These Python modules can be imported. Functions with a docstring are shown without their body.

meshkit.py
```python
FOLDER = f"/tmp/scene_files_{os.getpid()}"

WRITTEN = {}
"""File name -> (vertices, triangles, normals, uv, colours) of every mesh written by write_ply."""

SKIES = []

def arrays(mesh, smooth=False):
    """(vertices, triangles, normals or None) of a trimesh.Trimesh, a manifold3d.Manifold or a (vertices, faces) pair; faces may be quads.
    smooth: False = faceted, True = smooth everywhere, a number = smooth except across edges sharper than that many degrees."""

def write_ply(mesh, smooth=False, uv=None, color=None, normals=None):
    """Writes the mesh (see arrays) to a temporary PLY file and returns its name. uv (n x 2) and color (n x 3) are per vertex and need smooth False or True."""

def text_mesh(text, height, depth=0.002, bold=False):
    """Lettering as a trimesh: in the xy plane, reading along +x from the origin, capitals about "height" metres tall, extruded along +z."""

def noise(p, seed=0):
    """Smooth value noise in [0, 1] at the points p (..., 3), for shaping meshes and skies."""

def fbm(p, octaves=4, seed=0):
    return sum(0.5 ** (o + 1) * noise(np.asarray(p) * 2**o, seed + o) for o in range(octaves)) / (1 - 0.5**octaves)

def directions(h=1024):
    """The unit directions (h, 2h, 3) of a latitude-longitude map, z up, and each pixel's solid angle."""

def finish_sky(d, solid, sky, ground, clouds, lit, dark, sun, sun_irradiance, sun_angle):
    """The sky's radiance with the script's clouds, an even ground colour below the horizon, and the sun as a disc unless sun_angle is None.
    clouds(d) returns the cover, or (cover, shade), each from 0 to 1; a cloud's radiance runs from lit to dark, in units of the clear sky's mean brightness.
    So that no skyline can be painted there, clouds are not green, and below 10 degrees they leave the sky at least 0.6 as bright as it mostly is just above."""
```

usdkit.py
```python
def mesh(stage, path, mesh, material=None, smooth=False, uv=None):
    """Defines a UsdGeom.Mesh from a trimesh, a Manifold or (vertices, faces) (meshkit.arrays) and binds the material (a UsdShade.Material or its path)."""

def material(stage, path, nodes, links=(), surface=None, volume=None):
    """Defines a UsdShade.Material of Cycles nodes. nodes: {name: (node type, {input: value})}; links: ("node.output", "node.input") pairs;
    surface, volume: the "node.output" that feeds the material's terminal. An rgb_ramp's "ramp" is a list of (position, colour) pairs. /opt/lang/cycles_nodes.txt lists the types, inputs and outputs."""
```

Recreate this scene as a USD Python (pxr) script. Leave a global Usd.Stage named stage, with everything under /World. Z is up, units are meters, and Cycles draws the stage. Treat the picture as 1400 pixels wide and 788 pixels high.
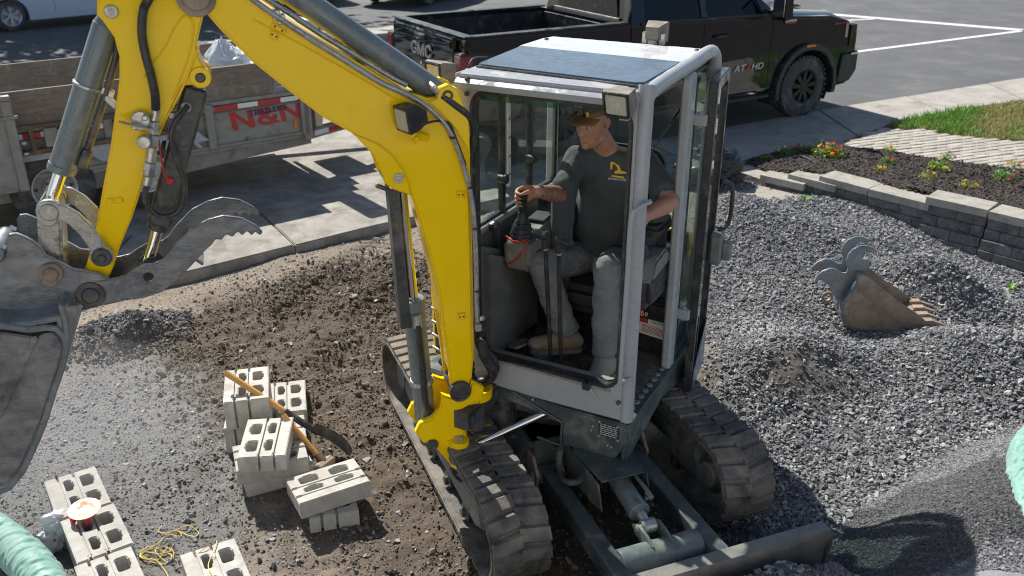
import math, random
import numpy as np, trimesh, shapely, manifold3d as m3
from shapely.geometry import Polygon, Point, LineString, box as sbox
from pxr import Usd, UsdGeom, UsdLux, UsdShade, Sdf, Gf, Vt
import usdkit, meshkit

stage = Usd.Stage.CreateInMemory()
UsdGeom.SetStageUpAxis(stage, UsdGeom.Tokens.z)
UsdGeom.SetStageMetersPerUnit(stage, 1.0)
UsdGeom.Xform.Define(stage, '/World')
UsdGeom.Scope.Define(stage, '/World/Looks')

# ------------------------------------------------------------------ camera, sky, sun, exposure
PITCH = 0.425
cam = UsdGeom.Camera.Define(stage, '/World/Camera')
cam.AddTranslateOp().Set(Gf.Vec3d(0, 0, 3.15))
cam.AddRotateXOp().Set(90 - math.degrees(PITCH))
cam.CreateHorizontalApertureAttr(36.0)
cam.CreateVerticalApertureAttr(20.25)
cam.CreateFocalLengthAttr(36 * 1250 / 1400)
cam.CreateClippingRangeAttr(Gf.Vec2f(0.05, 400))
cam.CreateFStopAttr(2.8)
cam.CreateFocusDistanceAttr(5.0)
cam.CreateExposureAttr(0.68)

SUN_AZ, SUN_EL = math.radians(-33), math.radians(46)          # azimuth from +y towards +x
sd = np.array([math.sin(SUN_AZ) * math.cos(SUN_EL), math.cos(SUN_AZ) * math.cos(SUN_EL), math.sin(SUN_EL)])
dome = UsdLux.DomeLight.Define(stage, '/World/sky')
dome.GetPrim().SetCustomDataByKey('kind', 'structure')
skym = usdkit.material(stage, '/World/Looks/sky', {
    'sky': ('sky_texture', {'sky_type': 'single_scattering', 'sun_disc': False, 'sun_elevation': SUN_EL, 'sun_rotation': math.atan2(sd[0], sd[1]), 'aerosol_density': 1.0}),
    'bg': ('background_shader', {'strength': 0.07})}, [('sky.color', 'bg.color')], surface='bg.background')
UsdShade.MaterialBindingAPI.Apply(dome.GetPrim()).Bind(skym)
sun = UsdLux.DistantLight.Define(stage, '/World/sun')
sun.CreateNormalizeAttr(True)
sun.CreateIntensityAttr(1.25)
sun.CreateAngleAttr(0.5)
sun.CreateColorAttr(Gf.Vec3f(1.0, 0.955, 0.87))
_z = sd
_x = np.cross([0, 0, 1], _z); _x /= np.linalg.norm(_x)
_y = np.cross(_z, _x)
sun.AddTransformOp().Set(Gf.Matrix4d(*[float(v) for v in (*_x, 0, *_y, 0, *_z, 0, 0, 0, 0, 1)]))

# ------------------------------------------------------------------ frames and shapes
class Fr:
    """A frame standing on the ground: origin and heading."""
    def __init__(s, o, yaw):
        s.o, s.yaw = np.array(o, float), yaw
        c, n = math.cos(yaw), math.sin(yaw)
        s.M = np.array([[c, -n, 0, o[0]], [n, c, 0, o[1]], [0, 0, 1, o[2]], [0, 0, 0, 1.0]])
    def __call__(s, m):
        m = m.copy(); m.apply_transform(s.M); return m
    def w(s, *p):
        return (s.M @ np.array([*p, 1.0]))[:3]

def cat(*ms):
    ms = [m for m in (ms[0] if len(ms) == 1 and isinstance(ms[0], (list, tuple)) else ms)]
    return trimesh.util.concatenate(ms)

def tm(man):
    q = man.to_mesh()
    return trimesh.Trimesh(np.array(q.vert_properties[:, :3], float), np.array(q.tri_verts), process=False)

def hull(pts):
    return trimesh.Trimesh(*(lambda h: (h.vertices, h.faces))(trimesh.convex.convex_hull(np.asarray(pts, float))), process=False)

def box(x0, x1, y0, y1, z0, z1, ch=0.004):
    ch = min(ch, abs(x1 - x0) * .4, abs(y1 - y0) * .4, abs(z1 - z0) * .4)
    P = []
    for a, sa in ((x0, 1), (x1, -1)):
        for b, sb in ((y0, 1), (y1, -1)):
            for c, sc in ((z0, 1), (z1, -1)):
                P += [(a, b + sb * ch, c + sc * ch), (a + sa * ch, b, c + sc * ch), (a + sa * ch, b + sb * ch, c)]
    return hull(P)

def orient(m, p0, p1, up=(0, 0, 1)):
    """Lays a mesh made along +x (0..length) between two points."""
    p0, p1 = np.array(p0, float), np.array(p1, float)
    x = p1 - p0; x /= np.linalg.norm(x)
    u = np.array(up, float)
    if abs(x @ u) > .98 * np.linalg.norm(u): u = np.array([0, 1.0, 0])
    y = np.cross(u, x); y /= np.linalg.norm(y)
    z = np.cross(x, y)
    T = np.eye(4); T[:3, 0], T[:3, 1], T[:3, 2], T[:3, 3] = x, y, z, p0
    m = m.copy(); m.apply_transform(T); return m

def bar(p0, p1, w, h, up=(0, 0, 1), ch=.004):
    L = np.linalg.norm(np.array(p1, float) - np.array(p0, float))
    return orient(box(0, L, -w / 2, w / 2, -h / 2, h / 2, ch), p0, p1, up)

def lathe(prof, p0=(0, 0, 0), p1=None, n=28, caps=True):
    """Revolves (t, r) pairs; t runs along p0 -> p1 (or along +x from p0)."""
    prof = [(t, max(r, 1e-5)) for t, r in prof]
    a = np.arange(n) / n * 2 * np.pi
    V = np.array([(t, r * math.cos(q), r * math.sin(q)) for t, r in prof for q in a])
    F = []
    for i in range(len(prof) - 1):
        for j in range(n):
            k = (j + 1) % n
            F += [(i * n + j, i * n + k, (i + 1) * n + k), (i * n + j, (i + 1) * n + k, (i + 1) * n + j)]
    for i, f in ((0, 1), (len(prof) - 1, 0)) if caps else ():
        V = np.vstack([V, [prof[i][0], 0, 0]]); c = len(V) - 1
        for j in range(n):
            k = (j + 1) % n
            F.append((c, i * n + k, i * n + j) if f else (c, i * n + j, i * n + k))
    m = trimesh.Trimesh(V, F, process=False)
    m.invert()
    if p1 is None: p1 = np.array(p0, float) + [1, 0, 0]
    return orient(m, p0, p1)

def cyl(p0, p1, r, r1=None, n=24, ch=.004):
    L = float(np.linalg.norm(np.array(p1, float) - np.array(p0, float)))
    r1 = r if r1 is None else r1
    c = min(ch, L * .3, r * .4, r1 * .4)
    return lathe([(0, r - c), (c, r), (L - c, r1), (L, r1 - c)], p0, p1, n)

def ring(p0, p1, r, ri, n=28):
    L = float(np.linalg.norm(np.array(p1, float) - np.array(p0, float)))
    c = min(.003, (r - ri) * .3, L * .3)
    prof = [(0, ri), (0, r - c), (c, r), (L - c, r), (L, r - c), (L, ri), (0, ri)]
    a = np.arange(n) / n * 2 * np.pi
    V = np.array([(t, q * math.cos(b), q * math.sin(b)) for t, q in prof[:-1] for b in a]); m = len(prof) - 1; F = []
    for i in range(m):
        for j in range(n):
            k = (j + 1) % n; i2 = (i + 1) % m
            F += [(i * n + j, i2 * n + k, i * n + k), (i * n + j, i2 * n + j, i2 * n + k)]
    return orient(trimesh.Trimesh(V, F, process=False), p0, p1)

def spline(pts, n=8, closed=False):
    P = np.array(pts, float)
    if closed: P = np.vstack([P[-1], P, P[0], P[1]])
    else: P = np.vstack([2 * P[0] - P[1], P, 2 * P[-1] - P[-2]])
    out = []
    for i in range(1, len(P) - 2):
        for t in np.arange(n) / n:
            a, b, c, d = P[i - 1], P[i], P[i + 1], P[i + 2]
            out.append(.5 * (2 * b + (c - a) * t + (2 * a - 5 * b + 4 * c - d) * t * t + (3 * b - a - 3 * c + d) * t ** 3))
    if not closed: out.append(P[-2])
    return np.array(out)

def tube(pts, r, n=10, sm=6, cap=True):
    """A round tube through the points; r is a number or one per output station."""
    P = spline(pts, sm) if sm else np.array(pts, float)
    T = np.gradient(P, axis=0); T /= np.maximum(np.linalg.norm(T, axis=1, keepdims=True), 1e-9)
    u = np.cross(T[0], [0, 0, 1.0]);
    if np.linalg.norm(u) < .1: u = np.cross(T[0], [1.0, 0, 0])
    R = np.full(len(P), r) if np.ndim(r) == 0 else np.interp(np.linspace(0, 1, len(P)), np.linspace(0, 1, len(r)), r)
    V, F = [], []
    a = np.arange(n) / n * 2 * np.pi
    for i, p in enumerate(P):
        u = u - T[i] * (u @ T[i]); u /= np.linalg.norm(u); v = np.cross(T[i], u)
        V += [p + R[i] * (math.cos(q) * u + math.sin(q) * v) for q in a]
    for i in range(len(P) - 1):
        for j in range(n):
            k = (j + 1) % n
            F += [(i * n + j, (i + 1) * n + k, i * n + k), (i * n + j, (i + 1) * n + j, (i + 1) * n + k)]
    if cap:
        V += [P[0], P[-1]]; c = len(V) - 2; e = (len(P) - 1) * n
        for j in range(n):
            k = (j + 1) % n
            F += [(c, j, k), (c + 1, e + k, e + j)]
    m = trimesh.Trimesh(np.array(V), F, process=False); m.invert(); return m

def clean(poly, smooth=0):
    p = poly if not isinstance(poly, (list, tuple, np.ndarray)) else Polygon(poly)
    if not p.is_valid: p = p.buffer(0)
    if smooth: p = p.buffer(smooth).buffer(-2 * smooth).buffer(smooth)
    if p.geom_type != 'Polygon': p = max(p.geoms, key=lambda g: g.area)
    return p

def plate(poly, axis, d0, d1, holes=(), smooth=0, ch=.003):
    """A plate of the given outline, thick from d0 to d1 along the axis, its edges chamfered. Outline pairs are the two other axes in order."""
    p = clean(poly, smooth)
    for h in holes: p = p.difference(h if hasattr(h, 'area') else Point(h[0], h[1]).buffer(h[2], 12))
    p = clean(p)
    d0, d1 = min(d0, d1), max(d0, d1)
    ms = []
    ch = min(ch, (d1 - d0) * .35)
    inner = p.buffer(-ch)
    if ch > 0 and inner.geom_type == 'Polygon' and inner.area > .3 * p.area:
        def rings(g): return [np.array(g.exterior.coords)] + [np.array(i.coords) for i in g.interiors]
        man = m3.Manifold.extrude(m3.CrossSection([r[:-1] for r in rings(shapely.geometry.polygon.orient(p))]), d1 - d0 - 2 * ch).translate([0, 0, d0 + ch])
        m2 = m3.Manifold.extrude(m3.CrossSection([r[:-1] for r in rings(shapely.geometry.polygon.orient(inner))]), d1 - d0).translate([0, 0, d0])
        m = tm(man + m2)
    else:
        m = trimesh.creation.extrude_polygon(p, d1 - d0, engine='earcut'); m.apply_translation([0, 0, d0])
    V = m.vertices.copy()
    if axis == 'y': m.vertices = V[:, [0, 2, 1]]; m.invert()
    elif axis == 'x': m.vertices = V[:, [2, 0, 1]]
    return m

def rrect(x0, x1, y0, y1, r):
    x0, x1, y0, y1 = min(x0, x1), max(x0, x1), min(y0, y1), max(y0, y1)
    return sbox(x0 + r, y0 + r, x1 - r, y1 - r).buffer(r, 6)

def rot(m, axis, deg, about=(0, 0, 0)):
    m = m.copy(); m.apply_transform(trimesh.transformations.rotation_matrix(math.radians(deg), axis, about)); return m
def mv(m, *d):
    m = m.copy(); m.apply_translation(d if len(d) == 3 else d[0]); return m

# ------------------------------------------------------------------ scene objects
TOP, used = {}, {}
def numbered(path):
    k = used.get(path); used[path] = 0 if k is None else k + 1
    return path if k is None else f'{path}_{used[path]:03d}'
def meta(prim, label=None, category=None, group=None, kind=None):
    for k, v in (('label', label), ('category', category), ('group', group), ('kind', kind)):
        if v: prim.SetCustomDataByKey(k, v)
def thing(name, label, category, fr=None, group=None):
    fr = fr or Fr((0, 0, 0), 0)
    x = UsdGeom.Xform.Define(stage, numbered('/World/' + name))
    x.AddTranslateOp().Set(Gf.Vec3d(*map(float, fr.o))); x.AddRotateZOp().Set(math.degrees(fr.yaw))
    meta(x.GetPrim(), label, category, group)
    TOP[str(x.GetPath())] = np.linalg.inv(fr.M)
    return str(x.GetPath())
def obj(name, mesh, mat, parent='/World', smooth=35, label=None, category=None, group=None, kind=None, color=None):
    """One Mesh prim, given in world coordinates."""
    if isinstance(mesh, (list, tuple)): mesh = cat(*mesh)
    top = '/'.join(parent.split('/')[:3])
    if top in TOP:
        mesh = mesh.copy(); mesh.apply_transform(TOP[top])
    path = numbered(parent + '/' + name)
    m = usdkit.mesh(stage, path, mesh, M[mat] if isinstance(mat, str) else mat, smooth=smooth)
    if color is not None:
        UsdGeom.PrimvarsAPI(m).CreatePrimvar('tint', Sdf.ValueTypeNames.Color3fArray, 'vertex').Set(Vt.Vec3fArray.FromNumpy(np.asarray(color, np.float32)))
    meta(m.GetPrim(), label, category, group, kind)
    return path
def dup(src, fr, label, category=None, group=None):
    p = stage.GetPrimAtPath(src); cd = p.GetCustomData()
    x = UsdGeom.Xform.Define(stage, numbered('/World/' + src.split('/')[-1].rstrip('0123456789_')))
    x.GetPrim().GetReferences().AddInternalReference(p.GetPath())
    x.ClearXformOpOrder()
    x.MakeMatrixXform().Set(Gf.Matrix4d(*[float(v) for v in np.array(fr if isinstance(fr, np.ndarray) else fr.M).T.ravel()]))
    x.GetPrim().SetInstanceable(True)
    meta(x.GetPrim(), label, category or cd.get('category'), group or cd.get('group'))
    return str(x.GetPath())

# ------------------------------------------------------------------ materials
M = {}
def mat(name, c1, c2=None, scale=6, rough=.5, metal=0, bump=0, bscale=60, dust=None, dscale=5, damount=.5, coat=0, bevel=0, spec=.5, stretch=None, detail=6, chips=None, rnd=0, tint=False, transl=0, sheen=0, sub=0):
    N, L = {}, []
    N['g'] = ('geometry', {})
    vec = 'g.position'
    if stretch:
        N['map'] = ('mapping', {'scale': stretch}); L.append((vec, 'map.vector')); vec = 'map.vector'
    N['n'] = ('noise_texture', {'scale': scale, 'detail': detail, 'roughness': .6}); L.append((vec, 'n.vector'))
    c2 = c1 if c2 is None else c2
    N['r'] = ('rgb_ramp', {'ramp': [(.32, c1), (.68, c2)]}); L.append(('n.fac', 'r.fac'))
    col = 'r.color'
    if tint:
        N['at'] = ('attribute', {'attribute': 'tint'})
        N['tm'] = ('mix_color', {'blend_type': 'multiply', 'fac': 1.0}); L += [('at.color', 'tm.a'), (col, 'tm.b')]; col = 'tm.result'
    if rnd:
        N['oi'] = ('object_info', {})
        N['rr'] = ('map_range', {'from_min': 0, 'from_max': 1, 'to_min': 1 - rnd, 'to_max': 1 + rnd}); L.append(('oi.random', 'rr.value'))
        N['rm'] = ('mix_color', {'blend_type': 'multiply', 'fac': 1.0, 'use_clamp': False}); L += [(col, 'rm.a'), ('rr.result', 'rm.b')]; col = 'rm.result'
    N['p'] = ('principled_bsdf', {'roughness': rough, 'metallic': metal, 'coat_weight': coat, 'specular_ior_level': spec, 'sheen_weight': sheen, 'subsurface_weight': sub, 'subsurface_scale': .01})
    for i, (cc, sc, am, ro) in enumerate(([(dust, dscale, damount, .85)] if dust is not None else []) + ([(chips[0], chips[1], chips[2], .7)] if chips else [])):
        N[f'd{i}'] = ('noise_texture', {'scale': sc, 'detail': 9, 'roughness': .72, 'distortion': .4}); L.append(('g.position', f'd{i}.vector'))
        w = .16 if i == 0 and dust is not None else .03
        N[f'dr{i}'] = ('map_range', {'from_min': .62 - am * .35, 'from_max': .62 - am * .35 + w, 'to_min': 0, 'to_max': 1 if i or dust is None else .85}); L.append((f'd{i}.fac', f'dr{i}.value'))
        N[f'dm{i}'] = ('mix_color', {'b': cc}); L += [(f'dr{i}.result', f'dm{i}.fac'), (col, f'dm{i}.a')]; col = f'dm{i}.result'
        if i == 0:
            N['ro'] = ('map_range', {'from_min': 0, 'from_max': 1, 'to_min': rough, 'to_max': max(rough, ro)}); L += [(f'dr{i}.result', 'ro.value'), ('ro.result', 'p.roughness')]
    L.append((col, 'p.base_color'))
    nrm = None
    if bevel:
        N['bv'] = ('bevel', {'radius': bevel, 'samples': 4}); nrm = 'bv.bevel'
    if bump:
        N['bn'] = ('noise_texture', {'scale': bscale, 'detail': 5, 'roughness': .6}); L.append((vec, 'bn.vector'))
        N['bu'] = ('bump', {'strength': 1.0, 'distance': bump}); L.append(('bn.fac', 'bu.height'))
        if nrm: L.append((nrm, 'bu.normal'))
        nrm = 'bu.normal'
    if nrm: L.append((nrm, 'p.normal'))
    out = 'p.BSDF'
    if transl:
        N['t'] = ('translucent_bsdf', {}); N['mx'] = ('mix_closure', {'fac': transl})
        L += [(col, 't.color'), ('p.BSDF', 'mx.closure1'), ('t.BSDF', 'mx.closure2')]; out = 'mx.closure'
    M[name] = usdkit.material(stage, '/World/Looks/' + name, N, L, surface=out)
def glass(name, tint, gloss=.9, dirt=0.0):
    N = {'lw': ('layer_weight', {'blend': .5}), 'pw': ('math', {'math_type': 'power', 'value2': 4.0}), 'f': ('math', {'math_type': 'multiply_add', 'value2': .8, 'value3': .045}), 't': ('transparent_bsdf', {'color': tint}), 'gl': ('glossy_bsdf', {'color': (gloss,) * 3, 'roughness': .02}), 'm': ('mix_closure', {})}
    L = [('lw.facing', 'pw.value1'), ('pw.value', 'f.value1'), ('f.value', 'm.fac'), ('t.BSDF', 'm.closure1'), ('gl.BSDF', 'm.closure2')]; out = 'm.closure'
    if dirt:
        N.update({'g': ('geometry', {}), 'n': ('noise_texture', {'scale': 14, 'detail': 8, 'roughness': .7}), 'mr': ('map_range', {'from_min': .45, 'from_max': .8, 'to_min': .02, 'to_max': dirt}), 'd': ('diffuse_bsdf', {'color': (.5, .5, .46)}), 'm2': ('mix_closure', {})})
        L += [('g.position', 'n.vector'), ('n.fac', 'mr.value'), ('mr.result', 'm2.fac'), ('m.closure', 'm2.closure1'), ('d.BSDF', 'm2.closure2')]; out = 'm2.closure'
    M[name] = usdkit.material(stage, '/World/Looks/' + name, N, L, surface=out)

DUSTC = (.33, .30, .26)
mat('yellow_paint', (.95, .635, .002), (.91, .59, .002), 3, .34, 0, .0003, 90, (.66, .42, .02), 9, -.1, coat=.08, bevel=.004, chips=((.10, .07, .03), 17, -.27), spec=.28)
mat('cab_paint', (.36, .375, .395), (.32, .335, .355), 4, .38, 0, .0003, 40, (.30, .29, .265), 7, .15, bevel=.004)
mat('roof_white', (.58, .59, .60), (.51, .52, .53), 5, .4, 0, .0002, 60, (.4, .385, .35), 10, .1)
mat('sunroof_panel', (.065, .095, .135), (.085, .12, .165), 6, .5, 0, .0002, 60, (.27, .28, .29), 16, -.1, spec=.35)
mat('teal_steel', (.045, .058, .058), (.062, .077, .075), 6, .5, 0, .0008, 40, (.19, .18, .15), 6, .3, bevel=.003, chips=((.22, .13, .07), 26, -.25))
mat('grey_steel', (.115, .135, .14), (.15, .17, .17), 7, .45, .1, .0006, 50, (.30, .27, .22), 9, .35, bevel=.003, chips=((.30, .16, .07), 22, -.25))
mat('cylinder_grey', (.13, .155, .165), (.17, .195, .20), 6, .38, .1, .0004, 70, (.30, .28, .24), 10, .2, bevel=.002)
mat('dark_steel', (.05, .055, .06), (.085, .09, .095), 10, .42, .4, .001, 60, (.22, .19, .16), 8, .35, bevel=.002)
mat('worn_steel', (.11, .12, .14), (.28, .295, .31), 9, .38, .5, .0012, 45, (.29, .25, .21), 5, .25, bevel=.003, chips=((.30, .13, .07), 14, -.25), stretch=(1, 1, 2))
mat('bucket_rust', (.27, .20, .145), (.36, .285, .22), 14, .6, .2, .001, 70, (.19, .15, .12), 7, .45, bevel=.003, chips=((.45, .38, .30), 30, -.3))
mat('bucket_blue', (.12, .15, .175), (.24, .27, .295), 9, .42, .4, .001, 50, (.30, .25, .19), 6, .3, bevel=.003)
mat('bright_steel', (.45, .45, .44), (.34, .34, .33), 20, .35, .8, .0005, 60, (.36, .33, .28), 12, .3, bevel=.002)
mat('chrome', (.75, .76, .78), None, 5, .08, 1.0)
mat('zinc', (.55, .54, .50), (.40, .39, .36), 30, .35, .7, .0004, 90, (.35, .31, .26), 14, .25)
mat('rubber', (.030, .030, .031), (.045, .044, .043), 12, .65, 0, .0012, 80, (.20, .18, .155), 7, .42)
mat('track_rubber', (.045, .045, .046), (.07, .068, .066), 8, .75, 0, .0025, 60, (.20, .175, .145), 4, .62)
mat('track_side', (.14, .135, .125), (.20, .19, .175), 10, .85, 0, .001, 90, (.3, .28, .25), 7, .5)
mat('hose_black', (.022, .022, .024), (.035, .034, .034), 20, .5, 0, .0006, 120, (.2, .18, .15), 12, .2)
mat('black_plastic', (.018, .019, .021), (.028, .029, .031), 12, .45, 0, .0005, 150, (.15, .14, .125), 10, .2, bevel=.002)
mat('lamp_shell', (.13, .11, .09), (.20, .17, .14), 8, .6, 0, .0005, 120, (.36, .30, .24), 7, .5, bevel=.003)
mat('lamp_lens', (.40, .38, .30), (.52, .50, .42), 40, .15, 0, .002, 130)
mat('interior_grey', (.105, .11, .105), (.135, .14, .132), 8, .6, 0, .0003, 120, (.2, .19, .17), 9, .25, bevel=.002)
mat('console_tan', (.20, .195, .175), (.17, .165, .15), 9, .5, 0, .0003, 120, (.28, .265, .235), 9, .25, bevel=.002)
mat('floor_mat', (.05, .046, .042), (.085, .078, .068), 14, .8, 0, .003, 70, (.21, .185, .155), 10, .5)
mat('seat_black', (.02, .02, .022), (.03, .03, .032), 20, .7, 0, .0008, 150)
mat('red_plastic', (.55, .03, .02), (.45, .025, .02), 20, .4)
mat('orange_lens', (.85, .22, .01), (.75, .18, .01), 20, .25)
mat('white_label', (.72, .70, .66), (.62, .60, .57), 30, .5)
mat('red_print', (.50, .035, .035), (.42, .03, .03), 40, .5)
mat('dark_print', (.03, .03, .035), None, 10, .5)
mat('yellow_print', (.80, .48, .03), None, 10, .7)
mat('white_print', (.62, .62, .60), None, 10, .7)
mat('navy_print', (.025, .03, .10), None, 10, .5)
mat('galvanised', (.22, .22, .21), (.30, .30, .28), 9, .5, .25, .0006, 50, (.26, .24, .2), 5, .45, bevel=.003)
mat('trailer_panel', (.23, .225, .205), (.31, .30, .275), 4, .6, .05, .0006, 30, (.20, .18, .15), 6, .4, stretch=(1, 1, 2))
mat('diamond_plate', (.30, .33, .37), (.37, .40, .44), 30, .42, .15, .0015, 160, (.33, .31, .28), 6, .3)
mat('board_wood', (.15, .115, .085), (.23, .185, .145), 6, .8, 0, .0012, 40, (.30, .27, .23), 7, .3, stretch=(1, 1, 7))
mat('ramp_brown', (.085, .052, .032), (.15, .095, .06), 8, .7, .1, .001, 50, (.25, .19, .14), 6, .3, bevel=.003)
mat('light_wood', (.58, .46, .31), (.66, .54, .38), 8, .7, 0, .0006, 60, stretch=(1, 1, 5))
mat('tape_white', (.72, .72, .70), None, 10, .35)
mat('wheel_white', (.62, .63, .64), (.5, .5, .5), 12, .4, .2, .0003, 60, (.35, .32, .28), 10, .3)
mat('truck_paint', (.004, .006, .009), (.006, .008, .012), 6, .22, 0, coat=.35, dust=(.06, .06, .06), dscale=5, damount=-.1)
mat('truck_trim', (.014, .015, .017), (.02, .021, .023), 12, .5, 0, .0004, 150, (.12, .115, .105), 6, .25)
mat('tyre', (.030, .030, .031), (.048, .047, .046), 14, .7, 0, .0015, 80, (.15, .14, .125), 5, .4)
mat('dark_wheel', (.03, .032, .036), (.045, .047, .05), 8, .3, .6)
mat('tail_red', (.20, .012, .012), (.15, .01, .01), 20, .15, coat=.8)
mat('silver_car', (.42, .48, .56), (.45, .51, .59), 4, .25, .3, coat=.8)
mat('alloy', (.60, .61, .63), (.5, .51, .53), 20, .25, .7)
mat('concrete_block', (.41, .40, .37), (.52, .505, .475), 22, .9, 0, .003, 170, (.34, .325, .295), 6, .45, rnd=.13, chips=((.25, .24, .22), 60, -.45))
mat('sidewalk', (.29, .27, .245), (.36, .34, .31), 3, .9, 0, .0012, 160, (.21, .197, .178), 2.2, .42)
mat('sidewalk_dirty', (.25, .232, .208), (.34, .318, .29), 2.5, .9, 0, .0018, 120, (.165, .152, .135), 3, .55)
mat('asphalt', (.075, .078, .085), (.105, .108, .114), 1.2, .88, 0, .003, 210, (.145, .143, .14), 1.1, .3)
mat('road_paint', (.72, .72, .70), (.60, .60, .58), 12, .7, 0, .0008, 150, (.35, .35, .34), 9, .15)
mat('paver', (.33, .305, .265), (.42, .395, .35), 9, .9, 0, .0015, 120, (.25, .235, .2), 9, .4, rnd=.14)
mat('soil', (.055, .042, .03), (.09, .07, .05), 12, .95, 0, .004, 80)
mat('wall_top', (.27, .255, .225), (.35, .33, .29), 12, .9, 0, .0012, 160, (.21, .2, .175), 5, .4)
mat('wall_face', (.105, .105, .105), (.19, .185, .175), 18, .95, 0, .008, 60, (.07, .07, .068), 9, .4, rnd=.1)
mat('mulch', (.028, .023, .021), (.075, .06, .05), 30, .9, 0, .002, 90, rnd=.5)
mat('grass_green', (.10, .24, .025), (.17, .34, .05), 5, .6, 0, rnd=.3, transl=.3)
mat('grass_dry', (.33, .28, .10), (.42, .37, .17), 5, .7, 0, rnd=.3, transl=.25)
mat('leaf_green', (.12, .27, .03), (.20, .38, .07), 25, .5, transl=.3)
mat('leaf_pale', (.32, .40, .08), (.46, .46, .13), 25, .5, transl=.3)
mat('petal_red', (.75, .03, .02), None, 10, .5, transl=.3)
mat('petal_pink', (.72, .02, .22), None, 10, .5, transl=.3)
mat('petal_yellow', (.90, .58, .02), None, 10, .5, transl=.3)
mat('petal_white', (.85, .83, .85), None, 10, .5, transl=.3)
mat('petal_orange', (.85, .28, .02), None, 10, .5, transl=.3)
mat('ground', (.92, .92, .92), (1.06, 1.05, 1.03), 9, .95, 0, .016, 24, tint=True, detail=9)
mat('stone_grey', (.13, .135, .145), (.27, .275, .285), 40, .85, 0, .0012, 140, rnd=.36)
mat('stone_pale', (.29, .275, .245), (.40, .38, .345), 40, .9, 0, .0012, 140, rnd=.3)
mat('stone_dark', (.075, .077, .083), (.12, .12, .125), 40, .85, 0, .0012, 140, rnd=.4)
mat('clod_brown', (.115, .088, .062), (.17, .135, .10), 40, .95, 0, .002, 100, rnd=.35)
mat('fabric_hose', (.15, .31, .27), (.21, .39, .34), 7, .6, 0, .0012, 60, (.27, .37, .34), 6, .3, sheen=.2, spec=.3)
mat('handle_wood', (.50, .25, .07), (.62, .34, .11), 10, .5, 0, .0004, 60, (.36, .28, .2), 8, .2, stretch=(3, 3, 3))
mat('string_yellow', (.72, .56, .12), None, 10, .6)
mat('plastic_orange', (.90, .30, .17), (.92, .38, .25), 10, .35, dust=(.88, .74, .68), dscale=9, damount=.35)
mat('bag_white', (.74, .77, .80), (.66, .70, .75), 12, .35, 0, .004, 30, transl=.25, spec=.6)
mat('bag_black', (.012, .014, .017), (.02, .022, .026), 10, .35, 0, .004, 22)
mat('skin', (.43, .235, .155), (.36, .18, .115), 26, .5, 0, .0012, 160, sub=.12)
mat('skin_tattoo', (.36, .175, .10), (.30, .14, .08), 14, .5, 0, .0006, 160, (.035, .04, .05), 55, .48)
mat('hair', (.03, .02, .015), (.05, .035, .025), 60, .7)
mat('cap_brown', (.19, .095, .034), (.24, .125, .048), 12, .85, 0, .0006, 250)
mat('shirt', (.048, .055, .060), (.062, .070, .075), 9, .9, 0, .006, 9, (.09, .095, .095), 7, .12, sheen=.15)
mat('trousers', (.15, .157, .162), (.21, .217, .22), 8, .9, 0, .008, 14, (.23, .23, .215), 8, .22)
mat('boot_tan', (.24, .135, .05), (.31, .19, .085), 12, .8, 0, .001, 100, (.28, .24, .19), 10, .35)
mat('boot_grey', (.22, .195, .165), (.30, .27, .23), 12, .85, 0, .001, 100)
mat('boot_sole', (.14, .12, .10), (.2, .175, .15), 14, .85, 0, .001, 100)
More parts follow.
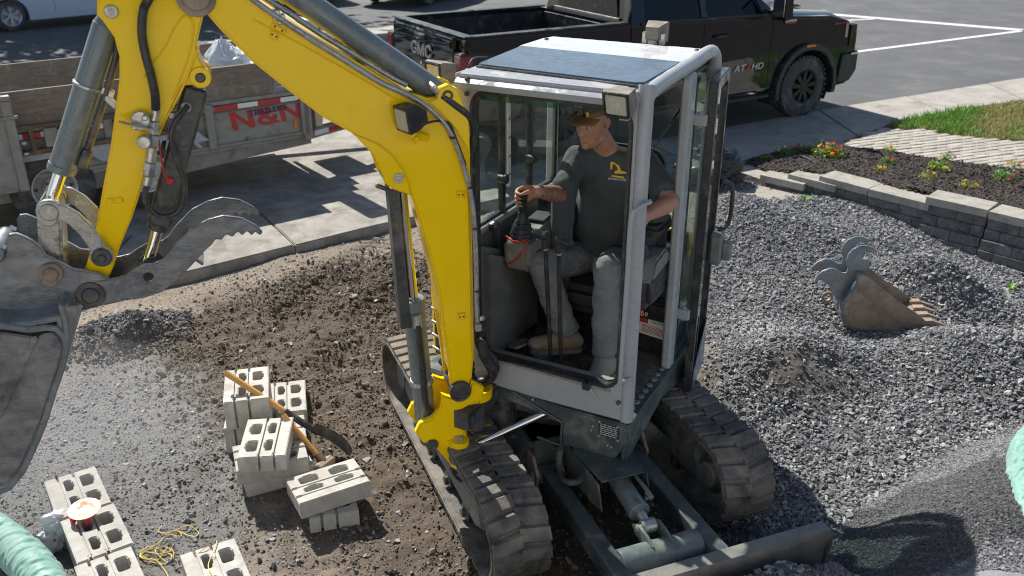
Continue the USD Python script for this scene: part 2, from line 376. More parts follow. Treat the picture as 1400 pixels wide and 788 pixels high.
mat('sunglass', (.01, .012, .016), None, 10, .05, coat=1)
mat('water_blue', (.05, .28, .55), None, 10, .3)
glass('screen_edge', (.45, .68, .60), .9, .12)
glass('cab_glass', (.84, .95, .92), .9, .10)
glass('side_glass', (.91, .962, .948), .9, .03)
glass('truck_glass', (.07, .10, .10), 1.0)
mat('siding', (.60, .59, .56), (.64, .63, .60), 3, .6)  # pale boards of the added building, bouncing sunlight into the scene
mat('house_window', (.02, .025, .03), None, 5, .05, coat=1)
M['dust'] = usdkit.material(stage, '/World/Looks/dust', {'v': ('principled_volume', {'density': .16, 'color': (.86, .86, .88), 'anisotropy': .3})}, volume='v.volume')
mat('blade_steel', (.15, .148, .145), (.22, .215, .205), 12, .55, .3, .0015, 60, (.27, .235, .195), 6, .4, bevel=.003, chips=((.24, .13, .075), 18, -.05))
mat('badge', (.42, .425, .43), None, 10, .3, .5)

# ------------------------------------------------------------------ the site: ground, road, pavement, wall, bed
rng = np.random.default_rng(7)
def struct(name):
    x = UsdGeom.Xform.Define(stage, '/World/' + name); meta(x.GetPrim(), kind='structure'); TOP['/World/' + name] = np.eye(4); return '/World/' + name

NEAR = [(-4.7168, 5.7652), (-3.7333, 6.5781), (-2.7928, 7.2833), (-2.035, 7.8813), (-1.2639, 8.484), (0.4828, 9.6139), (2.608, 10.5021), (3.1373, 10.8732)]       # site edge of the pavement
FAR = [(-5.8432, 6.5916), (-4.0699, 7.8813), (-2.4474, 8.9386), (-1.655, 9.3875), (0.5337, 10.7783), (4.6212, 13.3198), (8.6834, 15.5946), (14.7932, 18.8715)]          # road edge of the pavement
NEAR2 = NEAR[:-1] + [(3.1373, 10.8732), (4.0926, 11.3364), (5.3432, 12.5385), (6.5353, 13.2741), (7.8143, 13.8911), (13.4156, 16.9814)]
near_line = LineString(NEAR)
site_edge = Polygon(NEAR2 + [(30, 40), (-30, 40)])

def ridge(P, a, b, h, s):
    a, b = np.array(a), np.array(b); d = b - a
    t = np.clip(((P - a) @ d) / (d @ d), 0, 1)
    q = P - (a + t[:, None] * d)
    return h * np.exp(-(q ** 2).sum(1) / (2 * s * s))
def bump2(P, c, h, sx, sy=None, yaw=0):
    sy = sy or sx; q = P - np.array(c); cx, sx_ = math.cos(yaw), math.sin(yaw)
    u, v = q[:, 0] * cx + q[:, 1] * sx_, -q[:, 0] * sx_ + q[:, 1] * cx
    return h * np.exp(-(u / sx) ** 2 / 2 - (v / sy) ** 2 / 2)
def fb(P, f, o=4, seed=0): return meshkit.fbm(np.c_[P * f, np.full(len(P), .37)], o, seed) - .5
DARKM = [(-2.8805, 6.0822), (-2.8874, 5.5473), (-2.7426, 6.3558)][0]
HOL = [(2.643, 6.4001)][0]
FINE = [(2.5928, 3.8206), (2.1673, 4.0715), (1.6704, 3.6471)]
RIDGE = [(1.6189, 5.5612), (1.9961, 5.7332), (3.2719, 5.6894), (3.6881, 5.4578)]
BACKM = [(3.5144, 6.983), (3.3168, 7.1835)]
STRIP = [(2.2722, 8.631), (2.8944, 8.0297)]
CLOD = [(-1.5777, 6.5916), (-0.9997, 5.4326), (-2.2052, 8.0297), (-0.9057, 6.5916), (-1.9397, 5.9669)]
def smooth01(x): x = np.clip(x, 0, 1); return x * x * (3 - 2 * x)
def fine_mask(P):
    e = LineString([(1.447, 3.3467), (1.6214, 3.8174), (2.045, 4.1758), (2.6029, 4.5717), (3.3123, 4.9316), (4.4855, 5.4578)])
    side = Polygon([(1.4037, 3.2051), (1.6214, 3.8174), (2.045, 4.1758), (2.6029, 4.5717), (3.3123, 4.9316), (5.1368, 5.6677), (3.7485, 2.9056), (1.9525, 1.9683)])
    pts = shapely.points(P[:, 0], P[:, 1])
    d = shapely.distance(e, pts) * np.where(shapely.contains(side, pts), 1, -1)
    return d
def clod_mask(P):
    return smooth01(bump2(P, CLOD[0], 1.1, .75, .55, .5) + bump2(P, CLOD[1], 1, .6, .6) + bump2(P, CLOD[3], 1, .5, .7) + bump2(P, (.3, 4.4), 1.2, 1.1, 1.3, .3) + bump2(P, CLOD[4], .5, .35))
def height(P, fine=True):
    P = np.asarray(P, float)
    z = np.full(len(P), -.035)
    pts = shapely.points(P[:, 0], P[:, 1])
    dn = shapely.distance(near_line, pts)
    z -= .05 * np.exp(-(dn / .35) ** 2)
    z += bump2(P, DARKM, .22, .27, .20, .6) * (1 + 1.3 * fb(P, 4, 3, 91))
    z += ridge(P, CLOD[2], CLOD[3], .03, .25)
    z += ridge(P, RIDGE[0], RIDGE[1], .19, .30) + ridge(P, RIDGE[1], RIDGE[2], .03, .2) + ridge(P, RIDGE[2], RIDGE[3], .24, .34)
    z += bump2(P, HOL, -.07, .28)
    z += bump2(P, BACKM[0], .30, .34, .2, -.6)
    z += ridge(P, STRIP[0], STRIP[1], .16, .34)
    d = fine_mask(P)
    z += .52 * smooth01(d / .8 + .12) * (d > -.1) - .16 * smooth01((d - 1.0) / 1.0)
    z += np.where(d > 0, 1, 0) * (fb(P, 1.7, 3, 41) * .16)
    # the ground falls away along the foot of the wall
    z -= .17 * smooth01((P[:, 0] - 3.5) / 1.3) * smooth01((P[:, 1] - 6.3) / 1.0)
    c = clod_mask(P)
    z += fb(P, 2.2, 4, 3) * .06 + fb(P, 9, 4, 5) * (.02 + .085 * c)
    if fine: z += fb(P, 34, 3, 9) * (.008 + .022 * c) * np.where(d > 0, .35, 1)
    z += bump2(P, [(1.9744, 5.4326)][0], .09, .26, .17, .3) * (1 + 1.6 * fb(P, 7, 3, 51)) + bump2(P, [(2.331, 8.2886)][0], .15, .3, .5, .4) + fb(P, 1.1, 3, 99) * .16 * smooth01((P[:, 0] - 1.3) / .8)
    # old tread prints in the dirt
    for a_, b_ in ((CLOD[4], [(-1.1361, 8.631)][0]), ([(-1.4306, 5.5846)][0], [(-0.8903, 7.2993)][0])):
        a_, b_ = np.array(a_), np.array(b_); dd = (b_ - a_) / np.linalg.norm(b_ - a_); q = P - a_; t_ = q @ dd; w_ = q @ np.array([-dd[1], dd[0]])
        m_ = np.exp(-(w_ / .17) ** 6) * (t_ > 0) * (t_ < np.linalg.norm(b_ - a_)) * smooth01(.7 + 2.5 * fb(P, 2.5, 3, 61))
        z += m_ * (.034 * np.sin(t_ * 2 * np.pi / .11 + np.abs(w_) * 9) - .03)
    # ruts pressed by the tracks
    q = P - np.array([.264, 4.545]); a = .372; u = q[:, 0] * math.cos(a) + q[:, 1] * math.sin(a); v = -q[:, 0] * math.sin(a) + q[:, 1] * math.cos(a)
    inner = np.exp(-((np.abs(u) - .625) / .2) ** 4) * np.exp(-(np.maximum(np.abs(v) - 1.05, 0) / .15) ** 2)
    z = z * (1 - inner) + inner * np.minimum(z, -.035)
    z += np.minimum(.42 * np.exp(-((v + 1.57) / .13) ** 2) * np.exp(-((u + .02) / .80) ** 10) * (.80 + 1.0 * fb(P, 5, 3, 44)), .31)
    z = np.where((np.abs(u) < .8) & (v > -1.43) & (v < -1.2), np.minimum(z, -.02), z)
    w = np.exp(-(((P[:, 0] - HOL[0] - .18) / .62) ** 2 + ((P[:, 1] - HOL[1] - .1) / .36) ** 2) ** 2)
    z = z * (1 - w) + w * np.minimum(z, .075)
    return z
def tint(P):
    n1, n2 = fb(P, 1.6, 5, 21), fb(P, 6, 5, 33)
    def L(a, b, t): return a + (np.array(b) - a) * np.clip(t, 0, 1)[:, None]
    C = np.tile([.165, .132, .10], (len(P), 1))                                     # brown dirt
    C = L(C, (.24, .205, .165), smooth01(.5 + 2.2 * n1))                                # dry pale dust
    left = bump2(P, [(-2.4057, 4.8023)][0], 1.3, .95, .9) + bump2(P, [(-2.5385, 4.0164)][0], 1.2, .8)
    C = L(C, (.15, .148, .148), smooth01(left + n2 * 1.6 - .25))                        # grey road dust
    C = L(C, (.082, .064, .047), smooth01(clod_mask(P) * 1.6 + n2 * 2.4 - .28))            # damp dug earth
    C = L(C, (.085, .085, .09), smooth01(bump2(P, DARKM, 1.8, .3, .22, .6) + n2 * 2 - .5))  # dark tipped mound
    right = smooth01((P[:, 0] - .9 - .22 * (P[:, 1] - 4.5) * (P[:, 1] > 4.5) + n1 * .5) / .35)
    C = L(C, (.105, .108, .115), right)
    C = L(C, (.085, .080, .075), smooth01(right * bump2(P, [(1.9354, 5.3834)][0], 1.5, .45, .3) + n2 * 1.5 - .45))
    C = L(C, (.30, .275, .24), smooth01(bump2(P, [(2.7104, 9.5121)][0], 1.6, .45, .22, .3) + n2 - .2))
    C = L(C, (.26, .255, .25), smooth01(right * bump2(P, [(1.9429, 6.1062)][0], 1.5, .28, .32, .5) + n2 - .35))
    d = fine_mask(P)
    C = L(C, (.20, .207, .225), smooth01(d / .08))
    wet = bump2(P, [(2.076, 3.7558)][0], 1.4, .36, .26, .3) + bump2(P, [(2.2117, 3.5043)][0], 1.2, .35, .2, .4)
    C = L(C, (.052, .053, .058), smooth01(wet * 2 + n2 * 2.2 - .75) * smooth01(d / .12))
    return C
gx, gy = np.arange(-5.2, 6.4, .026), np.arange(1.6, 11.6, .026)
X, Y = np.meshgrid(gx, gy)
P2 = np.c_[X.ravel(), Y.ravel()]
Z = height(P2)
over = shapely.contains_xy(site_edge, P2[:, 0], P2[:, 1])
Z[over] = -.13
nx = len(gx); idx = np.arange(len(P2)).reshape(len(gy), nx)
F = np.vstack([np.c_[idx[:-1, :-1].ravel(), idx[:-1, 1:].ravel(), idx[1:, 1:].ravel()], np.c_[idx[:-1, :-1].ravel(), idx[1:, 1:].ravel(), idx[1:, :-1].ravel()]])
site = trimesh.Trimesh(np.c_[P2, Z], F, process=False)
obj('building_site_ground', site, 'ground', smooth=True, kind='structure', color=tint(P2))
obj('ground', plate(sbox(-120, -60, 120, 160), 'z', -.6, -.25, ch=0), 'soil', smooth=False, kind='structure')

# ---- pavement slabs
def along(line, k):
    L = LineString(line); p = L.interpolate(k, normalized=True); return (p.x, p.y)
pv = struct('pavement')
nl, fl = LineString(NEAR2), LineString(FAR)
def tproj(L, p): return L.project(Point(p)) / L.length
joints_n = [0.0] + sorted([tproj(nl, p) for p in [(-3.5601, 6.7154), (-2.001, 7.8813), (-0.8202, 8.8045), (0.816, 9.7703), (2.2695, 10.3249), (3.6466, 11.3708), (4.6359, 11.6892), (6.2436, 13.0941), (7.8143, 13.8911)]]) + [1.0]
joints_f = [0.0] + sorted([tproj(fl, p) for p in [(-3.6416, 8.1829), (-2.6059, 8.8488), (-1.137, 9.7177), (0.719, 10.9052), (1.6925, 11.4752), (2.8537, 12.2172), (4.4858, 13.2287), (6.1271, 14.1424), (7.8382, 15.1197)]]) + [1.0]
for i in range(len(joints_n) - 1):
    ks = np.linspace(0, 1, 6)
    a = [along(NEAR2, joints_n[i] + (joints_n[i + 1] - joints_n[i]) * k) for k in ks]
    b = [along(FAR, joints_f[i] + (joints_f[i + 1] - joints_f[i]) * k) for k in ks]
    poly = Polygon(a + b[::-1]).buffer(0).buffer(-.007)
    if poly.geom_type == 'Polygon' and poly.area > .05:
        obj('slab', plate(poly, 'z', -.115, .012 + .004 * (i % 2), ch=.01), 'sidewalk_dirty' if i < 5 else 'sidewalk', pv, smooth=False)

# ---- the road, its far kerb and the painted lines
road = Polygon([(p[0], p[1]) for p in FAR] + [(60, 40), (60, 110), (-70, 110), (-70, 0)]).buffer(0)
obj('road', plate(road, 'z', -.2, -.004, ch=0), 'asphalt', smooth=False, kind='structure')
apron = Polygon([(-6.2174, 6.3295), (-4.0699, 7.8813), (-2.4474, 8.9386), (-1.655, 9.3875), (0, 10.4425), (-0.1027, 12.6629), (-1.615, 14.4021), (-3.2486, 15.7176), (-8.5975, 13.3198)])
obj('concrete_apron', plate(apron.buffer(.0), 'z', -.1, .003, ch=0), 'sidewalk_dirty', smooth=False, kind='structure')
def line(name, a, b, w, w2=None):
    a, b = np.array(a), np.array(b); d = (b - a) / np.linalg.norm(b - a); n = np.array([-d[1], d[0]]) / 2
    return plate(Polygon([a + n * w, b + n * (w2 or w), b - n * (w2 or w), a - n * w]), 'z', -.003, .004, ch=0)
ln = [(7.3282, 23.7111), (12.475, 19.97), (5.4942, 17.4201), (11.54, 20.8752), (6.8221, 21.9752), (8.7433, 22.5669)]
rm = struct('road_marking')
for a, b, w in ((ln[0], ln[1], .30), (ln[2], ln[3], .13), (ln[4], ln[5], .11)):
    obj('painted_line', line('l', a, b, w), 'road_paint', rm, smooth=False)
kb = [(-5.5382, 17.5711), (-3.9942, 18.8715), (-2.3848, 19.6843), (-0.9528, 20.363)]
kd = np.array(kb[-1]) - np.array(kb[0]); kd /= np.linalg.norm(kd); kn = np.array([-kd[1], kd[0]])
ks_ = struct('far_kerb')
for i in range(6):
    a = np.array(kb[0]) + kd * i * 1.0; b = a + kd * .985
    obj('kerb_stone', plate(Polygon([a, b, b + kn * .9, a + kn * .9]), 'z', -.1, .16, ch=.012), 'sidewalk', ks_, smooth=False)

# ---- retaining wall
wall = thing('retaining_wall', 'low grey split-face block retaining wall stepping up beside the flower bed', 'wall')
CAPS = [(.035, [(2.53, 10.239), (2.8253, 9.7939)]), (.085, [(2.7768, 9.8514), (3.1642, 9.4938)]), (.135, [(3.0451, 9.7177), (3.4319, 9.2887)]), (.19, [(3.3103, 9.4744), (3.682, 9.034)]),
        (.19, [(3.6778, 9.022), (4.1088, 8.5507)]), (.255, [(4.0809, 8.5824), (4.5047, 8.1839)]), (.255, [(4.4969, 8.153), (4.8814, 7.7405)]), (.255, [(4.888, 7.7405), (5.2885, 7.328)])]
for i, (z, (a, b)) in enumerate(CAPS):
    a, b = np.array(a), np.array(b); d = (b - a) / np.linalg.norm(b - a); n = np.array([-d[1], d[0]])
    if n[1] < 0: n = -n
    L = np.linalg.norm(b - a)
    ang = math.atan2(d[1], d[0])
    fr = Fr((a[0], a[1], 0), ang)
    def rough_block(x0, x1, y0, y1, z0, z1, amp=.008, seed=0):
        m = tm(m3.Manifold.cube([x1 - x0, y1 - y0, z1 - z0]).translate([x0, y0, z0]).refine_to_length(.045))
        V = m.vertices; k = np.clip(1 - (V[:, 1] - y0) / .03, 0, 1)
        V = V + np.c_[np.zeros(len(V)), -k * (meshkit.fbm(V * 28 + seed * 7.3, 3, seed) - .5) * amp * 4, np.zeros(len(V))]
        m.vertices = V; return m
    m = rough_block(.004, L - .004, 0, .30, z - .075, z, .006, i)
    obj('cap_stone', fr(m), 'wall_top', wall, smooth=25)
    zc = z - .077; c = 0
    while zc > -.42:
        hgt = .098; off = .028 - .022 * c - (.03 if i >= 5 and c >= 2 else 0); x = -.2 * (c % 2) - (.06 if i == 0 else .0)
        x = 0 if c % 2 == 0 else -.0
        for (xa, xb) in ([(0, L * .52), (L * .52, L)] if c % 2 == 0 else [(0, L * .25), (L * .25, L * .78), (L * .78, L)]):
            obj('wall_block', fr(rough_block(xa + .003, xb - .003, off, .27, zc - hgt, zc - .003, .01, i * 9 + c)), 'wall_face', wall, smooth=25)
        zc -= hgt; c += 1

# ---- planting bed behind the wall: soil, bark mulch
bed_px = Polygon([(2.7834, 10.5221), (3.1074, 10.7697), (3.5453, 11.0607), (4.0395, 11.1273), (4.5332, 11.0277), (5.1449, 10.5525), (5.9085, 10.1692), (7.1063, 9.4215)] + [tuple(np.array(CAPS[-1][1][1]) + [.15, .25]), tuple(np.array(CAPS[5][1][1]) + [.12, .24]), tuple(np.array(CAPS[4][1][1]) + [.12, .24]), tuple(np.array(CAPS[3][1][0]) + [.12, .22]), tuple(np.array(CAPS[0][1][1]) + [.1, .22])]).buffer(0)
bed_px = clean(bed_px)
wl = LineString([c[1][0] for c in CAPS] + [CAPS[-1][1][1]])
def bed_z(P):
    d = shapely.distance(wl, shapely.points(P[:, 0], P[:, 1]))
    top = np.interp(P[:, 0], [c[1][0][0] for c in CAPS], [c[0] for c in CAPS])
    return .03 + (np.maximum(top - .05, .03) - .03) * np.exp(-np.maximum(d - .3, 0) / .5) + fb(P, 5, 3, 4) * .05
bx, by = np.meshgrid(np.arange(2.2, 7.4, .05), np.arange(6.5, 12.2, .05))
BP = np.c_[bx.ravel(), by.ravel()]; BI = np.arange(len(BP)).reshape(bx.shape)
ins = shapely.contains_xy(bed_px.buffer(.03), BP[:, 0], BP[:, 1])
q = np.c_[BI[:-1, :-1].ravel(), BI[:-1, 1:].ravel(), BI[1:, 1:].ravel(), BI[1:, :-1].ravel()]
q = q[ins[q].all(1)]
BV = np.c_[BP, bed_z(BP)]
bed = trimesh.Trimesh(BV, np.vstack([q[:, [0, 1, 2]], q[:, [0, 2, 3]]]), process=False); bed.remove_unreferenced_vertices()
obj('flower_bed_soil', bed, 'soil', smooth=True, kind='structure')

def scatter(name, protos, mats, pts, scales, label, category, tilt=1.0, seed=1, squash=(.7, 1.0)):
    """Many small loose pieces as one PointInstancer."""
    r = np.random.default_rng(seed)
    pi = UsdGeom.PointInstancer.Define(stage, '/World/' + name)
    UsdGeom.Scope.Define(stage, f'/World/{name}/pieces')
    rel = pi.CreatePrototypesRel()
    for k, (m, mm) in enumerate(zip(protos, mats)):
        p = f'/World/{name}/pieces/piece_{k:03d}'
        usdkit.mesh(stage, p, m, M[mm], smooth=False); rel.AddTarget(p)
    n = len(pts)
    pi.CreateProtoIndicesAttr(Vt.IntArray.FromNumpy(r.integers(0, len(protos), n).astype(np.int32)))
    pi.CreatePositionsAttr(Vt.Vec3fArray.FromNumpy(np.asarray(pts, np.float32)))
    sc = np.asarray(scales)[:, None] * np.c_[r.uniform(.75, 1.25, n), r.uniform(.75, 1.25, n), r.uniform(*squash, n)]
    pi.CreateScalesAttr(Vt.Vec3fArray.FromNumpy(sc.astype(np.float32)))
    from scipy.spatial.transform import Rotation as R3
    e = np.c_[r.uniform(0, 6.28, n), r.normal(0, tilt * .5, n), r.normal(0, tilt * .5, n)]
    qd = R3.from_euler('zyx', e).as_quat()
    pi.CreateOrientationsAttr(Vt.QuathArray([Gf.Quath(float(w), float(x), float(y), float(z)) for x, y, z, w in qd]))
    meta(pi.GetPrim(), label, category, kind='stuff')
def stone(seed):
    r = np.random.default_rng(seed)
    p = r.normal(size=(11, 3)); p /= np.linalg.norm(p, axis=1, keepdims=True); p *= np.array([.55, .45, .36]) * r.uniform(.8, 1.1, (11, 1)); return hull(p)
def poisson(poly, n, seed):
    r = np.random.default_rng(seed); x0, y0, x1, y1 = poly.bounds; out = []
    while sum(map(len, out)) < n:
        c = np.c_[r.uniform(x0, x1, n * 2), r.uniform(y0, y1, n * 2)]; out.append(c[shapely.contains_xy(poly, c[:, 0], c[:, 1])])
    return np.vstack(out)[:n]
free = Polygon([(-2.6455, 3.0009), (-4.4181, 5.9669), (-2.7725, 7.2198), (-2.0231, 7.8269), (-1.2561, 8.4223), (0.4783, 9.5121), (2.544, 10.2096), (2.8695, 9.8234), (3.7925, 9.1938), (4.3065, 8.4223), (4.7533, 7.6325), (5.1559, 6.8001), (3.2262, 3.0009)]).buffer(-.01)
stones = [stone(i) for i in range(8)]
# crushed grey stone, right of the machine
c = poisson(free, 290000, 3)
rg = smooth01((c[:, 0] - .95 - .22 * (c[:, 1] - 4.5) * (c[:, 1] > 4.5) + fb(c, 1.6, 5, 21) * .5) / .35); dfm = fine_mask(c)
keep = (rng.random(len(c)) < rg) & (dfm < 0.02)
sandy = bump2(c, [(2.7104, 9.5121)][0], 1.3, .45, .22, .3) + .85 * bump2(c, [(1.9429, 6.1062)][0], 1, .25, .3, .5) * (.6 + fb(c, 5, 3, 71)) + .9 * bump2(c, [(1.9431, 5.3463)][0], 1, .24, .16, .3)
keep &= rng.random(len(c)) > sandy
c = c[keep]
dens = smooth01(.75 + 1.2 * fb(c, 1.3, 3, 8)); keep = rng.random(len(c)) < .45 + .55 * dens; c = c[keep]
s = np.clip(rng.lognormal(math.log(.0172), .45, len(c)), .006, .055)
scatter('crushed_stone', stones, ['stone_grey'] * 5 + ['stone_pale'] + ['stone_dark'] * 2, np.c_[c, height(c, False) + s * .22], s, 'loose crushed grey stone heaped right of the digger', 'gravel', seed=5)
# fine screenings of the lower right heap
heap = Polygon([(1.4037, 3.2051), (1.6214, 3.8174), (2.045, 4.1758), (2.6029, 4.5717), (3.3123, 4.9316), (3.9121, 5.1655), (2.6864, 2.9056)])
c = poisson(heap, 110000, 11); d = fine_mask(c); c = c[(d > .01)]
s = np.clip(rng.lognormal(math.log(.0085), .38, len(c)), .004, .022)
wet = bump2(c, [(2.076, 3.7558)][0], 1.4, .36, .26, .3) + bump2(c, [(2.2117, 3.5043)][0], 1.2, .35, .2, .4)
isw = smooth01(wet * 2 + fb(c, 6, 5, 33) * 2.2 - .75) > .5
scatter('fine_gravel', stones[:4], ['stone_grey', 'stone_grey', 'stone_grey', 'stone_dark'], np.c_[c[~isw], height(c[~isw], False) + s[~isw] * .2], s[~isw], 'fine grey stone screenings heaped in the lower right corner', 'gravel', seed=6)
scatter('dark_fine_gravel', stones[:4], ['stone_dark'] * 4, np.c_[c[isw], height(c[isw], False) + s[isw] * .2], s[isw], 'damp dark patch of fine screenings on the lower right heap', 'gravel', seed=16)
# loose earth and pebbles left of the machine
c = poisson(free, 420000, 13)
rg = smooth01((c[:, 0] - .9 - .22 * (c[:, 1] - 4.5) * (c[:, 1] > 4.5) + fb(c, 1.6, 5, 21) * .5) / .35)
c = c[(rng.random(len(c)) > rg) & (fine_mask(c) < 0)]
cm = clod_mask(c); gm = smooth01(bump2(c, [(-2.4057, 4.8023)][0], 1.3, .95, .9) + bump2(c, [(-2.5385, 4.0164)][0], 1.2, .8) + bump2(c, [(-0.877, 3.8064)][0], .8, .3) + fb(c, 6, 5, 33) * 1.6 - .25); dm = bump2(c, DARKM, 1.6, .32, .24, .6)
u = rng.random(len(c)); dn = shapely.distance(near_line, shapely.points(c[:, 0], c[:, 1]))
sel = u < cm * (.2 + .8 * smooth01(.42 + 3.4 * fb(c, 1.9, 4, 81)))
s = np.clip(rng.lognormal(math.log(.0098), .62, len(c)), .004, .07)
scatter('earth_clods', stones, ['clod_brown'] * 7 + ['stone_grey'], np.c_[c, height(c, False) + s * .2][sel], s[sel], 'damp brown earth clods churned up along the digger tracks', 'soil', seed=7)
sel2 = ~sel & (u < .75 * np.maximum(.22, gm) + .2 * np.exp(-(dn / .3) ** 2)) & (dm < .5)
s2 = np.where(rng.random(len(s)) < .13, np.clip(s * 1.3, .008, .034), np.clip(s * .62, .004, .013))
scatter('pebbles', stones, ['stone_grey'] * 6 + ['stone_pale'] + ['stone_dark'], np.c_[c, height(c, False) + s2 * .12][sel2], s2[sel2], 'grey pebbles and stone dust spread over the lower left ground', 'gravel', seed=8)
sel3 = dm > .45
scatter('dark_rubble', stones, ['stone_dark'] * 6 + ['stone_grey'] * 2, np.c_[c, height(c, False) + s * .2][sel3], s[sel3], 'small dark mound of stony soil below the digger arm', 'gravel', seed=9)
c = poisson(free, 1500, 17); c = c[(c[:, 0] < 1.0)]; s = np.clip(rng.lognormal(math.log(.026), .4, len(c)), .012, .08)
scatter('flat_stones', stones, ['stone_pale'] * 5 + ['stone_grey'] * 2 + ['clod_brown'], np.c_[c, height(c, False) + s * .12], s, 'scattered flat pale stones on the brown dirt', 'stone', seed=10, squash=(.35, .6))
# bark mulch
c = poisson(bed_px, 24000, 19); n = len(c)
chip = [hull(np.array([[-.5, -.12, 0], [.5, -.1, 0], [.45, .12, 0], [-.4, .14, 0], [-.3, 0, .1], [.3, .02, .09]]) * [1, 1 + .3 * k, 1]) for k in range(3)]
scatter('bark_mulch', chip, ['mulch'] * 3, np.c_[c, bed_z(c) + .012], rng.uniform(.025, .075, n), 'dark brown bark mulch covering the flower bed', 'mulch', seed=12, tilt=.8)

# ---- paver path and lawn
path = clean(Polygon([(3.1736, 10.6788), (4.0524, 11.1629), (4.5478, 11.063), (5.1614, 10.5864), (5.9275, 10.2018), (7.129, 9.4517), (8.2077, 11.0961), (6.6119, 11.5433), (6.0002, 11.6511), (5.5368, 12.1008), (5.1575, 12.0621), (5.3093, 12.4589), (4.0666, 11.2644), (3.1174, 10.8042)]).buffer(-.005))
pp = struct('paver_path')
obj('path_bed', plate(path.buffer(.01), 'z', -.12, .012, ch=0), 'soil', pp, smooth=False)
fr = Fr((4, 11, 0), .36); k = 0
for i in range(-18, 30):
    for j in range(-14, 26):
        w, hh = .205, .105
        x0 = i * w + (w / 2 if j % 2 else 0); y0 = j * hh
        r = np.random.default_rng(9000 + i * 97 + j)
        pc = fr.w(x0 + w / 2, y0 + hh / 2, 0)
        if path.contains(Point(pc[0], pc[1])) and k < 290:
            m = box(x0 + .005, x0 + w - .005, y0 + .005, y0 + hh - .005, -.03, .026 + r.uniform(-.004, .004), .008)
            m = rot(m, (r.uniform(-1, 1), r.uniform(-1, 1), 0), .8, (x0 + w / 2, y0 + hh / 2, 0))
            q_ = path.buffer(.02)
            obj('paver', fr(m), 'paver', pp, smooth=False); k += 1
lawn = clean(Polygon([(5.1777, 12.3777), (5.1869, 12.0621), (5.5368, 12.1008), (6.0002, 11.6511), (6.6119, 11.5433), (8.2077, 11.0961), (10.6787, 13.2352), (13.3304, 16.8736), (7.7397, 13.7539), (6.4938, 13.1898)]).buffer(0))
obj('lawn_soil', plate(lawn, 'z', -.12, .016, ch=0), 'soil', smooth=False, kind='structure')
def blade(k):
    r = np.random.default_rng(k); b = r.uniform(.2, .6)
    return trimesh.Trimesh(np.array([[-.06, 0, 0], [.06, 0, 0], [.045, b * .35, .55], [-.045, b * .35, .55], [0, b, 1.0]]), [[0, 1, 2], [0, 2, 3], [3, 2, 4]], process=False)
c = poisson(lawn, 42000, 23)
dry = smooth01(.5 + 3 * fb(c, 1.0, 3, 2) + bump2(c, [(6.8189, 12.5385)][0], .75, 1.1, .42, .45) - .1 - .9 * bump2(c, [(5.889, 12.8753)][0], 1.0, .5, .3)); isd = rng.random(len(c)) < dry * .95
scatter('green_grass', [blade(k) for k in range(4)], ['grass_green'] * 4, np.c_[c, np.full(len(c), .015)][~isd], rng.uniform(.05, .12, (~isd).sum()), 'fresh green grass along the lawn edge', 'grass', tilt=.6, seed=14, squash=(.8, 1.2))
scatter('dry_grass', [blade(k + 4) for k in range(4)], ['grass_dry'] * 4, np.c_[c, np.full(len(c), .015)][isd], rng.uniform(.04, .09, isd.sum()), 'dry yellowed grass in the middle of the lawn', 'grass', tilt=.9, seed=15, squash=(.7, 1.1))

# ---- flowering plants in the bed
def plant(px, size, petals, label, leaves=140, leafm='leaf_green', nf=12, wide=1.0, group=None, name='flowering_plant', cat_='flower'):
    x, y = px; size *= 1.2; z = float(bed_z(np.array([[x, y]]))[0]) if bed_px.buffer(.1).contains(Point(x, y)) else float(height(np.array([[x, y]]))[0])
    t = thing(name, label, cat_, Fr((x, y, z), 0), group)
    r = np.random.default_rng(int(abs(x * 911 + y * 37)) + leaves)
    V, F = [], []
    for k in range(leaves):
        d = r.normal(size=3); d[2] = abs(d[2]) * .8; d /= np.linalg.norm(d)
        p = d * size * r.uniform(.35, 1) * [wide, 1, .75]
        a = r.normal(size=3); a -= d * (a @ d) * .6; a /= np.linalg.norm(a); b = np.cross(d, a); b /= np.linalg.norm(b) + 1e-9
        l, w = size * r.uniform(.2, .36), size * r.uniform(.05, .09); i = len(V)
        V += [p - b * w, p + a * l * .5 - b * w * .3 + d * w, p + a * l + d * l * .3, p + a * l * .5 + b * w + d * w]
        F += [(i, i + 1, i + 2), (i, i + 2, i + 3)]
    lm = trimesh.Trimesh(np.array(V) + [x, y, z + .01], F, process=False)
    obj('foliage', lm, leafm, t, smooth=False)
    st = [tube([(x, y, z - .02), (x + r.normal() * .02, y, z + size * .3), (x + r.normal() * size * .3 * wide, y + r.normal() * size * .3, z + size * .6)], .004, 5, 3) for _ in range(4)]
    obj('stem', cat(st), 'leaf_green', t)
    for pm in petals:
        for k in range(max(1, nf // len(petals))):
            d = r.normal(size=3); d[2] = abs(d[2]) + .5; d[1] -= .3; d /= np.linalg.norm(d)
            c0 = np.array([x, y, z + .01]) + d * size * r.uniform(.85, 1.05) * [wide, 1, .8]
            n_ = d + r.normal(size=3) * .2; n_ /= np.linalg.norm(n_); a = np.cross(n_, [0.3, 1, .2]); a /= np.linalg.norm(a); b = np.cross(n_, a); rr = r.uniform(.018, .028)
            vv = [c0 - n_ * rr * .5]; ff = []
            for q_ in range(10):
                an = q_ / 10 * 6.283; vv.append(c0 + (a * math.cos(an) + b * math.sin(an)) * rr * (1 if q_ % 2 == 0 else .72) + n_ * rr * .25)
            for q_ in range(10): ff.append((0, 1 + q_, 1 + (q_ + 1) % 10))
            obj('blossom', trimesh.Trimesh(np.array(vv), ff, process=False), pm, t, smooth=False)
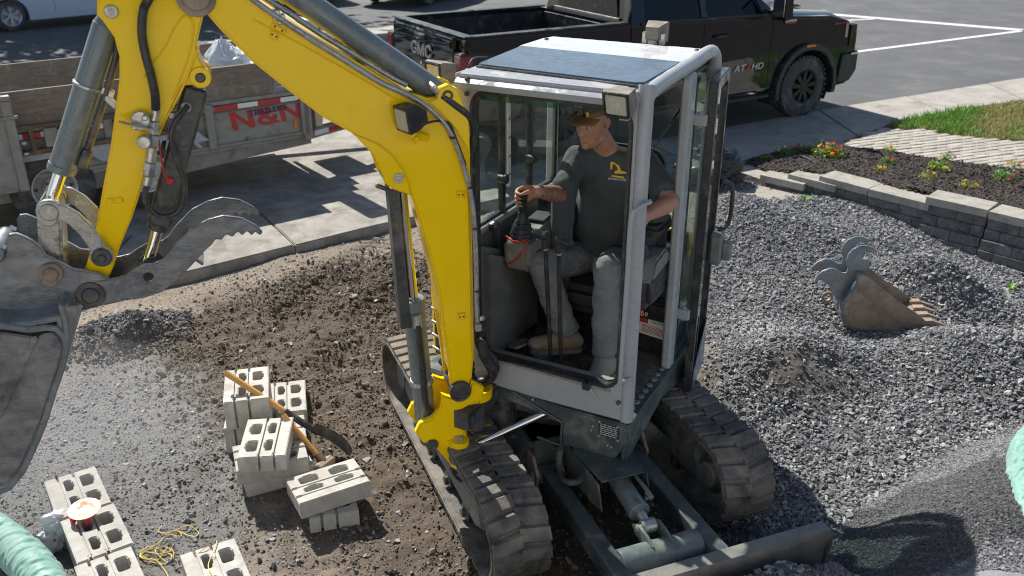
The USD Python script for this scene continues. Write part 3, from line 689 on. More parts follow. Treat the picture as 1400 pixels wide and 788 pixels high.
g = [(3.0121, 10.5117), (3.2967, 10.7607), (3.5832, 10.9543), (3.7893, 10.9216), (3.825, 10.6661), (4.6333, 10.9216), (4.4252, 10.391), (4.174, 9.9872), (4.9184, 10.1568), (5.2136, 10.6039), (4.6119, 9.7419), (4.9093, 9.4308), (5.5121, 9.8225), (5.8439, 10.2728)]
plant(g[0], .085, ['petal_pink'], 'leftmost low flower with a single magenta bloom, at the tip of the bed', 110, nf=2)
plant(g[1], .10, ['petal_white', 'petal_pink'], 'low plant with white and magenta blooms second from the tip of the bed', 150, nf=6, wide=1.2)
plant(g[2], .10, ['petal_pink', 'petal_white'], 'trailing green plant with magenta and white blooms behind the black hose end', 150, nf=6, wide=1.4)
plant(g[3], .13, ['petal_red', 'petal_orange'], 'taller green plant with one red bloom on top behind the large flower clump', 190, nf=4)
plant(g[4], .165, ['petal_red', 'petal_yellow', 'petal_orange', 'petal_pink'], 'largest flower clump with red, orange and yellow blooms', 300, nf=24)
plant(g[5], .085, ['petal_yellow'], 'small pale green plant without open blooms at the paver edge', 110, 'leaf_pale', 2)
plant(g[6], .09, ['petal_red'], 'small green plant topped by one red bloom in the mulch', 120, 'leaf_green', 2)
plant(g[7], .075, ['petal_yellow'], 'small yellow-leaved plant nearest the wall cap step', 90, 'leaf_pale', 4)
plant(g[8], .125, ['petal_yellow', 'petal_yellow', 'petal_white'], 'round green plant with a cluster of yellow blooms', 220, 'leaf_green', 10)
plant(g[9], .085, ['petal_pink'], 'small plant with two magenta blooms just behind the yellow-flowered one', 110, 'leaf_green', 3)
plant(g[10], .10, ['petal_yellow', 'petal_red'], 'straggly yellow-green plant in front of the yellow-flowered one', 110, 'leaf_pale', 3)
plant(g[11], .095, ['petal_yellow'], 'straggly orange-tipped plant close to the highest wall caps', 100, 'leaf_pale', 4)
plant(g[12], .12, ['petal_white', 'petal_pink'], 'green plant with white blooms near the right edge', 200, 'leaf_green', 6)
plant(g[13], .10, ['petal_pink', 'petal_orange'], 'faded yellowish plant with one magenta bloom at the right edge', 110, 'leaf_pale', 4)
def weed(px, size, label, n=9):
    x, y = px; z = float(height(np.array([[x, y]]))[0])
    t = thing('weed', label, 'weed', Fr((x, y, z), 0))
    r = np.random.default_rng(int(abs(x) * 100))
    for k in range(n):
        a = r.uniform(0, 6.28); L = size * r.uniform(.6, 1.1); d = np.array([math.cos(a), math.sin(a), 0]); s_ = np.array([-d[1], d[0], 0])
        V = []; 
        for t_ in (0, .35, .7, 1):
            w = size * .13 * (1 - t_) ** .6 * (.6 + t_); p = np.array([x, y, z]) + d * L * t_ * .8 + np.array([0, 0, L * (1.1 * t_ - .8 * t_ * t_)])
            V += [p - s_ * w, p + s_ * w]
        obj('leaf', trimesh.Trimesh(np.array(V), [(i, i + 1, i + 3) for i in (0, 2, 4)] + [(i, i + 3, i + 2) for i in (0, 2, 4)], process=False), 'grass_green', t, smooth=True)
w = [(3.0967, 9.1701), (4.3463, 7.2674)]
weed(w[0], .13, 'grassy weed sprouting at the foot of the wall near its low end'); weed(w[1], .13, 'broad-leaved weed sprouting at the foot of the wall by the right edge', 6)
h_ = [np.array([*p, .10]) for p in [(3.3156, 10.4666), (3.4196, 10.528), (3.4876, 10.4058), (3.5189, 10.1979)]]
obj('drip_hose', tube(h_, .014, 8, 5), 'hose_black', label='short black drip hose end lying on the mulch', category='hose')

# ---- the street tree whose shade falls over the far road
tree = thing('street_tree', 'leafy street tree outside the view shading the far road', 'tree', Fr((-13, 27.5, 0), 0))
obj('trunk', tube([(-13, 27.5, -.1), (-13.1, 27.5, 2.5), (-12.9, 27.4, 5)], [.3, .22, .12], 10, 4), 'ramp_brown', tree)
r = np.random.default_rng(77); n = 11000
V, F = [], []
ctr = r.normal(size=(70, 3)) * [3.6, 3.0, 1.4] + [-13.4, 26.8, 6.6]
for k in range(n):
    p = ctr[k % 70] + r.normal(size=3) * .7; a, b = r.normal(size=3), r.normal(size=3); a /= np.linalg.norm(a); b -= a * (a @ b); b /= np.linalg.norm(b); i = len(V); l = .22
    V += [p - a * l, p + b * l * .5, p + a * l, p - b * l * .5]; F += [(i, i + 1, i + 2), (i, i + 2, i + 3)]
obj('crown', trimesh.Trimesh(np.array(V), F, process=False), 'leaf_green', tree, smooth=False)

# ---- unseen building added behind the camera to bounce sunlight onto the boom
hs = thing('house', 'white clapboard building added behind the viewpoint to bounce sunlight, outside the view', 'house', Fr((0, -3.2, 0), 0))
obj('wall', [box(-8, 7, -4.0, -3.2, -.2, 1.9, .01), box(-8, 7, -4.0, -3.2, 4.5, 6.4, .01)] + [box(a, b, -4.0, -3.2, 1.9, 4.5, .01) for a, b in ((-8, -5.6), (-4.2, -.9), (.9, 3.6), (5.0, 7))], 'siding', hs)
for k in range(28):
    z_ = -.1 + k * .23
    for a, b in ([(-8, 7)] if z_ + .2 < 1.85 or z_ > 4.55 else [(-8, -5.6), (-4.2, -.9), (.9, 3.6), (5.0, 7)]): obj('clapboard', box(a, b, -3.2, -3.185, z_, z_ + .22, .004), 'siding', hs, smooth=False)
for a, b in ((-5.6, -4.2), (-.9, .9), (3.6, 5.0)):
    w_ = obj('window', [box(a, a + .08, -3.3, -3.17, 1.9, 4.5), box(b - .08, b, -3.3, -3.17, 1.9, 4.5), box(a, b, -3.3, -3.17, 1.82, 1.9), box(a, b, -3.3, -3.17, 4.5, 4.58)], 'siding', hs)
    obj('pane', box(a + .08, b - .08, -3.4, -3.38, 1.9, 4.5), 'house_window', w_)
obj('roof', plate([(-3.0, 6.3), (-6.5, 8.8), (-10, 6.3), (-10, 6.2), (-2.8, 6.2)], 'x', -8.4, 7.4), 'asphalt', hs)

dm_ = trimesh.creation.icosphere(3, 1.0)
dm_.vertices = dm_.vertices * [1.0, .75, .30] * (1 + .5 * (meshkit.fbm(dm_.vertices * 1.7, 3, 3) - .5))[:, None] + [*[(-2.5766, 4.2764)][0], .42]
obj('dust_cloud', dm_, 'dust', smooth=True, label='thin pale dust drifting over the ground below the digger bucket', category='dust', kind='stuff')

# ------------------------------------------------------------------ the digger
FU = Fr((0.264, 4.545, -0.02), -0.48000)
FT = Fr((0.264, 4.545, -0.02), 0.37200)
FB = Fr((-0.1981, 4.1091, -0.02), 3.43830)
FR = Fr((-4.47, 8.38, 0), 0.64000)
FK = Fr((4.11, 12.86, 0), 0.53000)
dg = thing('mini_excavator', 'yellow mini excavator with grey cab, boom swung left and thumb grabber, in the middle', 'excavator', FU)
def part(name, fr, ms, m, parent=None, smooth=35, label=None):
    return obj(name, fr(cat(ms) if isinstance(ms, (list, tuple)) else ms), m, parent or dg, smooth, label)

# ---- undercarriage (frame T: front is -y)
def track(sx):
    x0, x1 = (.475, .775) if sx > 0 else (-.775, -.475)
    def stad(r): return Polygon(np.vstack([[(-.79 - r * math.sin(a), .262 + r * math.cos(a)) for a in np.linspace(0, math.pi, 17)], [(.87 + r * math.sin(a), .262 - r * math.cos(a)) for a in np.linspace(0, math.pi, 17)]]))
    R0 = .222
    tp = part('rubber_track', FT, plate(stad(R0).difference(stad(R0 - .032)), 'x', x0, x1, ch=.008), 'track_side' if 0 else 'track_rubber')
    per = LineString(np.array(stad(R0).exterior.coords)); n = 50
    for row in (0, 1):
        for i in range(n):
            d = ((i + .5 * row) / n) * per.length; p = per.interpolate(d); q = per.interpolate((d + .004) % per.length)
            t = np.array([q.x - p.x, q.y - p.y]); t /= np.linalg.norm(t); nn = np.array([-t[1], t[0]])
            c = np.array([.04, .262])
            if nn @ (np.array([p.x, p.y]) - np.array([np.clip(p.x, -.79, .87), .262])) < 0: nn = -nn
            xa, xb = (x0 + .004, x0 + .155) if row == 0 else (x0 + .145, x1 - .004)
            sh = .022 if (row == 0) == (sx > 0) else -.022
            b0, h = .043, .019
            V = []
            for x, o in ((xa, 0), (xb, sh)):
                for u, hh in ((-b0, -.004), (-b0 * .70, h), (b0 * .70, h), (b0, -.004)):
                    w = np.array([p.x, p.y]) + t * (u + o) + nn * hh; V.append((x, w[0], w[1]))
            part('lug', FT, hull(V), 'track_rubber', tp, smooth=20)
    # the running edge with its teeth seen from the side
    s = sx
    xe = .775 if s > 0 else -.775
    part('idler_wheel', FT, [ring((xe - s * .22, -.77, .262), (xe - s * .10, -.77, .262), .186, .11), cyl((xe - s * .25, -.77, .262), (xe - s * .085, -.77, .262), .07), ring((xe - s * .17, -.77, .262), (xe - s * .14, -.77, .262), .12, .03)], 'grey_steel', tp)
    tooth = []
    for k in range(13):
        a = k / 13 * 2 * math.pi; c, n_ = math.cos(a), math.sin(a)
        tooth.append(rot(plate([(-.03, .14), (.03, .14), (.016, .19), (-.016, .19)], 'x', xe - s * .17, xe - s * .11), (1, 0, 0), math.degrees(a)))
    part('sprocket', FT, [mv(m, 0, .86, .262) for m in tooth] + [ring((xe - s * .17, .86, .262), (xe - s * .11, .86, .262), .15, .05), cyl((xe - s * .26, .86, .262), (xe - s * .06, .86, .262), .09)], 'grey_steel', tp)
    for y in (-.42, -.12, .18, .48):
        part('roller', FT, [cyl((xe - s * .22, y, .115), (xe - s * .06, y, .115), .055), cyl((xe - s * .24, y, .115), (xe - s * .04, y, .115), .025)], 'dark_steel', tp)
    part('track_frame', FT, [plate([(-.70, .20), (-.62, .33), (.64, .35), (.74, .29), (.74, .21), (.60, .17), (-.60, .15)], 'x', xe - s * .06, xe - s * .24, ch=.012), box(min(xe - s * .055, xe - s * .075), max(xe - s * .055, xe - s * .075), -.52, .5, .19, .29)], 'grey_steel', tp)
    part('tie_loop', FT, tube([(xe - s * .05, -.40, .30), (xe - s * .02, -.40, .34), (xe - s * .02, -.33, .34), (xe - s * .05, -.33, .30)], .009, 8, 4), 'dark_steel', tp)
track(-1); track(1)
part('undercarriage_frame', FT, [box(-.34, .34, -.42, .46, .24, .44, .02), plate([(-.62, .16), (-.34, .44), (.34, .44), (.62, .16), (.56, .16), (.30, .30), (-.30, .30), (-.56, .16)], 'y', -.40, .42, ch=.008), plate([(-.35, .24), (.36, .24), (.34, .47), (-.33, .47)], 'y', -.445, -.425),
     cyl((0, .04, .42), (0, .04, .56), .30, n=40)], 'teal_steel')
for x in (-.275, .225):
    a = part('blade_arm', FT, [bar((x, -.46, .285), (x, -1.385, .275), .085, .10, ch=.006), cyl((x - .06, -.48, .285), (x + .06, -.48, .285), .052)], 'teal_steel')
    part('pivot_lug', FT, [plate([(-.52, .22), (-.40, .22), (-.40, .40), (-.47, .40), (-.54, .32)], 'x', x - .08, x - .062), plate([(-.52, .22), (-.40, .22), (-.40, .40), (-.47, .40), (-.54, .32)], 'x', x + .062, x + .08), cyl((x - .09, -.48, .285), (x + .09, -.48, .285), .026)], 'bucket_rust', a)
bl = part('dozer_blade', FT, plate([(-1.375, .335), (-1.445, .335), (-1.452, .30), (-1.425, .20), (-1.42, .10), (-1.445, .02), (-1.47, -.03), (-1.445, -.035), (-1.40, .03), (-1.375, .10), (-1.385, .20), (-1.395, .29), (-1.375, .30)], 'x', -.785, .785, ch=.004), 'blade_steel', label='dozer blade with a worn rusty top edge')
part('torsion_tube', FT, cyl((-.235, -1.235, .27), (.185, -1.235, .27), .072, n=36), 'grey_steel', bl)
for x in (-.075, .03):
    part('clevis_ear', FT, plate([(-1.10, .36), (-1.06, .33), (-1.10, .30), (-1.17, .30), (-1.24, .33), (-1.26, .345), (-1.20, .365), (-1.14, .37)], 'x', x - .008, x + .008), 'grey_steel', bl)
part('edge_plate', FT, plate([(-1.37, .31), (-1.45, .32), (-1.46, .25), (-1.43, .12), (-1.48, -.03), (-1.37, .02)], 'x', .785, .793), 'blade_steel', bl)
bc = part('blade_cylinder', FT, [cyl((-.025, -.60, .43), (-.025, -1.02, .365), .052, n=30), cyl((-.025, -1.00, .368), (-.025, -1.035, .363), .056)], 'cylinder_grey')
part('cylinder_rod', FT, [cyl((-.025, -1.03, .363), (-.025, -1.10, .352), .026), cyl((-.06, -1.115, .345), (.012, -1.115, .345), .036), cyl((-.09, -1.115, .345), (.045, -1.115, .345), .016)], 'zinc', bc)
part('oil_line', FT, [tube([(.045, -.74, .44), (.05, -.88, .43), (.055, -.97, .405), (.03, -.985, .39)], .011, 8, 4), cyl((.055, -.955, .41), (.055, -1.0, .40), .016)], 'cylinder_grey', bc)
gd = part('cylinder_guard', FT, [plate([(-.155, -.50), (.085, -.50), (.085, -.83), (.07, -.90), (-.165, -.90), (-.185, -.62)], 'z', .478, .486), plate([(-.50, .36), (-.50, .48), (-.90, .48), (-.93, .36), (-.86, .40)], 'x', .08, .088), plate([(-.50, .30), (-.50, .48), (-.90, .48), (-.95, .35), (-.86, .33)], 'x', -.188, -.18)], 'teal_steel')
for x in (-.02, .03): part('guard_bolt', FT, cyl((x, -.66, .485), (x, -.66, .496), .014, n=8), 'zinc', gd)
part('drain_hose', FT, tube([(-.18, -.47, .46), (-.24, -.56, .40), (-.26, -.66, .36), (-.20, -.72, .38), (-.12, -.66, .42), (-.08, -.58, .44)], .016, 10, 8), 'rubber')

# ---- slewing platform (frame U: front is -y, +x is the door side)
part('slew_ring', FU, cyl((0, 0, .44), (0, 0, .60), .33, n=44), 'dark_steel')
FSK = -.50
skirt = part('front_skirt', FU, [plate([(-0.2651, 0.7253), (-0.0373, 0.7116), (0.2521, 0.6967), (0.6007, 0.6915), (0.6208, 0.6077), (0.5419, 0.4735), (0.4661, 0.4758), (0.2534, 0.4758), (0.2542, 0.6098), (-0.033, 0.6463), (-0.0807, 0.6462), (-0.2485, 0.6534)], 'y', FSK, FSK + .03, ch=.006)], 'teal_steel')
part('pocket_frame', FU, [tube([(*q[:1], -.505, q[1]) for q in [(-0.0287, 0.714), (0.2541, 0.6142), (0.2493, 0.4745), (0.1141, 0.4825)]], .009, 6, 0), box(-.06, .25, -.47, -.15, .40, .42), box(.245, .262, -.49, -.10, .42, .66), box(-.30, .26, -.10, -.08, .40, .68)], 'teal_steel', skirt)
part('side_skirt', FU, [plate([(-.49, .665), (.62, .665), (.62, .50), (.40, .485), (.05, .56), (-.30, .50), (-.50, .46)], 'x', .575, .605, ch=.008), box(.50, .612, -.49, .60, .655, .69, .006)], 'teal_steel', skirt)
pl_ = part('type_plate', FU, plate([(0.4529, 0.6748), (0.5624, 0.6732), (0.5642, 0.6007), (0.454, 0.6016)], 'y', -.505, -.501), 'dark_print', skirt)
def lines_on(quad, n, fr, y, m, parent, name, x0=.08, x1=.92, w=.28):
    """Rows of short dashes standing for print too small to read, as raised print on a plate; quad = tl, tr, br, bl in (x, z)."""
    r = np.random.default_rng(len(name)); tl, tr, br, bl_ = [np.array(q) for q in quad]; ms = []
    for i in range(n):
        v = (i + .6) / (n + .3); x = x0
        while x < x1:
            xe = min(x + r.uniform(.08, .3), x1); g = lambda u, vv: tl * (1 - u) * (1 - vv) + tr * u * (1 - vv) + br * u * vv + bl_ * (1 - u) * vv
            ms.append(plate([g(x, v - w / n / 2), g(xe, v - w / n / 2), g(xe, v + w / n / 2), g(x, v + w / n / 2)], 'y', y - .001, y, ch=0)); x = xe + .04
    part(name, fr, ms, m, parent, smooth=False)
lines_on([(0.4537, 0.6762), (0.5631, 0.6746), (0.5649, 0.6021), (0.4548, 0.603)], 6, FU, -.506, 'white_print', skirt, 'plate_print')
for q in [(0.4574, 0.6787), (0.5553, 0.6757), (0.457, 0.5963), (0.5593, 0.5974), (0.0861, 0.702), (0.4233, 0.6427), (0.4164, 0.6145), (0.5066, 0.5505), (0.5265, 0.5479)]:
    part('bolt', FU, cyl((q[0], -.512, q[1]), (q[0], -.498, q[1]), .007, n=8), 'zinc', skirt)
part('mount_casting', FU, [plate([(-0.319, 0.6909), (-0.0443, 0.7072), (-0.0485, 0.4937), (-0.1608, 0.3664), (-0.3276, 0.315)], 'y', -.48, -.20, ch=.01), plate([(-.78, .60), (-.30, .64), (-.30, .74), (-.78, .70)], 'x', -.30, -.12, ch=.02), plate([(-.74, .36), (-.30, .36), (-.30, .46), (-.70, .44)], 'x', -.29, -.13, ch=.02)], 'dark_steel')
part('platform', FU, [box(-.64, .58, -.45, .95, .56, .68, .02), plate(Polygon([(.58, .4), (.55, .72), (.40, .98), (0, 1.10), (-.40, 1.0), (-.62, .75), (-.62, .3)]), 'z', .55, .70)], 'teal_steel')
# machine body right of and behind the cab
hood = part('engine_hood', FU, [mv(plate(rrect(-.63, -.36, -.36, .80, .06), 'z', .70, 1.17, ch=.03), 0, 0, 0), plate(Polygon([(.58, .67), (.54, .80), (.38, 1.02), (0, 1.12), (-.38, 1.04), (-.60, .80), (-.36, .67)]), 'z', .70, 1.20, ch=.04)], 'yellow_paint')
part('grille', FU, box(-.585, -.40, -.372, -.355, .74, 1.10), 'dark_steel', hood)
for z in (.78, .86, .94, 1.02):
    part('grille_bar', FU, tube([(-.60, -.37, z), (-.50, -.395, z - .005), (-.38, -.38, z - .02)], .008, 8, 4), 'galvanised', hood)
part('counterweight', FU, plate(Polygon([(.60, .66), (.56, .84), (.40, 1.06), (0, 1.17), (-.40, 1.08), (-.63, .82), (-.63, .66), (-.3, .72), (.3, .72)]), 'z', .50, .72, ch=.03), 'dark_steel')

# ---- cab
ZT = 2.335
fw_hole = Polygon(rrect(-.262, .538, .868, 2.262, .085))
cf = part('cab_front_frame', FU, [plate(Polygon([(-.335, .70), (.565, .70), (.565, 2.30), (.55, 2.33), (-.325, 2.33), (-.335, 2.31)]).difference(fw_hole), 'y', -.485, -.425, ch=.006)], 'cab_paint')
part('corner_post', FU, [tube([(.578, -.452, .695), (.578, -.452, 1.4), (.578, -.448, 2.28), (.572, -.42, 2.315)], .036, 14, 3)], 'cab_paint', cf)
part('gasket', FU, plate(fw_hole.buffer(.004).difference(fw_hole.buffer(-.015)), 'y', -.492, -.43, ch=.004), 'hose_black', cf)
part('sill_strip', FU, [box(-.24, .50, -.43, -.36, .845, .862), tube([(-.24, -.488, .872), (.50, -.488, .858)], .007, 6, 0)], 'galvanised', cf)
for q in [(0.5473, 0.8077), (-0.2723, 2.3104), (-0.2777, 2.2424)]: part('bolt', FU, cyl((q[0], -.505, q[1]), (q[0], -.484, q[1]), .011, n=8), 'dark_steel', cf)
part('side_plate', FU, [box(-.348, -.332, -.48, -.38, 1.9, 2.33)], 'cab_paint', cf)
for z in (2.28, 2.20, 2.12): part('bolt', FU, cyl((-.352, -.46, z), (-.36, -.46, z), .01, n=8), 'dark_steel', cf)
ws = part('windscreen', FU, plate(rrect(-.26, .52, -.40, .30, .03), 'z', 2.236, 2.242, ch=0), 'side_glass', cf, smooth=False)
part('pane_edge', FU, plate(sbox(-.25, 2.205, .51, 2.252), 'y', -.425, -.420, ch=0), 'screen_edge', ws, smooth=False)
part('grab_handle', FU, tube([(q[0], y, q[1]) for q, y in zip([(0.6372, 1.8538), (0.5981, 1.834), (0.5836, 1.7909), (0.5821, 1.5102), (0.5763, 1.0168), (0.5755, 0.9607), (0.5983, 0.9508)], (-.47, -.54, -.565, -.565, -.565, -.55, -.47))], .0115, 10, 5), 'cab_paint')
wp = part('wiper_motor', FU, [box(.362, .402, -.525, -.487, .845, .885, .006)], 'black_plastic')
part('wiper_arm', FU, bar((.40, -.51, .855), (.435, -.50, .80), .008, .006), 'zinc', wp)
part('catch', FU, box(-.165, -.125, -.52, -.485, .865, .895), 'black_plastic')
# roof
rp = Polygon([(-.345, -.43), (.555, -.43), (.575, -.40), (.565, .50), (.54, .62), (-.36, .62), (-.385, .50)])
roof = part('roof', FU, plate(rp, 'z', 2.275, ZT, smooth=.0, ch=.022), 'cab_paint')
part('roof_rear_panel', FU, plate([(-.375, .225), (.530, .175), (.525, .50), (.505, .585), (-.345, .585), (-.37, .50)], 'z', ZT - .003, ZT + .012, ch=.006), 'roof_white', roof)
part('sunroof', FU, plate(clean(Polygon([(-.315, -.335), (.545, -.40), (.535, .165), (-.355, .215)]), .05), 'z', ZT, ZT + .016, ch=.006), 'sunroof_panel', roof)
part('sunroof_seal', FU, tube([(-.31, -.34, ZT + .004), (.10, -.372, ZT + .004), (.50, -.408, ZT + .004), (.545, -.37, ZT + .004), (.545, 0, ZT + .004)], .006, 6, 3), 'rubber', roof)
part('front_visor', FU, plate([(-.43, 2.285), (-.505, 2.265), (-.515, 2.295), (-.47, 2.325), (-.40, 2.338)], 'x', -.335, .49, ch=.004), 'cab_paint', roof)
part('roof_rail', FU, tube([(.575, -.445, 2.29), (.585, -.40, 2.322), (.582, -.2, 2.333), (.578, .2, 2.342), (.575, .48, 2.350), (.577, .575, 2.325), (.58, .605, 2.25), (.58, .61, 2.0)], .034, 14, 6), 'cab_paint', roof)
for x, y in ((-.33, .47), (.50, .52)): part('roof_bolt', FU, cyl((x, y, ZT + .01), (x, y, ZT + .02), .013, n=10), 'dark_steel', roof)
# posts, side walls, windows
part('door_post', FU, [box(.548, .60, .145, .235, .665, 2.30, .012)], 'cab_paint')
part('door_post_trim', FU, [box(.575, .60, .24, .262, .665, 2.28, .004)], 'black_plastic')
for z in (.96, 2.03): part('hinge', FU, [cyl((.625, .255, z - .01), (.625, .255, z + .07), .016), box(.59, .66, .232, .262, z, z + .06)], 'cab_paint')
part('rear_post', FU, [box(.545, .60, .575, .64, .67, 2.30, .012), box(-.375, -.32, .575, .64, .70, 2.30, .012)], 'cab_paint')
part('rear_wall', FU, [box(-.36, .575, .60, .63, .69, 1.32, .006), box(-.36, .575, .60, .63, 2.22, 2.29, .006)], 'black_plastic')
part('rear_window', FU, plate([(-.32, 1.32), (.545, 1.32), (.545, 2.22), (-.32, 2.22)], 'y', .612, .617, ch=0), 'side_glass', smooth=False)
part('rear_side_window', FU, plate([(.26, .72), (.58, .72), (.58, 2.27), (.26, 2.27)], 'x', .583, .588, ch=0), 'side_glass', smooth=False)
part('right_wall', FU, [plate([(-.44, .70), (.60, .70), (.60, 1.50), (-.44, 1.505)], 'x', -.355, -.325, ch=.006)], 'interior_grey')
part('window_sill', FU, box(-.35, -.285, -.43, .60, 1.49, 1.522, .008), 'console_tan')
for y0, y1 in ((-.425, -.395), (-.078, -.04), (.25, .285), (.585, .605)):
    part('window_bar', FU, box(-.342, -.312, y0, y1, 1.51, 2.29, .004), 'black_plastic')
part('window_bar', FU, box(-.342, -.312, -.42, .60, 1.515, 1.535, .004), 'black_plastic')
sg = part('side_window', FU, plate([(-.42, 1.53), (.59, 1.53), (.59, 2.27), (-.42, 2.27)], 'x', -.330, -.325, ch=0), 'side_glass', smooth=False)
lb = part('warning_label', FU, plate([(.0, 1.64), (.03, 1.64), (.03, 2.24), (.0, 2.24)], 'x', -.322, -.320, ch=0), 'white_label', sg, smooth=False)
for z in (1.70, 1.80, 1.90, 2.0, 2.1, 2.2): part('label_stripe', FU, plate([(.0, z), (.03, z + .008), (.03, z + .018), (.0, z + .01)], 'x', -.3195, -.3185, ch=0), 'red_print', lb, smooth=False)
part('window_latch', FU, [cyl((-.325, -.105, 1.72), (-.285, -.105, 1.72), .022, n=12), cyl((-.285, -.105, 1.72), (-.27, -.105, 1.72), .028, n=12)], 'black_plastic')
part('window_latch', FU, [cyl((-.325, .235, 1.74), (-.285, .235, 1.74), .022, n=12), cyl((-.285, .235, 1.74), (-.27, .235, 1.74), .028, n=12)], 'black_plastic')
part('gas_strut', FU, [bar((.52, .56, 2.20), (.52, .10, 2.06), .014, .014), bar((.52, .10, 2.06), (.52, -.18, 1.975), .009, .009)], 'black_plastic')
part('headliner', FU, box(-.33, .555, -.41, .60, 2.258, 2.274, .003), 'interior_grey')
part('curled_cable', FU, tube([(-.14 + .012 * math.sin(k * 1.3) + k * .0028, .12 + .015 * math.cos(k * 1.3), 2.215 - .045 * math.sin(k / 26 * math.pi)) for k in range(27)], .006, 6, 3), 'black_plastic')
# interior
part('floor', FU, box(-.34, .57, -.43, .60, .675, .695, .003), 'teal_steel')
part('floor_mat', FU, plate(rrect(-.30, .545, -.40, .26, .03), 'z', .695, .703), 'floor_mat')
for k in range(9): part('door_tread', FU, cyl((.565, -.40 + k * .065, .688), (.565, -.40 + k * .065, .700), .018, n=8), 'galvanised')
part('seat_box', FU, [plate(rrect(-.32, .54, .24, .60, .03), 'z', .695, 1.02, ch=.015)], 'black_plastic')
seat = part('seat', FU, [plate(rrect(-.12, .38, -.02, .46, .07), 'z', 1.03, 1.15, ch=.04)], 'seat_black')
part('backrest', FU, rot(plate(rrect(-.11, .37, 1.14, 1.80, .1), 'y', .44, .54, ch=.035), (1, 0, 0), -6, (0, .5, 1.14)), 'seat_black', seat)
part('seat_stem', FU, box(-.05, .31, .02, .42, .97, 1.04, .02), 'black_plastic', seat)
# right console and joystick
part('lower_trim', FU, [plate([(-.42, .76), (.22, .74), (.22, 1.10), (-.10, 1.32), (-.42, 1.46)], 'x', -.325, -.225, ch=.05)], 'interior_grey', smooth=60)
con = part('right_console', FU, [plate([(-.245, 1.30), (-.20, 1.26), (.15, 1.33), (.42, 1.36), (.42, 1.46), (.10, 1.475), (-.20, 1.455), (-.25, 1.42)], 'x', -.225, -.075, ch=.025)], 'console_tan', smooth=60)
part('console_screen', FU, rot(box(-.20, -.10, .0, .14, 1.475, 1.49, .004), (0, 0, 1), 4), 'dark_print', con)
part('red_cord', FU, tube([(-.21, -.235, 1.46), (-.15, -.262, 1.45), (-.10, -.23, 1.455), (-.085, -.1, 1.46)] , .005, 6, 5), 'red_plastic', con)
part('red_cord', FU, tube([(-.085, -.235, 1.445), (-.105, -.258, 1.39), (-.15, -.258, 1.335), (-.19, -.25, 1.31)], .005, 6, 5), 'red_plastic', con)
jb = (-.145, -.185)
joy = part('joystick', FU, [lathe([(0, .062), (.012, .064), (.03, .052), (.038, .056), (.055, .045), (.063, .049), (.08, .036), (.088, .040), (.105, .026), (.14, .022)], (jb[0], jb[1], 1.455), (jb[0] + .012, jb[1] - .015, 1.60)), tube([(jb[0] + .008, jb[1] - .01, 1.57), (jb[0] + .016, jb[1] - .02, 1.64), (jb[0] + .024, jb[1] - .03, 1.67)], [.019, .023, .021], 12, 4), cyl((jb[0] + .022, jb[1] - .028, 1.67), (jb[0] + .026, jb[1] - .034, 1.705), .023)], 'black_plastic')
part('blade_lever', FU, [tube([(-.255, -.13, 1.25), (-.262, -.20, 1.36), (-.262, -.24, 1.45)], .012, 8, 4), lathe([(0, .012), (.02, .016), (.06, .018), (.08, .033), (.095, .036), (.11, .026), (.115, .01)], (-.262, -.235, 1.43), (-.264, -.27, 1.56))], 'black_plastic')
part('storage_box', FU, [box(-.24, .0, .18, .42, 1.40, 1.56, .02), box(-.21, -.03, .21, .39, 1.555, 1.565)], 'black_plastic')
part('drink_bottle', FU, [cyl((.02, .33, 1.38), (.02, .33, 1.55), .034)], 'water_blue')
lc = part('left_console', FU, [plate([(-.10, 1.14), (.36, 1.12), (.36, 1.34), (.08, 1.40), (-.04, 1.385), (-.10, 1.30)], 'x', .415, .545, ch=.025)], 'black_plastic', smooth=60)
part('console_lid', FU, [plate([(-.105, 1.29), (.30, 1.33), (.10, 1.408), (-.05, 1.393)], 'x', .41, .55, ch=.012)], 'console_tan', lc, smooth=60)
part('joystick', FU, [lathe([(0, .055), (.02, .052), (.03, .05), (.05, .042), (.06, .044), (.09, .025), (.13, .02)], (.45, -.02, 1.39), (.445, -.05, 1.52)), tube([(.445, -.045, 1.50), (.435, -.07, 1.58), (.425, -.085, 1.64)], [.019, .022, .02], 12, 4)], 'black_plastic')
part('armrest', FU, [rot(plate(rrect(.40, .53, .02, .32, .05), 'z', 1.47, 1.53, ch=.025), (1, 0, 0), -4, (0, .2, 1.5)), box(.44, .50, .16, .26, 1.34, 1.48, .01)], 'seat_black', smooth=60)
for k, (a, b) in enumerate((((.085, -.28, .74), (.058, -.33, 1.535)), ((.142, -.28, .74), (.135, -.335, 1.525)))):
    tl = part('travel_lever', FU, [cyl(a, b, .0115, n=12)], 'black_plastic')
    part('handle_grip', FU, [bar((b[0] - (.075 if k == 0 else .02), b[1] + .004, b[2] + .012), (b[0] + (.02 if k == 0 else .082), b[1] - .004, b[2] + .004), .042, .042, ch=.014), cyl((b[0], b[1], b[2] - .06), (b[0], b[1], b[2] + .01), .016)], 'black_plastic', tl)
    part('collar', FU, ring(tuple(np.array(a) + (np.array(b) - a) * .91), tuple(np.array(a) + (np.array(b) - a) * .93), .014, .009), 'bright_steel', tl)
part('pedal_bracket', FU, [tube([(.01, -.25, .80), (.0, -.30, .84), (.10, -.335, .835), (.21, -.33, .83), (.22, -.26, .79)], .011, 8, 4), box(.02, .18, -.28, -.14, .70, .76, .01), box(-.02, .06, -.30, -.26, .74, .83, .006)], 'dark_steel')
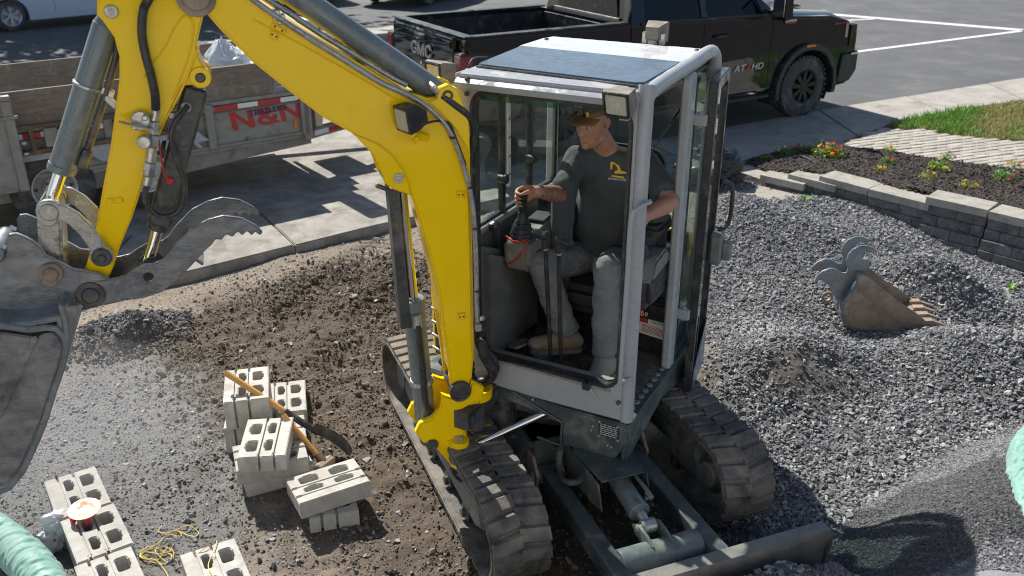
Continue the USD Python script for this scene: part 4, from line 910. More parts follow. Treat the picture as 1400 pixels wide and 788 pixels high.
part('foot_pedal', FU, [rot(plate(clean(Polygon([(-.31, -.20), (-.14, -.25), (-.10, -.18), (-.13, -.12), (-.29, -.10)]), .02), 'z', .80, .815), (0, 1, 0), -12, (-.2, -.18, .8))], 'bright_steel')
st = part('capacity_label', FU, plate([(0.3799, 0.9235), (0.5381, 0.9145), (0.5413, 0.8109), (0.3814, 0.8278)], 'y', .232, .236, ch=0), 'white_label', smooth=False)
q = [(0.3813, 0.9256), (0.433, 0.9215), (0.4347, 0.8947), (0.3829, 0.8987)]
part('label_header', FU, plate(q, 'y', .229, .231, ch=0), 'red_print', st, smooth=False)
lines_on([(0.4461, 0.9177), (0.5353, 0.9134), (0.5367, 0.8935), (0.4472, 0.8998)], 2, FU, .2305, 'dark_print', st, 'label_title')
for k in range(7):
    x = 876 + k * 4.0
    pass
lines_on([(0.3877, 0.8907), (0.5336, 0.8791), (0.5374, 0.8255), (0.391, 0.8365)], 6, FU, .2305, 'red_print', st, 'label_rows', w=.35)
fx = part('hazard_tag', FU, plate([(0.3583, 0.9813), (0.4077, 0.9788), (0.4105, 0.9344), (0.3609, 0.9367)], 'y', .224, .227, ch=0), 'red_print', smooth=False)
def text_on(s, h, p, fr, m, parent, name='lettering', yaw=0, bold=True, squash=1.0, depth=.002, roll=0, shear=0):
    """Lettering standing upright at p of the frame, facing -y of the frame turned by yaw."""
    t = meshkit.text_mesh(s, h, depth, bold); V = t.vertices.copy()
    V = np.c_[V[:, 0] * squash + V[:, 1] * shear, -V[:, 2], V[:, 1]]
    t = trimesh.Trimesh(V, t.faces, process=False)
    if roll: t = rot(t, (0, 1, 0), roll)
    if yaw: t = rot(t, (0, 0, 1), yaw)
    return obj(name, fr(mv(t, *p)), m, parent, smooth=False)
q = [(0.3638, 0.9432)][0]
text_on('159', .026, (q[0], .2235, q[1] + .002), FU, 'white_print', fx, 'lettering', roll=8)
part('fire_plug', FU, cyl((.425, .20, 1.02), (.44, .19, 1.06), .013), 'red_plastic')

# ---- door, swung open and folded back along the cab side
dfr = Fr(FU.w(.672, .27, 0), FU.yaw + math.radians(97))
door = part('door', dfr, plate(sbox(0, .47, .42, 2.25).buffer(-.03).buffer(.03).difference(rrect(.045, .375, .52, 2.19, .05)), 'y', -.022, .022, ch=.005), 'black_plastic')
part('door_glass', dfr, plate(sbox(.04, .515, .38, 2.195), 'y', -.004, .002, ch=0), 'side_glass', door, smooth=False)
part('door_handle', dfr, tube([(.30, -.05, 1.66), (.31, -.10, 1.645), (.31, -.11, 1.58), (.31, -.11, 1.46), (.30, -.09, 1.40), (.29, -.05, 1.385)], .012, 10, 5), 'black_plastic', door)
part('latch_box', dfr, [box(.26, .36, -.085, -.02, 1.18, 1.36, .012), box(.30, .35, -.135, -.08, 1.20, 1.31, .01)], 'lamp_shell' if False else 'grey_steel', door)
part('lower_panel', dfr, plate([(.03, .50), (.39, .50), (.39, .80), (.03, .62)], 'y', -.03, -.024), 'sunroof_panel', door)

# ---- work lamps
def lamp(fr, p, yaw, tilt, s, label):
    f2 = Fr(fr.w(*p), fr.yaw + math.radians(yaw))
    def t(m): return rot(m, (1, 0, 0), tilt)
    body = t(hull([(x * s * .5, y, z * s * .46) for x, y, z in [(-1, -.035, -1), (1, -.035, -1), (1, -.035, 1), (-1, -.035, 1), (-.96, -.05, -.96), (.96, -.05, -.96), (.96, -.05, .96), (-.96, -.05, .96), (-.62, .055, -.6), (.62, .055, -.6), (.62, .055, .6), (-.62, .055, .6)]]))
    l = part('work_lamp', f2, body, 'lamp_shell', label=label)
    part('lens', f2, t(mv(plate(rrect(-s * .40, s * .40, -s * .36, s * .36, .01), 'y', -.054, -.047), 0, 0, 0)), 'lamp_lens', l)
    part('bezel', f2, t(plate(rrect(-s * .49, s * .49, -s * .45, s * .45, .012).difference(rrect(-s * .40, s * .40, -s * .36, s * .36, .01)), 'y', -.060, -.046)), 'black_plastic', l)
    part('bracket', f2, [box(-.022, .022, .02, .05, -s * .75, -s * .3, .004)], 'cab_paint', l)
lamp(FU, (.507, -.545, 2.305), -6, 14, .125, 'square work lamp at the front roof corner over the door side')
lamp(FU, (-.465, -.40, 2.31), -22, 4, .125, 'square work lamp beside the boom at the other roof corner')
lamp(FU, (.225, .66, 2.40), 178, 0, .115, 'square work lamp behind the roof, seen from its back')
for bb_ in (box(-.43, -.345, -.42, -.37, 2.16, 2.27, .006), box(.16, .19, .63, .66, 2.34, 2.40), box(.255, .285, .63, .66, 2.34, 2.40)): part('lamp_bracket', FU, bb_, 'zinc')
part('lamp_wire', FU, tube([(-.345, -.39, 2.27), (-.36, -.30, 2.36), (-.33, -.2, 2.36)], .004, 6, 5), 'hose_black')

# ---- swing bracket, boom, arm, bucket, thumb (frame B: +x runs out along the boom, +y is the side facing the camera)
HB = .10
sw = part('swing_bracket', FB, [plate([(0.1949, 0.8001), (0.2049, 0.7252), (0.2481, 0.6728), (0.3128, 0.6503), (0.3373, 0.6028), (0.3023, 0.5389), (0.2279, 0.4931), (0.1765, 0.4106), (0.1394, 0.3435), (0.0675, 0.3884), (0.065, 0.5147), (0.087, 0.5724), (0.0881, 0.6953), (0.0416, 0.7215), (-0.0163, 0.7285), (-0.025, 0.8044), (0.0391, 0.8536), (0.0597, 0.7721), (0.1506, 0.7753)], 'y', .075, .118, ch=.008), plate([(0.1949, 0.8001), (0.2049, 0.7252), (0.2481, 0.6728), (0.3128, 0.6503), (0.3373, 0.6028), (0.3023, 0.5389), (0.2279, 0.4931), (0.1765, 0.4106), (0.087, 0.5724), (0.0881, 0.6953), (0.0597, 0.7721), (0.1506, 0.7753)], 'y', -.118, -.075, ch=.008),
    plate([(0.1679, 0.5745), (0.0607, 0.6218), (0.0608, 0.4405), (0.1513, 0.3426), (0.2339, 0.4742)], 'y', -.08, .08, ch=.01)], 'yellow_paint')
kp = [(-0.0086, 0.7422), (-0.0062, 0.6007), (-0.004, 0.4739), (0.0853, 0.4176), (0.088, 0.3063), (0.2556, 0.5192)]
for z0, z1, n_ in ((kp[0][1] - .05, kp[0][1] + .005, 'king_pin_boss'), (kp[2][1] - .04, kp[2][1] + .02, 'king_pin_boss')):
    part(n_, FB, [cyl((kp[0][0], 0, z0), (kp[0][0], 0, z1), .088, n=32), box(kp[0][0], kp[0][0] + .10, -.08, .10, z0, z1, .01)], 'yellow_paint', sw)
part('king_pin', FB, cyl((kp[0][0], 0, kp[2][1] - .06), (kp[0][0], 0, kp[0][1] + .014), .045), 'bright_steel', sw)
sp = [(0.1155, 0.5073)][0]
part('swing_ear', FB, cyl((sp[0], .13, sp[1] - .13), (sp[0], .13, sp[1] - .10), .05), 'yellow_paint', sw)
part('swing_ear', FB, [cyl((sp[0], .13, sp[1] - .02), (sp[0], .13, sp[1] + .025), .052), box(sp[0] - .03, sp[0] + .07, .03, .13, sp[1] - .02, sp[1] + .02, .008)], 'yellow_paint', sw)
part('ear_bolt', FB, cyl((sp[0], .13, sp[1] + .02), (sp[0], .13, sp[1] + .042), .026, n=6), 'zinc', sw)
part('dirty_boot', FB, lathe([(0, .05), (.02, .058), (.05, .05), (.08, .058), (.10, .05)], (sp[0], .13, sp[1] - .11), (sp[0], .13, sp[1] - .01)), 'rubber', sw)
e0 = FB.w(sp[0], .13, sp[1] - .055); e1 = np.array([(0.2732, 4.0516, 0.6), (0.4667, 4.1818, 0.6)][0])
e1 = FU.w(.21, -.42, .655)
sc_ = obj('swing_cylinder_rod', cyl(e0 + (e1 - e0) * .06, e1, .021), 'chrome', dg)
obj('swing_cylinder', cyl(e1 + (e1 - e0) * .02, e1 + (e1 - e0) * .35, .042), 'cylinder_grey', dg)
obj('rod_eye', cyl(e0 - [0, 0, .035], e0 + [0, 0, .035], .045), 'rubber', sc_)
for y in (.118, -.118):
    part('pin_cap', FB, cyl((kp[5][0], y, kp[5][1]), (kp[5][0], y + math.copysign(.012, y), kp[5][1]), .032), 'dark_steel', sw)
# boom
bo = Polygon([(1.1304, 2.8873), (1.1012, 2.6713), (1.0713, 2.6701), (1.0319, 2.6127), (0.9211, 2.4784), (0.7888, 2.3517), (0.664, 2.2356), (0.5464, 2.1572), (0.4872, 2.1009), (0.4526, 2.0423), (0.4245, 1.9733), (0.4143, 1.9252), (0.3865, 1.8954), (0.3382, 1.8702), (0.2992, 1.8491), (0.2321, 1.5857), (0.1877, 1.3554), (0.1726, 1.1581), (0.1556, 0.9938), (0.1418, 0.8247), (0.1245, 0.7663), (0.0712, 0.7655), (0.0354, 0.8404), (0.0216, 0.9723), (0.0225, 1.3333), (0.0227, 1.7076), (0.0194, 2.0564), (0.0272, 2.1736), (0.052, 2.2569), (0.0704, 2.3158), (0.1123, 2.3375), (0.1518, 2.3241), (0.1662, 2.2837), (0.2051, 2.283), (0.2841, 2.3135), (0.3306, 2.3384), (0.5237, 2.4719), (0.6933, 2.5834), (0.8148, 2.6685), (0.9316, 2.7532), (1.0428, 2.8456)])
slot = Polygon([(0.338, 1.1629), (0.2057, 1.2496), (0.1713, 1.1975), (0.1538, 1.0547), (0.1432, 0.909), (0.0542, 0.852), (-0.0195, 0.6668), (0.2154, 0.5344), (0.358, 0.7355)])
def man_plate(poly, y0, y1):
    m = plate(poly, 'y', y0, y1, ch=.012); m.merge_vertices()
    return m3.Manifold(m3.Mesh(np.asarray(m.vertices, np.float32), np.asarray(m.faces, np.uint32)))
def cutb(m, poly, y0, y1):
    c = plate(poly, 'y', y0, y1, ch=0); c.merge_vertices()
    a = m3.Manifold(m3.Mesh(np.asarray(m.vertices, np.float32), np.asarray(m.faces, np.uint32)))
    b = m3.Manifold(m3.Mesh(np.asarray(c.vertices, np.float32), np.asarray(c.faces, np.uint32)))
    r = a - b
    return tm(r) if r.num_tri() > 20 else m
bm = plate(clean(bo), 'y', -HB, HB, ch=.01); bm.merge_vertices()
bm = cutb(bm, slot, -.062, .062)
ears = Polygon([(0.1849, 2.3921), (0.0229, 2.3828), (0.0727, 2.2259), (0.2057, 2.2671)])
bm = cutb(bm, ears, -.058, .058)
boom = part('boom', FB, bm, 'yellow_paint')
part('cylinder_lug', FB, [plate([(0.5354, 2.152), (0.4536, 2.0479), (0.4292, 1.9728), (0.4159, 1.9211), (0.3783, 1.8903), (0.3363, 1.8726), (0.3007, 1.8519), (0.3077, 1.9143), (0.3311, 1.9774), (0.3761, 2.0513), (0.4372, 2.1055), (0.4864, 2.1321)], 'y', y0, y1, ch=.005) for y0, y1 in ((.095, .113), (-.113, -.095))], 'yellow_paint', boom)
part('stiffener_plate', FB, [plate([(0.1562, 2.3222), (0.1135, 2.3386), (0.0716, 2.3169), (0.0501, 2.2514), (0.0253, 2.1648), (0.0217, 2.0071), (0.0444, 2.0597), (0.0893, 2.1432), (0.1595, 2.2265), (0.2068, 2.2683), (0.1673, 2.2816)], 'y', .095, .108, ch=.004)], 'yellow_paint', boom)
part('edge_weld', FB, [tube([(q[0], .101, q[1]) for q in [(0.0954, 2.1294), (0.058, 2.0091), (0.0409, 1.8522), (0.0384, 1.637), (0.0373, 1.3357), (0.0399, 1.017)]], .005, 6, 4), tube([(q[0], .101, q[1]) for q in [(0.9021, 2.6467), (0.6989, 2.5226), (0.5281, 2.412), (0.3337, 2.2822), (0.2236, 2.2301)]], .004, 6, 4)], 'yellow_paint', boom)
for q in [(0.3514, 1.9363), (0.1136, 2.2931), (0.0725, 2.2324), (0.2768, 2.0507)]:
    pass
c_ = [(0.3536, 1.9405)][0]; part('pin', FB, [cyl((c_[0], -.13, c_[1]), (c_[0], .114, c_[1]), .013), ring((c_[0], .112, c_[1]), (c_[0], .119, c_[1]), .024, .013)], 'zinc', boom)
c_ = [(0.1188, 2.2919)][0]; part('pin', FB, [cyl((c_[0], -.13, c_[1]), (c_[0], .104, c_[1]), .017), ring((c_[0], .106, c_[1]), (c_[0], .114, c_[1]), .024, .014)], 'dark_steel', boom)
c_ = [(0.1008, 0.8048)][0]; part('foot_pin', FB, [cyl((c_[0], -.125, c_[1]), (c_[0], .125, c_[1]), .042), ring((c_[0], .1, c_[1]), (c_[0], .13, c_[1]), .055, .04)], 'rubber', boom)
for quad in ([(0.8358, 2.6041), (0.8062, 2.5856), (0.8149, 2.5572), (0.842, 2.5729)], [(0.0889, 1.853), (0.0546, 1.8497), (0.0553, 1.8181), (0.0897, 1.8215)], [(0.0976, 1.2342), (0.0647, 1.2335), (0.0655, 1.198), (0.0985, 1.1988)], [(0.8271, 2.6322), (0.7735, 2.5956), (0.7864, 2.5818), (0.8346, 2.6155)]):
    b_ = part('hose_clamp_pad', FB, plate(quad, 'y', .098, .112, ch=.003), 'yellow_paint', boom)
    cc = np.mean(quad, 0); dd = (np.array(quad[1]) - quad[0]) * .25
    for s in (-1, 1): part('bolt_hole', FB, cyl((cc[0] + s * dd[0], .111, cc[1] + s * dd[1]), (cc[0] + s * dd[0], .1135, cc[1] + s * dd[1]), .0045, n=8), 'dark_print', b_)
# boom lamp
lq = [(0.2989, 2.2258)][0]
lf = Fr(FB.w(lq[0], .175, lq[1]), FB.yaw + math.radians(90 + 22))
lm = part('boom_lamp', lf, rot(hull([(x * .055, y, z * .055) for x, y, z in [(-1, -.045, -1), (1, -.045, -1), (1, -.045, 1), (-1, -.045, 1), (-.85, .02, .98), (.85, .02, .98), (-.6, .065, -.6), (.6, .065, -.6), (.7, .06, .35), (-.7, .06, .35), (-.95, 0, -.95), (.95, 0, -.95)]]), (1, 0, 0), 8), 'black_plastic')
part('lens', lf, rot(plate(rrect(-.043, .043, -.046, .046, .01), 'y', -.050, -.044), (1, 0, 0), 8), 'lamp_lens', lm)
part('lamp_arm', FB, [bar((lq[0] - .0, .175, lq[1] - .075), (lq[0] - .085, .10, lq[1] - .115), .034, .034, ch=.008), cyl((lq[0] - .02, .13, lq[1] - .12), (lq[0] - .02, .20, lq[1] - .085), .009)], 'yellow_paint', lm)
part('lamp_cable', FB, tube([(q[0], y, q[1]) for q, y in zip([(0.2337, 2.1878), (0.188, 2.1909), (0.1358, 2.1806), (0.11, 2.1591), (0.0821, 2.0808), (0.0474, 1.9766)], (.16, .135, .115, .115, .12, .12))], .005, 6, 5), 'hose_black', lm)
# boom cylinder with its rod guard
a, b = np.array([(0.2558, 0.5147), (0.328, 1.8971)])
d = (b - a) / np.linalg.norm(b - a); L = np.linalg.norm(b - a)
def BP3(p, y=0): return (p[0], y, p[1])
bcy = part('boom_cylinder', FB, [cyl(BP3(a), BP3(a + d * L * .54), .053, n=32), cyl(BP3(a + d * L * .52), BP3(a + d * L * .565), .058, n=32), cyl((a[0], -.06, a[1]), (a[0], .06, a[1]), .05)], 'cylinder_grey')
part('cylinder_rod', FB, [cyl(BP3(a + d * L * .55), BP3(b), .026), cyl((b[0], -.055, b[1]), (b[0], .055, b[1]), .045)], 'chrome', bcy)
n2 = np.array([d[1], -d[0]]); n2 = n2 if n2[0] > 0 else -n2
g0, g1 = a + d * L * .47 + n2 * .075, b - d * .02 + n2 * .06
part('rod_guard', FB, [bar(BP3(g0), BP3(g1), .10, .012, up=BP3(n2)), bar(BP3(g0 - n2 * .02, .05), BP3(g1 - n2 * .02, .05), .006, .05, up=BP3(n2)), bar(BP3(g1 + n2 * .01, .05), BP3(g1 + n2 * .06 + d * .03, .06), .02, .02)], 'dark_steel', bcy)
h0, h1 = a + d * L * .12, a + d * L * .50
part('cylinder_hose', FB, tube([BP3(h1 - d * .02, .075), BP3(h1 - d * .10, .078), BP3((h0 + h1) / 2, .076), BP3(h0 + d * .05, .07), BP3(h0 - d * .05 - n2 * .06, .06)], .017, 10, 5), 'hose_black', bcy)
part('hose_fitting', FB, [cyl(BP3(h1 - d * .04, .07), BP3(h1 + d * .03, .066), .021, n=8)], 'zinc', bcy)
part('hose_clamp', FB, [ring(BP3(a + d * L * .22), BP3(a + d * L * .24), .060, .052), box(-.02, .02, 0, .01, -.01, .01)] [:1], 'zinc', bcy)
# arm cylinder above the boom
a, b = np.array([(0.1174, 2.269), (0.7431, 2.7364)]); d = (b - a) / np.linalg.norm(b - a)
acy = part('arm_cylinder', FB, [cyl(BP3(a + d * .06), BP3(a + d * .80), .054, n=36), lathe([(0, .03), (.03, .05), (.07, .054)], BP3(a), BP3(a + d * .07)), cyl((a[0], -.055, a[1]), (a[0], .055, a[1]), .045), cyl(BP3(a + d * .77), BP3(a + d * .815), .059, n=36)], 'cylinder_grey')
part('cylinder_rod', FB, cyl(BP3(a + d * .80), BP3(a + d * 1.25), .027), 'chrome', acy)
part('hose_fitting', FB, [cyl(BP3(np.array([(0.1868, 2.3361)][0]), .05), BP3(np.array([(0.1724, 2.3202)][0]), .09), .017, n=8), cyl(BP3(np.array([(0.1786, 2.3269)][0]), .09), BP3(np.array([(0.1345, 2.2827)][0]), .095), .014, n=8)], 'zinc', acy)
part('arm_hose', FB, tube([BP3(q, y) for q, y in zip([(0.1431, 2.2918), (0.0983, 2.2567), (0.0464, 2.2143), (0.0105, 2.1724), (-0.0056, 2.1281), (-0.0046, 2.0713), (0.0105, 1.9877), (0.019, 1.9022)], (.095, .10, .10, .09, .08, .06, .04, .03))], .017, 10, 5), 'hose_black', acy)
part('far_hose', FB, tube([BP3(q, -.05) for q in [(0.5655, 2.5495), (0.507, 2.5009), (0.4666, 2.4492), (0.4349, 2.4004), (0.3826, 2.3625), (0.304, 2.3128)]], .014, 8, 5), 'hose_black', acy)
part('boom_pipe', FB, tube([BP3(q, .114) for q in [(0.9194, 2.7434), (0.8034, 2.6501), (0.6684, 2.5495), (0.5559, 2.4701), (0.4098, 2.3678), (0.3029, 2.3113), (0.2252, 2.2588), (0.1561, 2.1928), (0.1056, 2.1136), (0.068, 2.0102), (0.0366, 1.8907), (0.0211, 1.8016), (0.0122, 1.7114), (0.0054, 1.4898), (0.0056, 1.2592), (0.0032, 1.1797)]], .0125, 10, 5), 'bright_steel', boom)
part('top_pipe', FB, tube([BP3(q, .06) for q in [(0.8888, 2.7476), (0.7636, 2.6642), (0.6316, 2.5659), (0.5169, 2.4889), (0.3682, 2.3858), (0.288, 2.3371)]], .012, 10, 5), 'bright_steel', boom)
for q in [(0.1034, 2.1073), (0.0274, 1.8685), (0.0067, 1.6661), (0.0014, 1.3455)]: part('pipe_clip', FB, cyl(BP3(np.array(q) - [0, .006], .114), BP3(np.array(q) + [0, .006], .114), .0165), 'dark_print', boom)
for q in [(-0.0026, 1.1433), (0.7912, 2.6407), (0.8094, 2.6585)]: part('pipe_bracket', FB, box(q[0] - .016, q[0] + .016, .06, .115, q[1] - .02, q[1] + .02, .004), 'zinc', boom)
part('foot_hose', FB, [tube([BP3(q, y) for q, y in zip([(-0.0255, 1.0594), (-0.0357, 0.9742), (-0.0658, 0.9058), (-0.0885, 0.8376), (-0.0643, 0.7852), (-0.0092, 0.7771), (0.0287, 0.8355)], (.08, .08, .07, .05, .02, .0, -.02))], .026, 12, 5), tube([BP3(q, y) for q, y in zip([(-0.0347, 1.1609), (-0.0514, 0.9928), (-0.097, 0.9094), (-0.1199, 0.8325), (-0.0797, 0.752)], (.05, .03, .02, .0, -.03))], .02, 10, 5)], 'hose_black', boom)
part('coil_spring', FB, tube([(kp[0][0] + .06 + .05 * math.cos(k * .9), .0 + .05 * math.sin(k * .9), .70 + k * .0042) for k in range(50)], .009, 8, 2), 'dark_steel', boom)
# arm (dipper)
ao = Polygon([(1.45, 2.7901), (1.4708, 2.6846), (1.4486, 2.6486), (1.4236, 2.5956), (1.4171, 2.5231), (1.432, 2.4334), (1.5077, 2.1746), (1.5685, 1.9959), (1.6395, 1.7798), (1.695, 1.6578), (1.6751, 1.6419), (1.6161, 1.6006), (1.584, 1.6539), (1.539, 1.7518), (1.4785, 1.8595), (1.414, 1.9968), (1.3643, 2.117), (1.2875, 2.2539), (1.2367, 2.3338), (1.1999, 2.3962), (1.1663, 2.397), (1.1333, 2.3921), (1.1058, 2.408), (1.0964, 2.4367), (1.1065, 2.4664), (1.1213, 2.5018), (1.1254, 2.5534), (1.1034, 2.6144), (1.0824, 2.6693), (1.0633, 2.71), (1.0292, 2.8041), (1.0742, 2.9116), (1.2533, 2.941), (1.3891, 2.8923)])
am = plate(clean(ao), 'y', -.085, .085, ch=.008)
arm = part('arm', FB, am, 'yellow_paint')
part('arm_side_ridge', FB, [tube([BP3(q, .087) for q in [(1.3418, 2.4418), (1.2566, 2.5368), (1.1939, 2.6319), (1.1564, 2.6663), (1.1317, 2.6487), (1.1327, 2.6013), (1.1608, 2.5177), (1.2114, 2.4138), (1.2458, 2.3485)]], .004, 6, 5), tube([BP3(q, .087) for q in [(1.1173, 2.5525), (1.1557, 2.4744), (1.2152, 2.3672), (1.3006, 2.2421), (1.3631, 2.1253)]], .005, 6, 4)], 'yellow_paint', arm)
c_ = [(1.4178, 2.693)][0]; part('pin', FB, [ring((c_[0], .084, c_[1]), (c_[0], .095, c_[1]), .026, .012), cyl((c_[0], -.1, c_[1]), (c_[0], .090, c_[1]), .018)], 'zinc', arm)
c_ = [(1.1286, 2.4269)][0]; part('thumb_lug', FB, [ring((c_[0], .055, c_[1]), (c_[0], .10, c_[1]), .042, .02), ring((c_[0], -.10, c_[1]), (c_[0], -.055, c_[1]), .042, .02)], 'yellow_paint', arm); part('pin', FB, cyl((c_[0], -.11, c_[1]), (c_[0], .105, c_[1]), .019), 'dark_steel', arm)
c_ = [(1.1031, 2.7371)][0]; part('boom_pin', FB, [cyl((c_[0], -.13, c_[1]), (c_[0], .13, c_[1]), .05), ring((c_[0], .085, c_[1]), (c_[0], .11, c_[1]), .075, .045)], 'bucket_rust', arm)
q0 = [(1.529, 1.9464)][0]; part('grease_pad', FB, [box(q0[0] - .03, q0[0] + .03, .084, .094, q0[1] - .012, q0[1] + .012, .005), cyl((q0[0] + .01, .092, q0[1]), (q0[0] + .01, .098, q0[1]), .007, n=8)], 'yellow_paint', arm)
q0, q1 = [(1.4978, 2.355), (1.4622, 2.3232)]; part('arm_spigot', FB, cyl(BP3(q0, .02), BP3(q1, .05), .014), 'tape_white', arm)
# couplings and hoses on the arm
q = [(1.4462, 2.2845), (1.4097, 2.2582), (1.3492, 2.2418), (1.3181, 2.2275)]
part('coupling_bracket', FB, [bar(BP3(q[0], .16), BP3(q[3], .10), .05, .007), bar(BP3(q[1], .12), BP3(q[2], .10), .03, .03)], 'zinc', arm)
part('corrugated_hose', FB, tube([BP3(q, .115) for q in [(1.2198, 2.812), (1.2762, 2.734), (1.3007, 2.6946), (1.3186, 2.6137), (1.3183, 2.5306), (1.31, 2.4453), (1.3074, 2.3731), (1.3134, 2.315)]], [.0165 + .002 * (k % 2) for k in range(140)], 10, 20), 'hose_black', arm)
zz = [(1.3138, 2.3139), (1.3264, 2.2675), (1.3372, 2.2145), (1.35, 2.1671), (1.3657, 2.1012), (1.3825, 2.0469), (1.3947, 2.0043)]
part('hose_coupling', FB, [cyl(BP3(zz[i], .11), BP3(zz[i + 1], .11), r_, n=n_) for i, (r_, n_) in enumerate(((.015, 12), (.022, 6), (.027, 6), (.021, 16), (.025, 6), (.018, 16)))], 'zinc', arm)
q = [(1.3758, 2.2788)][0]
part('coupling_disc', FB, [cyl((q[0], .10, q[1]), (q[0], .125, q[1]), .036), cyl((q[0] - .02, .12, q[1] + .012), (q[0] - .02, .15, q[1] + .012), .012), cyl((q[0] + .0, .11, q[1] - .085), (q[0], .15, q[1] - .085), .026)], 'zinc', arm)
part('loop_hose', FB, tube([BP3(q, y) for q, y in zip([(1.3958, 2.0045), (1.4077, 1.9645), (1.4037, 1.9162), (1.375, 1.8777), (1.3302, 1.8665), (1.2829, 1.8909), (1.257, 1.9498), (1.2473, 2.0191), (1.2608, 2.0864), (1.2709, 2.1554), (1.2677, 2.2162), (1.2473, 2.2599), (1.2208, 2.2881), (1.1911, 2.3188)], (.11, .12, .12, .12, .12, .12, .12, .12, .12, .12, .12, .12, .12, .1))], .0125, 10, 5), 'hose_black', arm)
part('red_cable', FB, tube([BP3(q, .10) for q in [(1.3215, 2.2107), (1.3227, 2.147), (1.3234, 2.0854), (1.319, 2.0382), (1.3058, 2.0118)]], .004, 6, 5), 'red_print', arm)
# thumb cylinder
a, b = np.array([(1.1406, 2.4044), (1.4341, 1.6713)]); d = (b - a) / np.linalg.norm(b - a); L = np.linalg.norm(b - a)
tcy = part('thumb_cylinder', FB, [bar(BP3(a + d * .03), BP3(a + d * L * .83), .095, .10, up=(0, 1, 0), ch=.012), cyl((a[0], -.05, a[1]), (a[0], .05, a[1]), .036), cyl(BP3(a + d * L * .6), BP3(a + d * L * .86), .046)], 'dark_steel')
part('cylinder_rod', FB, [cyl(BP3(a + d * L * .84), BP3(b + d * .06), .024)], 'chrome', tcy)
q = [(1.2022, 2.3039), (1.228, 2.2817), (1.2483, 2.2589)]
part('hose_fitting', FB, [cyl(BP3(q[0], .055), BP3(q[2], .08), .014, n=8), cyl(BP3(q[0], .04), BP3(q[0], .065), .022)], 'zinc', tcy)
part('end_cap', FB, cyl(BP3([(1.3088, 1.9998)][0], .04), BP3([(1.3088, 1.9998)][0], .062), .017), 'red_plastic', tcy)
# thumb: two toothed plates joined by cross pieces
to = [(1.6954, 1.5197), (1.7359, 1.5321), (1.7371, 1.5729), (1.7112, 1.6064), (1.6668, 1.6173), (1.6094, 1.62), (1.5718, 1.6219), (1.5363, 1.6274), (1.5009, 1.6498), (1.4631, 1.6686), (1.4226, 1.667), (1.3857, 1.6792), (1.3626, 1.6966), (1.3204, 1.745), (1.2467, 1.8094), (1.1745, 1.841), (1.1139, 1.851), (1.041, 1.8334), (0.9848, 1.794), (0.9609, 1.7611), (0.9718, 1.7454), (0.9912, 1.7645), (1.0082, 1.7495), (1.024, 1.7715), (1.0473, 1.7539), (1.063, 1.7758), (1.0871, 1.7517), (1.1122, 1.7679), (1.1333, 1.7435), (1.1566, 1.7495), (1.1778, 1.7251), (1.2044, 1.7046), (1.2698, 1.6413), (1.3447, 1.5755), (1.4106, 1.5325), (1.4872, 1.5152), (1.5747, 1.5168), (1.6489, 1.5064)]
th = part('thumb', FB, [plate(clean(Polygon(to), .006), 'y', y, y + .020, holes=[(*[(1.449, 1.6095)][0], .021)], ch=.004) for y in (.115, -.135)], 'worn_steel', label='hydraulic thumb of two toothed steel plates')
for p, u in (([(1.2585, 1.6678)][0], (1, 0, -1)), ([(1.6301, 1.5119)][0], (0, 0, 1))): part('cross_plate', FB, bar(BP3(p, -.12), BP3(p, .12), .10, .012, up=u), 'worn_steel', th)
part('rod_clevis', FB, [plate([(1.5233, 1.564), (1.4882, 1.6354), (1.4451, 1.6643), (1.413, 1.6604), (1.3935, 1.6306), (1.4129, 1.5811), (1.4765, 1.5195)], 'y', y, y + .014, ch=.003) for y in (.03, -.044)], 'dark_steel', th)
c_ = [(1.6844, 1.5601)][0]; part('thumb_pin', FB, [cyl((c_[0], -.15, c_[1]), (c_[0], .15, c_[1]), .034), ring((c_[0], .133, c_[1]), (c_[0], .145, c_[1]), .058, .036)], 'dark_steel', th)
# bucket linkage
lk = np.array([(1.7747, 1.9331), (1.7297, 1.9284), (1.6921, 1.8963), (1.6574, 1.845), (1.6298, 1.7808), (1.615, 1.7203)])
dl = LineString(lk).buffer(.031)
for y in (.10, -.125):
    hk = part('link_arm', FB, [plate(dl.union(Point(lk[0]).buffer(.050)).union(Point(lk[-1]).buffer(.046)), 'y', y, y + .026, ch=.005)], 'bright_steel')
    part('link_boss', FB, [cyl((lk[0][0], y - .003, lk[0][1]), (lk[0][0], y + .034, lk[0][1]), .036)], 'bright_steel', hk)
    part('link_bolt', FB, [cyl((lk[-1][0], y - .002, lk[-1][1]), (lk[-1][0], y + .04, lk[-1][1]), .040, n=18), cyl((lk[-1][0], y + .03, lk[-1][1]), (lk[-1][0], y + .05, lk[-1][1]), .018, n=6)], 'dark_steel', hk)
p0, p1 = np.array([(1.7853, 1.9135), (1.8247, 1.6484)])
blk = part('bucket_link', FB, [plate(LineString([p0, p1]).buffer(.046), 'y', -.075, .085, ch=.012), cyl((p0[0], -.13, p0[1]), (p0[0], .13, p0[1]), .040)], 'bright_steel')
part('link_pin', FB, cyl((p1[0], -.15, p1[1]), (p1[0], .155, p1[1]), .030), 'bucket_rust', blk)
a, b = np.array([(1.4284, 2.6794), (1.7884, 1.9257)]); d = (b - a) / np.linalg.norm(b - a); L = np.linalg.norm(b - a)
kcy = part('bucket_cylinder', FB, [cyl(BP3(a + d * .05), BP3(a + d * L * .80), .052, n=36), cyl(BP3(a + d * L * .78), BP3(a + d * L * .82), .056, n=36), lathe([(0, .035), (.06, .052)], BP3(a + d * .0), BP3(a + d * .06)), cyl((a[0], -.05, a[1]), (a[0], .05, a[1]), .04)], 'cylinder_grey')
